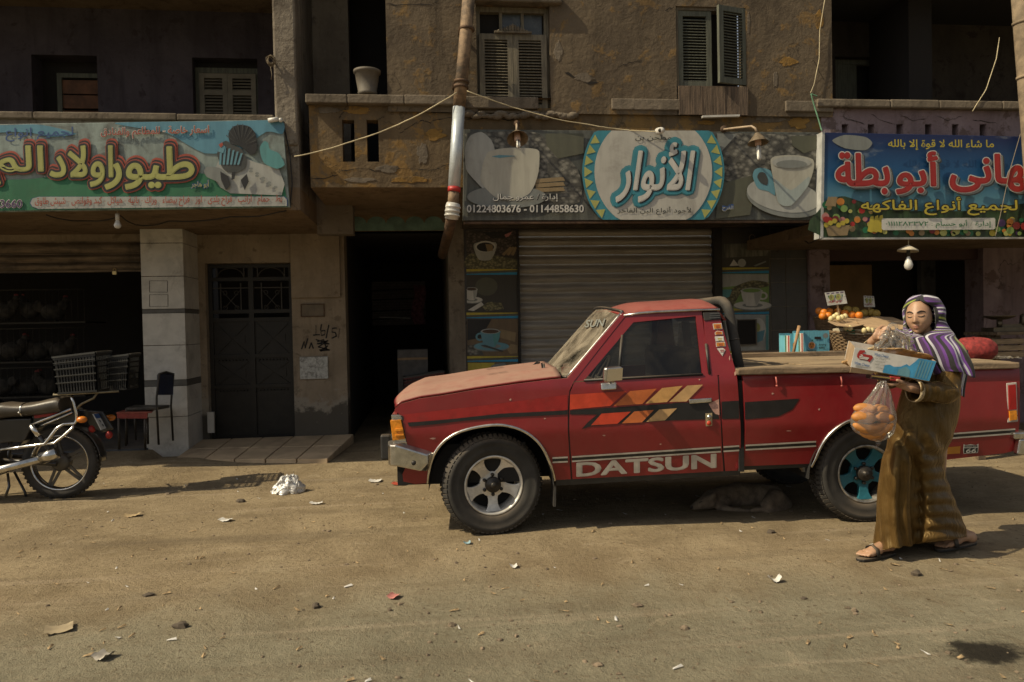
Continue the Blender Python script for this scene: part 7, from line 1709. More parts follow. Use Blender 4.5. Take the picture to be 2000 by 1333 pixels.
for pts in ([(311, 731, -.17), (306, 775, -.17), (306, 795, -.17), (310, 869, -.17)], [(339, 731, .17), (335, 775, .17), (334, 792, .17), (338, 861, .17)], [(263, 797, .17), (265, 860, .17)], [(247, 798, -.17), (246, 872, -.17)]):
    MB().tube([at(x, y, YC+d) for x, y, d in pts], .012, 8).build('leg', TUB, ch, world=True)
MB().tube([at(311, 731, YC-.17), at(325, 727, YC), at(339, 731, YC+.17)], .012, 8).build('top_rail', TUB, ch, world=True)
YT_ = 8.28
tbk = thing('low_table', 'small low table with a red apron beside the steel chair', 'table', at(262, 878, YT_))
MB().poly([at(227, 806, YT_), at(296, 805, YT_), at(301, 800, YT_+.3), at(243, 801, YT_+.3)], (0, 0, -.012)).build('tabletop', mat('worn_red_top', (.24, .06, .04), .6, var=.3), tbk, world=True)
MB().poly([at(228, 808.5, YT_+.004), at(288, 807.5, YT_+.004), at(287, 818, YT_+.004), at(229, 818, YT_+.004)], (0, .02, 0)).build('apron', mat('red_apron', (.20, .03, .022), .6, var=.3), tbk, world=True)
for x, d in ((232, .01), (283, .02), (247, .28), (288, .28)): MB().tube([at(x, 817, YT_+d), at(x+1, 879 if d < .1 else 868, YT_+d)], .013, 8).build('leg', TUB, tbk, world=True)
# paved threshold before the iron door
b = MB(); zt_ = .165; PV = mat('paving_tile', (.48, .36, .225), .85, var=.18, scale=3, grime=.4, bmp=.15)
A, B, C_, D_ = gnd(404, 853, zt_), gnd(690, 851, zt_), gnd(640, 897, .10), gnd(338, 898, .10)
A.y = B.y = YW-.005; nU_ = 5
for i in range(nU_):
    for j in range(2):
        f = lambda u, v: A.lerp(B, u).lerp(D_.lerp(C_, u), v)
        q = [f(i/nU_+.004, j/2+.01), f((i+1)/nU_-.004, j/2+.01), f((i+1)/nU_-.004, (j+1)/2-.01), f(i/nU_+.004, (j+1)/2-.01)]; b.poly(q, (0, 0, -.12))
tag(b.build('pavement', PV, bevel=.006), kind='structure')
# hens in cages inside the poultry shop
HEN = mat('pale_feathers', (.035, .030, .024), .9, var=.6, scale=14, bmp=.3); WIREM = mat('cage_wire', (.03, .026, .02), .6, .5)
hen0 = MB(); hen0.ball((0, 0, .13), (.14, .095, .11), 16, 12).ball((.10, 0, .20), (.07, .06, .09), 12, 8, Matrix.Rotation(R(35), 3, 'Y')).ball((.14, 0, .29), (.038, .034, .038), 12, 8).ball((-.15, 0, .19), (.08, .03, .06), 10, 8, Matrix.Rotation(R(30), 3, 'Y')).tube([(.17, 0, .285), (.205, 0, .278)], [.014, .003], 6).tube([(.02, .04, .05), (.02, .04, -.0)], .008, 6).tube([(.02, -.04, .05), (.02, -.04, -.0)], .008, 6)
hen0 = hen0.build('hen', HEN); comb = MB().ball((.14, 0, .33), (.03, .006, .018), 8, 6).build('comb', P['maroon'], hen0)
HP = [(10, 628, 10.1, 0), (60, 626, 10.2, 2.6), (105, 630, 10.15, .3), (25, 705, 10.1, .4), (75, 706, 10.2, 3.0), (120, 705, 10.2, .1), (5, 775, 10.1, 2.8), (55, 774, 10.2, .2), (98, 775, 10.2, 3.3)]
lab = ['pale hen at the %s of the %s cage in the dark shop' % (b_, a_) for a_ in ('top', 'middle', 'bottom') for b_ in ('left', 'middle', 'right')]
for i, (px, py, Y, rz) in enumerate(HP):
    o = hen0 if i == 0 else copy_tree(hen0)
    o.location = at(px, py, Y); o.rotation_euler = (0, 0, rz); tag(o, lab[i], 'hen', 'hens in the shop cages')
for i, (y0, y1, a_) in enumerate(((565, 632, 'top'), (640, 709, 'middle'), (716, 778, 'bottom'))):
    c0, c1 = at(-60, y1, 9.9), at(165, y0, 9.9); o = thing('poultry_cage', '%s wire cage of hens stacked in the dark poultry shop' % a_, 'cage', (c0.x, 9.9, c0.z), 0, 'stacked poultry cages')
    b = MB(); b.box(c0.x, c1.x, 9.9, 10.5, c0.z-.02, c0.z); b.build('cage_floor', WIREM, o, world=True)
    b = MB(); k = 0; x = c0.x
    while x < c1.x: b.tube([(x, 9.9, c0.z), (x, 9.9, c1.z)], .004, 5); x += .075
    b.tube([(c0.x, 9.9, c1.z), (c1.x, 9.9, c1.z)], .01, 6); b.build('cage_bars', WIREM, o, world=True)
# crate and carton inside the passage
crate('dark red plastic crate left inside the passage', [(788, 738), (868, 726), (866, 775), (790, 780)], .35, mat('dark_red_crate', (.10, .022, .02), .6, var=.3), None, 9.9)
q0_, q1_ = at(786, 781, 9.85), at(870, 781, 9.85); g_ = gz(q0_.x, 9.85)-.01
o = thing('carton', 'dark low carton that the red plastic crate stands on in the passage', 'carton', (q0_.x, 9.85, g_)); MB().box(q0_.x, q1_.x, 9.85, 10.25, g_, q0_.z-.004).build('carton_body', mat('dark_card', (.06, .045, .03), .9), o, world=True); MB().box(q0_.x, q1_.x, 9.844, 9.848, g_+.2, g_+.23).build('tape', CARD, o, world=True)
bx_ = at(776, 684, 10.3), at(822, 738, 10.3)
o = thing('carton', 'grey carton standing behind the red crate in the passage', 'carton', (bx_[0].x, 10.3, gz(bx_[0].x, 10.3))); MB().box(bx_[0].x, bx_[1].x+.1, 10.3, 10.7, gz(bx_[0].x, 9)-.1, bx_[0].z).build('carton_body', mat('grey_card', (.14, .13, .12), .9, var=.2), o, world=True); MB().box(bx_[0].x, bx_[1].x+.1, 10.295, 10.299, bx_[0].z-.14, bx_[0].z-.11).build('tape', CARD, o, world=True)

# ---------------------------------------------------------------- dog asleep under the pickup
DG = mat('sandy_fur', (.15, .115, .08), .95, var=.35, scale=16, bmp=.5, bscale=120)
DO = gnd(1452, 1001); dog = MB()
def dp_(px, py, y): p = at(px, py, DO.y+y); p = p-DO; return p
def dl(pts, rs, n=14):
    out = []; ro = []
    for i in range(len(pts)-1):
        for k in range(6): u = k/6; out.append(pts[i].lerp(pts[i+1], u)); ro.append(rs[i]+(rs[i+1]-rs[i])*u)
    out.append(pts[-1]); ro.append(rs[-1]); dog.tube(out, ro, n); dog.ball(pts[-1], rs[-1], 12, 8); dog.ball(pts[0], rs[0], 12, 8)
dl([dp_(1506, 972, .20), dp_(1478, 968, .26), dp_(1440, 968, .28), dp_(1412, 972, .24)], [.105, .100, .110, .085])       # trunk
dl([dp_(1516, 976, .10), dp_(1500, 986, .02)], [.085, .060]); dl([dp_(1530, 984, .08), dp_(1512, 997, .0), dp_(1474, 996, -.02)], [.050, .030, .020]); dl([dp_(1480, 996, -.02), dp_(1468, 998, -.03)], [.021, .018])   # folded hind leg
dl([dp_(1415, 980, .16), dp_(1402, 991, .10), dp_(1440, 997, .05), dp_(1470, 999, .02)], [.050, .030, .022, .020])        # foreleg
dl([dp_(1412, 968, .24), dp_(1392, 972, .18), dp_(1382, 978, .12)], [.080, .068, .062])                                  # neck
dl([dp_(1384, 980, .10), dp_(1366, 986, .05), dp_(1354, 991, .03)], [.062, .040, .026])                                  # head and muzzle
for y, px in ((.05, 1392), (.16, 1396)): dl([dp_(px, 970, y), dp_(px+6, 960, y+.01)], [.026, .006], 8)
dl([dp_(1534, 974, .16), dp_(1542, 986, .10), dp_(1530, 999, .02), dp_(1500, 1001, -.04)], [.030, .026, .022, .012])       # tail
o = dog.build('tmp', DG); md = o.modifiers.new('r', 'REMESH'); md.mode = 'VOXEL'; md.voxel_size = .012; md2 = o.modifiers.new('s', 'SMOOTH'); md2.iterations = 4
bpy.context.view_layer.update(); me = bpy.data.meshes.new_from_object(o.evaluated_get(bpy.context.evaluated_depsgraph_get())); bpy.data.objects.remove(o); me.polygons.foreach_set('use_smooth', [True]*len(me.polygons))
me.materials.clear(); me.materials.append(DG); o = bpy.data.objects.new('dog', me); COL.objects.link(o); o.location = DO; WM[o.name] = Matrix.Translation(DO); tag(o, 'sandy dog curled up asleep in the shade under the pickup', 'dog')
MB().ball(dp_(1351, 991, .02), .014, 8, 6).build('nose', HAIR, o)
MB().tube([dp_(1371, 980, .025), dp_(1366, 981.5, .01)], .004, 6).build('closed_eye', HAIR, o)

# ---------------------------------------------------------------- fruit stall behind the pickup
YF = 7.15; zt_ = at(1600, 691, YF).z
st0 = thing('market_stall', 'wooden fruit stall table with a dark red front edge behind the pickup', 'stall', (at(1640, 691, YF).x, YF, 0))
xa_, xb_ = at(1538, 691, YF).x, at(1905, 691, YF).x
MB().box(xa_, xb_, YF-.18, 8.3, zt_-.05, zt_).build('tabletop', EDGE, st0, world=True); MB().box(at(1624, 691, YF).x, xb_, YF-.225, YF-.182, zt_-.06, zt_+.008).build('front_edge', mat('dark_red_board', (.12, .025, .02), .7), st0, world=True)
for x in (xa_+.06, xb_-.06):
    for y in (YF-.12, 8.2): MB().box(x-.04, x+.04, y-.04, y+.04, -.1, zt_-.05).build('leg', EDGE, st0, world=True)
TUR = mat('turquoise_card', (.12, .36, .44), .6, var=.15, scale=6, stretch=(14, 1, 1), grime=.15)
def fruitbox(label, x0, y0, x1, y1, Y, dy, full):
    a, c = at(x0, y0, Y), at(x1, y1, Y); o = thing('fruit_box', label, 'carton', (a.x, Y, c.z), 0, 'turquoise fruit cartons')
    b = MB(); th = .006
    b.box(a.x, c.x, Y, Y+th, c.z, a.z); b.box(a.x, c.x, Y+dy-th, Y+dy, c.z, a.z); b.box(a.x, a.x+th, Y+th, Y+dy-th, c.z, a.z-.02); b.box(c.x-th, c.x, Y+th, Y+dy-th, c.z, a.z-.02); b.box(a.x+th, c.x-th, Y+th, Y+dy-th, c.z, c.z+th); b.build('carton_body', TUR, o, world=True)
    p2 = Print(o, Y, .0015)
    b = MB(); L = lambda v0, v1, z0, z1, off: [(a.x-off, Y+dy*v0, c.z+(a.z-c.z)*z0), (a.x-off, Y+dy*v1, c.z+(a.z-c.z)*z0), (a.x-off, Y+dy*v1, c.z+(a.z-c.z)*z1), (a.x-off, Y+dy*v0, c.z+(a.z-c.z)*z1)]
    MB().poly([Vector(q) for q in L(.0, .45, .0, .9, .002)]).build('white_band', P['white'], o, world=True); MB().poly([Vector(q) for q in L(.05, .15, .0, .9, .004)]).build('red_band', P['red'], o, world=True); MB().poly([Vector(q) for q in L(.32, .42, .0, .9, .004)]).build('green_band', P['green'], o, world=True)
    if full:
        p2.poly([(1591, 658), (1604, 658), (1604, 663), (1591, 663)], 'black', 'hand_hole')
        p2.poly(ellp(1585.5, 675, 7, 7.5, 20), 'white', 'printed_fruit'); p2.poly(ellp(1585.5, 675, 6, 6.4, 20), 'orange', 'printed_fruit'); p2.many([ellp(1583, 673, 1.1, 1.6, 8), ellp(1588, 673, 1.1, 1.6, 8), ellp(1585.5, 678, 1.2, 1.2, 8)], 'brown', 'printed_seeds'); p2.poly([(1585, 668), (1586, 664), (1588.5, 663), (1587.5, 667)], 'green', 'printed_leaf'); p2.poly(ellp(1612.5, 656, 5, 5, 18), 'grey', 'printed_seal')
        text('lapasion', (1577, 683, 1594, 687), Y-.008, o, [(P['black'], .02, 0, 0)], arabic=False); text('Amazing', (1599, 672, 1614, 677, -1), Y-.006, o, [(P['black'], .02, 0, 0)], arabic=False, shear=.3); text('yummy', (1599, 678, 1612, 684, -1), Y-.006, o, [(P['black'], .02, 0, 0)], arabic=False, shear=.3)
    else: p2.poly(ellp((x0+x1)/2-2, 674, 3, 5, 16), 'orange', 'printed_fruit')
    return o
fruitbox('turquoise fruit carton with an orange fruit printed on its front, nearest the basket', 1569, 647, 1620, 690, YF-.1, .22, True)
fruitbox('narrow turquoise carton half hidden behind the leaning stick', 1543, 652, 1564, 690, YF+.1, .24, False)
tag(MB().tube([at(1549, 694, YF-.15), at(1554, 668, YF-.15), at(1561, 637, YF-.13)], [.016, .015, .017], 8).build('stick', mat('pale_stick', (.36, .21, .10), .7, var=.3)), 'pale round stick leaning upright before the turquoise cartons', 'stick')
WK = mat('wicker', (.16, .105, .055), .8, var=.4, scale=30)
def basket(label, cx, ytop, ybot, rpx, Y, taper=.8):
    top, bot = at(cx, ytop, Y), at(cx, ybot, Y); H = top.z-bot.z; r_ = rpx/1450*top.y; o = thing('wicker_basket', label, 'basket', bot, 0, 'wicker fruit baskets')
    b = MB(); n = 36
    for j in range(int(H/.018)):
        z = .009+j*.018; rr_ = r_*(taper+(1-taper)*z/H); b.tube([(  (rr_+(.007 if (k+j) % 2 else -.007))*cos(2*pi*k/n), (rr_+(.007 if (k+j) % 2 else -.007))*sin(2*pi*k/n), z) for k in range(n)], .010, 5, closed=True, smooth=True)
    b.lathe([(0, .004), (r_*taper-.01, .004), (r_-.012, H-.01)], 24); b.build('basket_weave', WK, o)
    b = MB(); b.tube([(r_*cos(2*pi*k/40), r_*sin(2*pi*k/40), H+.006*sin(k*2.5)) for k in range(40)], .017, 8, closed=True); b.build('basket_rim', WK, o); return o
basket('large wicker basket under cardboard sheets beside the turquoise cartons', 1678, 648, 691, 56, YF+.28)
basket('smaller wicker basket of oranges against the pink pillar', 1632, 620, 665, 40, YF+.85)
b = MB(); c = at(1678, 648, YF+.28); r_ = 57.5/1450*c.y
def lin(u, v): a = R(180)+R(120)*u; return c+Vector((r_*1.01*cos(a), r_*1.01*sin(a), .055*(1-v)-.02+.008*sin(u*9)))
b.grid(lin, 24, 4); o = tag(b.build('basket_liner', mat('liner_card', (.40, .35, .25), .8, var=.2)), 'pale printed card strip lining the rim of the large basket', 'card strip'); WM[o.name] = Matrix.Identity(4)
b = MB(); b.grid(lambda u, v: lin(.28+.14*u, .1+.8*v)+Vector((0, -.006, 0)), 8, 3); b.build('green_print', P['green'], o)
def sheet(label, pts, Y0, Y1, m, name='cardboard_sheet', cat='cardboard', th=.006, group=None):
    b = MB(); P3 = [at(x, y, Y0+(Y1-Y0)*d) for x, y, d in pts]; b.poly(P3, (0, 0, -th)); return tag(b.build(name, m), label, cat, group)
CB = mat('corrugated_card', (.40, .27, .15), .9, var=.15, scale=6, stretch=(1, 8, 1), bmp=.2)
sheet('torn brown cardboard sheet over the left of the large basket', [(1617, 628, .1), (1634, 636, 0), (1664, 639, .0), (1687, 634, .15), (1700, 626, .6), (1698, 619, 1), (1649, 619, 1)], YF-.05, YF+.65, CB, group='cardboard sheets over the basket')
sheet('larger brown cardboard sheet sloping right towards the woman', [(1670, 627.5, .2), (1706, 645, 0), (1766, 643, .0), (1772, 630, .6), (1744, 620, 1), (1709, 618, 1)], YF-.02, YF+.6, CB, group='cardboard sheets over the basket')
# fruit
ORG = mat('orange_peel', (.62, .19, .015), .45, var=.18, scale=14, bmp=.15, bscale=200); MEL = mat('melon_skin', (.36, .24, .05), .6, var=.3, scale=16, bmp=.2); GUA = mat('pale_guava', (.62, .52, .26), .5, var=.15, scale=14)
def fruit(kind, label, px, py, Y, r, m, group, cat, sq=(1, 1, 1), proto={}):
    if kind not in proto:
        b = MB(); b.grid(lambda u, v: Vector((sq[0]*sin(pi*v)*cos(2*pi*u), sq[1]*sin(pi*v)*sin(2*pi*u), sq[2]*(cos(pi*v)-.12*ga(v, .12)+.10*ga(1-v, .1))*(1.0))), 20, 14, cu=True); o = b.build(kind, m); proto[kind] = o
        MB().lathe([(0, .94), (.10, .93), (.07, .98), (0, .985)], 8).build('stalk', P['green'], o)
    else: o = copy_tree(proto[kind])
    o.location = at(px, py, Y); o.scale = (r, r, r); o.rotation_euler = ((px*.37) % 1.2-.6, (py*.53) % 1-.5, px % 6); return tag(o, label, cat, group)
for i, (x, y, d) in enumerate([(1600, 608, .62), (1609, 611, .52), (1620, 609, .66), (1636, 609, .70), (1650, 612, .60), (1618, 617, .48), (1664, 615, .55), (1678, 616, .5), (1607, 618, .44)]):
    fruit('orange', 'ripe orange heaped in the basket by the pink pillar', x, y, YF+d, 6.6/1450*9, ORG, 'oranges heaped in the basket', 'orange')
for i, (x, y, d) in enumerate([(1655, 605, .85), (1670, 607, .85), (1687, 612, .80), (1701, 611, .80), (1711, 613, .75)]):
    fruit('melon', 'dull yellow melon in the row behind the oranges', x, y, YF+d, 7.6/1450*9, MEL, 'melons behind the oranges', 'melon', (1.05, 1, .95))
for i, (x, y, d) in enumerate([(1623, 623, .1), (1629, 619, .15), (1634, 616, .2), (1638, 622, .1), (1645, 620, .15), (1651, 618, .2), (1688, 646, -.02), (1696, 644, .0), (1703, 646, .0), (1660, 641, -.02), (1652, 640, .0)]):
    fruit('guava', 'pale guava showing from under the cardboard sheets', x, y, YF+d, 4.6/1450*9, GUA, 'guavas in the large basket', 'guava', (.9, .9, 1.1))
PRW = mat('price_card', (.58, .56, .50), .6, grime=.15)
def pricecard(label, q, Y, word, stick):
    a = at(*q[3], Y); o = thing('price_sign', label, 'price sign', a, 0, 'price cards over the fruit'); MB().poly([at(x, y, Y) for x, y in q], (0, .004, 0)).build('card', PRW, o, world=True); p2 = Print(o, Y, .0012)
    f = lambda u, v: tuple((q[0][i]*(1-u)+q[1][i]*u)*(1-v)+(q[3][i]*(1-u)+q[2][i]*u)*v for i in (0, 1))
    for u in (.28, .62): e = f(u, .42); p2.poly(ellp(e[0], e[1], (q[1][0]-q[0][0])*.13, (q[3][1]-q[0][1])*.24, 18), 'lemon', 'printed_fruit'); p2.poly(ellp(e[0]-.5, e[1]-.5, (q[1][0]-q[0][0])*.04, (q[3][1]-q[0][1])*.09, 10), 'tan', 'printed_eye')
    p2.many([[f(u, .30), f(u+.07, .22), f(u+.06, .5)] for u in (.44, .80, .10)], 'green', 'printed_leaf'); p2.many([[f(.06+.24*k, .06), f(.24+.24*k, .05), f(.22+.24*k, .13), f(.08+.24*k, .14)] for k in range(4)], 'purple', 'printed_line')
    A, B = f(.10, .60), f(.80, .60); C_ = f(.1, .88); text(word, (A[0], A[1], B[0], C_[1], B[1]-A[1]), Y-.006, o, [(P['red'], .02, 0, 0)])
    if stick: MB().bar(at(*stick[0], Y+.012), at(*stick[1], Y+.012), .014, .014).build('stake', mat('pine_stake', (.42, .27, .13), .7), o, world=True)
pricecard('white guava price card on a wooden stake, tilted to the left', [(1611, 572), (1649, 568.5), (1655, 593), (1617, 597.5)], YF+.3, 'جوافه', [(1635, 594), (1640, 622)])
pricecard('dimmer price card hanging before the dark doorway', [(1687, 578), (1707, 579), (1709, 600), (1688, 600)], YF+.95, 'كنتالوب', [(1697, 598), (1698, 612)])
# red sack on the truck's planks, scale and boxes at the right
rs_ = WT @ Vector((3.15, 1.12, 0)); c = at(1903, 702, rs_.y); b = MB()
def sackp(u, v):
    a = 2*pi*u; s_ = sin(pi*v)**.55; return c+Vector((.0, 0, .0))+Vector((.185*s_*cos(a)*(1+.10*mnoise.noise((cos(a)*2, sin(a)*2, v*4))), .17*s_*sin(a), .08-.085*cos(pi*v)*(1 if v < .5 else 1.25)+.02*mnoise.noise((cos(a)*4, sin(a)*4, v*6))))
b.grid(sackp, 40, 24, cu=True); tag(b.build('red_sack', mat('red_mesh_sack', (.22, .025, .022), .85, var=.4, scale=30, bmp=.5, bscale=160)), 'lumpy red mesh sack lying on the truck planks behind the woman', 'sack')
rs_ = WT @ Vector((3.5, 1.2, 0)); c1 = at(1955, 703, rs_.y); b = MB(); b.grid(lambda u, v: c1+Vector((.16*(u-.5)*1.6, .2*(v-.5), .012+.03*abs(mnoise.noise((u*5, v*5, 2)))+.012*mnoise.noise((u*12, v*12, 5)))), 22, 18); tag(b.build('plastic_wrap', FILM2), 'crumpled clear wrap on the planks right of the red sack', 'plastic wrap')
YX = 8.3; SC = mat('scale_metal', (.16, .13, .09), .4, .7, grime=.5)
o = thing('weighing_scale', 'old balance scale with a shallow round pan at the right edge', 'scale', at(1955, 660, YX))
pn = at(1952, 617, YX); r_ = 32/1450*pn.y
MB().lathe([(0, -.05), (r_*.5, -.045), (r_*.9, -.015), (r_, 0), (r_*.97, .002), (r_*.85, -.01), (0, -.042)], 32, Matrix.Translation(pn)).build('pan', SC, o, world=True)
b = MB(); b.tube([pn+Vector((0, 0, -.05)), pn+Vector((0, 0, -.14))], .03, 10); z_ = at(1955, 648, YX).z; b.box(pn.x-.16, pn.x+.34, YX-.1, YX+.1, z_, z_+.05); b.bar(pn+Vector((-.02, 0, -.13)), pn+Vector((.36, 0, -.12)), .03, .04); b.lathe([(.0, .0), (.035, .0), (.045, .02), (.04, .12), (.015, .14), (0, .14)], 14, Matrix.Translation(pn+Vector((.32, 0, -.12)))); b.build('beam', SC, o, world=True)
sb = thing('market_stall', 'low crate stand that carries the balance scale beside the pink wall', 'stall', (pn.x, YX, 0)); MB().box(pn.x-.20, pn.x+.8, YX-.2, YX+.35, z_-.04, z_-.002).build('board', EDGE, sb, world=True)
for x in (pn.x-.1, pn.x+.7): MB().box(x-.03, x+.03, YX-.1, YX+.2, 0, z_-.04).build('leg', EDGE, sb, world=True)
def wcrate(label, x0, y0, x1, y1, Y, dy):
    a, c = at(x0, y0, Y), at(x1, y1, Y); o = thing('wooden_crate', label, 'crate', (a.x, Y, c.z), 0, 'wooden crates under the scale')
    b = MB(); n = 3; h = (a.z-c.z)/n
    for k in range(n):
        z = c.z+k*h
        b.box(a.x, c.x, Y, Y+.012, z+.008, z+h-.008).box(a.x, a.x+.012, Y+.012, Y+dy, z+.008, z+h-.008).box(c.x-.012, c.x, Y+.012, Y+dy, z+.008, z+h-.008)
    b.box(a.x+.012, c.x-.012, Y+.012, Y+dy, c.z, c.z+.01); b.build('slats', PL, o, world=True)
    b = MB()
    for x in (a.x+.014, c.x-.044): b.box(x, x+.03, Y+.0125, Y+.04, c.z+.011, a.z)
    b.build('corner_post', EDGE, o, world=True)
wcrate('slatted wooden crate at the right edge under the scale', 1938, 662, 2000, 698, YX-.32, .3)
# ---------------------------------------------------------------- litter on the street
PAPER = mat('litter_paper', (.60, .58, .54), .7, grime=.2)
def scrap(label, px, py, wpx, hpx, m, cat='paper scrap', name='paper_scrap', seed=0, curl=.012, group='scraps of paper on the ground'):
    c = gnd(px, py, gz(*gnd(px, py).xy)); k = c.y/1450; w_, h_ = wpx*k, hpx*k*2.6; rr = random.Random(seed or int(px)); a0 = rr.uniform(-.5, .5)
    def f(u, v):
        x, y = (u-.5)*w_*(1+.25*mnoise.noise((v*3, px, 1))), (v-.5)*h_*(1+.25*mnoise.noise((u*3, px, 2))); return Vector((x*cos(a0)-y*sin(a0), x*sin(a0)+y*cos(a0), .006+curl*(abs(u-.5)*2)**2+curl*.8*abs(mnoise.noise((u*4, v*4, px)))))
    b = MB(); b.grid(f, 8, 6); o = b.build(name, m); o.location = c; return tag(o, label, cat, group)
scrap('white paper scrap lying alone left of centre on open dirt', 441, 1018, 24, 7, PAPER)
scrap('white scrap close to the front of the pickup bumper', 733, 941, 24, 8, PAPER)
scrap('red and white sweet wrapper just before the pickup bumper', 780, 947, 28, 8, mat('red_wrapper', (.50, .10, .06), .4, var=.5, scale=40), 'wrapper', 'wrapper')
scrap('faded pink paper scrap on the worn road, foreground centre', 769, 1168, 20, 9, mat('pink_paper', (.50, .20, .17), .7))
scrap('twisted white strip of paper on the asphalt towards the woman', 1513, 1138, 24, 6, PAPER, curl=.03)
scrap('white scrap on the dirt below the front wheel', 1003, 1109, 14, 7, PAPER)
scrap('torn brown cardboard piece at the lower left', 115, 1232, 46, 16, mat('dusty_card', (.30, .24, .15), .9), 'cardboard', 'cardboard_piece', curl=.012)
scrap('grubby white tissue at the lower left near the frame edge', 203, 1286, 30, 12, mat('grubby_tissue', (.42, .38, .32), .9), curl=.018)
scrap('pale scrap on the paved threshold before the iron door', 622, 884, 16, 4, PAPER)
scrap('dry tan leaf scrap left of the first paper', 258, 1009, 28, 7, mat('dry_leaf', (.38, .28, .15), .9), 'leaf', 'dry_leaf', curl=.015)
scrap('small white scrap among crumbs under the white bag', 618, 985, 24, 5, PAPER)
scrap('bluish paper fleck by the front tyre', 912, 1063, 14, 5, mat('blue_paper', (.25, .38, .42), .7))
#scrap('crumpled tan paper at the bottom edge, centre', 886, 1322, 32, 14, mat('tan_paper', (.42, .30, .18), .85), curl=.05)
c = gnd(561, 962, gz(*gnd(561, 962).xy)); b = MB(); W_ = 31/1450*c.y
def bagf(u, v):
    a = 2*pi*u; r_ = W_*(1-v)**.6*(1+.28*mnoise.noise((cos(a)*2.2, sin(a)*2.2, v*3)))
    h = .15*v**.8*(1+.5*mnoise.noise((cos(a)*1.6+4, sin(a)*1.6, v*2)))*(1 if v < .95 else .9); n = .026*mnoise.noise((cos(a)*5, sin(a)*5, v*7))+.018*abs(mnoise.noise((cos(a)*11, sin(a)*11, v*14))); return Vector((r_*cos(a)+.03*v, .75*r_*sin(a)+n, max(.004, h+n*.6)))
b.grid(bagf, 72, 40, cu=True); wb = MB(); wb.v, wb.f, wb.sm = b.v, b.f, b.sm
m = mat('white_plastic_bag', (.72, .71, .69), .4, var=.04); m.node_tree.nodes['Principled BSDF'].inputs['Transmission Weight'].default_value = .35
o = wb.build('plastic_bag', m); o.location = c; tag(o, 'crumpled white plastic bag lying on the dirt left of the pickup', 'plastic bag')
def stone(b, c, r, rr):
    n, m_ = 7, 5; vs = []; ph = rr.uniform(0, 99); sx_, sy_, sz_ = rr.uniform(.7, 1.4), rr.uniform(.7, 1.2), rr.uniform(.35, .75)
    for i in range(m_+1):
        th = pi*i/m_
        for k in range(n):
            d = Vector((sin(th)*cos(2*pi*k/n), sin(th)*sin(2*pi*k/n), cos(th))); q = r*(1+.35*mnoise.noise(d*1.5+Vector((ph, 0, 0)))); vs.append(c+Vector((d.x*q*sx_, d.y*q*sy_, d.z*q*sz_)))
    b.add(vs, [(i*n+k, (i+1)*n+k, (i+1)*n+(k+1) % n, i*n+(k+1) % n) for i in range(m_) for k in range(n)], False)
rr = random.Random(21); STN = mat('stone_grey', (.16, .12, .08), .95, var=.5, scale=30)
b = MB(); b2 = MB(); b3 = MB()
for k in range(1500):
    t_ = rr.random(); y = 2.0+6.8*t_**1.1; x = rr.uniform(-.72, .78)*y+.1*y
    if mnoise.noise((x*.8, y*1.3, 9)) < -.05 and rr.random() < .8: continue
    stone(b, Vector((x, y, gz(x, y)+.002)), rr.choice([.003, .004, .005, .006, .008, .012]) if k % 60 else .022, rr)
for k in range(420):
    y = 2.0+6.6*rr.random(); x = rr.uniform(-.72, .78)*y+.1*y; a = rr.uniform(0, 3); L = rr.uniform(.006, .03); w_ = rr.uniform(.003, .009); d = Vector((cos(a), sin(a), 0)); s = Vector((-d.y, d.x, 0)); c = Vector((x, y, gz(x, y)+.006))
    (b2 if k % 5 else b3).poly([c-d*L-s*w_, c+d*L-s*w_*.5, c+d*L*.8+s*w_+Vector((0, 0, .008)), c-d*L*.7+s*w_])
tag(b.build('gravel', STN), kind='stuff'); tag(b2.build('straw_litter', mat('straw', (.30, .21, .11), .9, var=.6, scale=40)), kind='stuff'); tag(b3.build('paper_litter', PAPER), kind='stuff')
for px, py, r_, lb in ((470, 981, .035, 'dark lump of stone on the dirt in the crate shadow line'), (1506, 1041, .03, 'dark stone lying beside the truck shadow'), (617, 1187, .030, 'dark stone on the worn asphalt at the middle of the foreground'), (353, 1226, .032, 'rough dark stone on the lower left dirt'), (290, 1164, .026, 'small dark stone left of the asphalt patch'), (1570, 1170, .018, 'small black stone on the asphalt before the woman'), (1790, 1124, .034, 'flat dark clod just below the front sandal')):
    c = gnd(px, py, gz(*gnd(px, py).xy)); b = MB(); stone(b, Vector((0, 0, r_*.25)), r_, rr); o = b.build('stone', mat('dark_stone', (.085, .065, .045), .9) if 'stone_dark' not in M else M['stone_dark']); M['stone_dark'] = o.data.materials[0]; o.location = c; tag(o, lb, 'stone', 'loose stones on the street')
# cracks and scars in the plaster, as shallow dark gashes
CRK = mat('crack_dark', (.014, .010, .007), .95)
c2 = lambda pts: [(500+x*.3376, y*.3376) for x, y in pts]
rr = random.Random(4)
def crack(pts, Y, w_=.010, parent=mid):
    b = MB(); P3 = []
    for i in range(len(pts)-1):
        for k in range(4): u = k/4; P3.append((pts[i][0]+(pts[i+1][0]-pts[i][0])*u+rr.uniform(-1.6, 1.6), pts[i][1]+(pts[i+1][1]-pts[i][1])*u+rr.uniform(-1.6, 1.6)))
    P3.append(pts[-1]); up, dn = [], []
    for i, (x, y) in enumerate(P3): q = w_*rr.uniform(.25, 1)*(1 if 0 < i < len(P3)-1 else .2); p = at(x, y, Y); up.append(p+Vector((0, 0, q/2))); dn.append(p-Vector((q*.3, 0, q/2)))
    n = len(P3); b.add(up+dn, [(i, i+1, n+i+1, n+i) for i in range(n-1)]); return b.build('crack', CRK, parent)
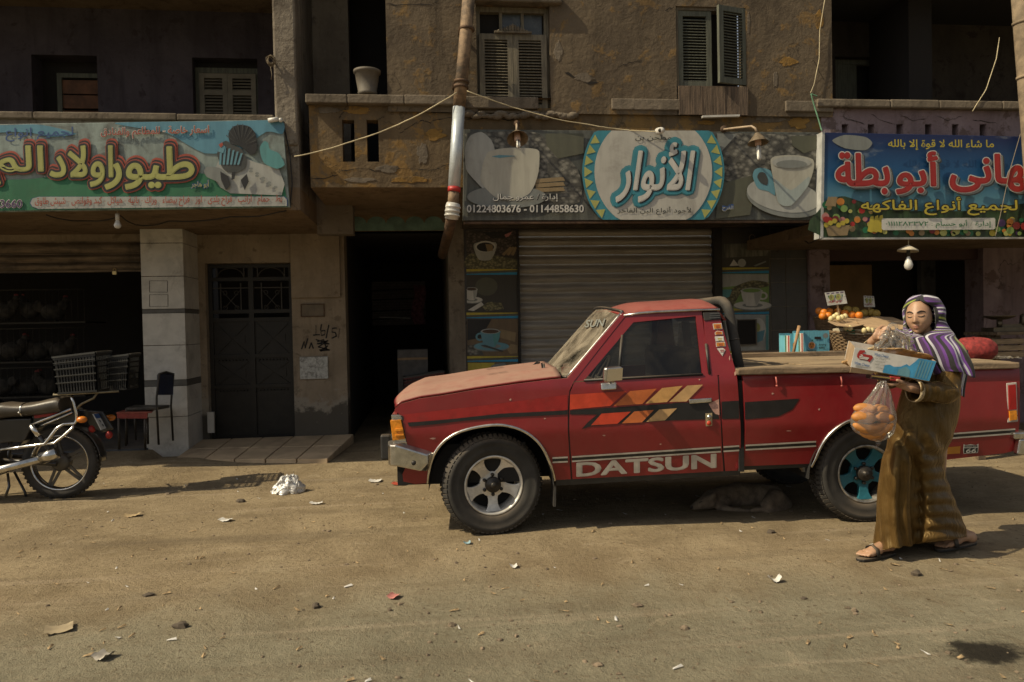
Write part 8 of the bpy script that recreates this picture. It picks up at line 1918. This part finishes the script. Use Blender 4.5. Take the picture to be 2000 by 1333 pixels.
for pts in ([(310, 1040), (420, 1030), (470, 1010), (490, 990), (640, 975), (700, 995), (830, 975), (960, 985), (1040, 985), (1090, 960), (1140, 940)], [(430, 980), (500, 930)], [(820, 860), (825, 780), (860, 750), (910, 720), (960, 700), (1010, 710), (1060, 690), (1150, 680)], [(520, 610), (515, 640), (490, 670), (480, 690)], [(700, 690), (740, 680), (765, 620)], [(1000, 640), (1030, 650), (1150, 655)], [(1210, 690), (1300, 685), (1420, 690), (1500, 700)]):
    crack(c2(pts), YB+.027, .011)
crack(c2([(755, 25), (830, 30), (1000, 30), (1060, 0)]), YB-.003, .012); crack([(1103, 142), (1125, 150), (1150, 162), (1172, 160)], YB-.003, .03); crack([(1085, 70), (1100, 40), (1112, 8)], YB-.003, .008); crack([(1210, 130), (1235, 122), (1262, 120)], YB-.003, .012); crack([(1600, 70), (1590, 120), (1612, 160)], YB-.003, .012); crack([(1300, 20), (1318, 14)], YB-.003, .02)
for px in (1640, 1700, 1760, 1830, 1900): crack([(px, 226+rr.uniform(-6, 10)), (px+22, 236), (px+50, 226+rr.uniform(0, 18))], YB+.017, .010, rt)
# patches where the render has fallen off: thin raised islands of bare mortar
def patch(cx, cy, rx, ry, Y, m, seed, parent=mid, name='bare_render'):
    r2 = random.Random(seed); pts = []
    for k in range(30):
        a = 2*pi*k/30; q = .62+.38*mnoise.noise((cos(a)*1.5, sin(a)*1.5, seed))+.18*r2.random(); pts.append(at(cx+rx*q*cos(a)*1.3, cy+ry*q*sin(a)*1.3, Y))
    MB().poly(pts, (0, .006, 0)).build(name, m, parent, bevel=.003)
BARE = plaster('bare_mortar', (.13, .105, .078), (.19, .155, .115), (.09, .07, .05), .3, .2); OCH = plaster('bright_ochre_flake', (.22, .125, .035), (.28, .165, .05), (.12, .08, .04), .5, .3)
for k, (x, y, rx, ry, m_) in enumerate([(760, 330, 26, 7, BARE), (826, 300, 12, 22, BARE), (850, 262, 20, 12, OCH), (800, 352, 40, 6, OCH), (700, 352, 30, 6, BARE), (640, 215, 26, 6, BARE), (700, 216, 30, 7, OCH), (880, 215, 20, 6, OCH)]): patch(x, y, rx, ry, YB+.025, m_, k)
for k, (x, y, rx, ry, m_) in enumerate([(1515, 155, 5, 18, BARE), (1600, 40, 10, 18, OCH), (1462, 45, 3, 20, BARE), (1140, 152, 22, 8, BARE), (1540, 120, 16, 10, OCH), (1090, 100, 8, 20, BARE)]): patch(x, y, rx, ry, YB-.004, m_, k+20)
for k, (x, y, rx, ry, m_) in enumerate([(1560, 240, 22, 12, OCH), (1505, 232, 30, 8, BARE), (1380, 240, 18, 5, OCH)]): patch(x, y, rx, ry, YB+.025, m_, k+40)
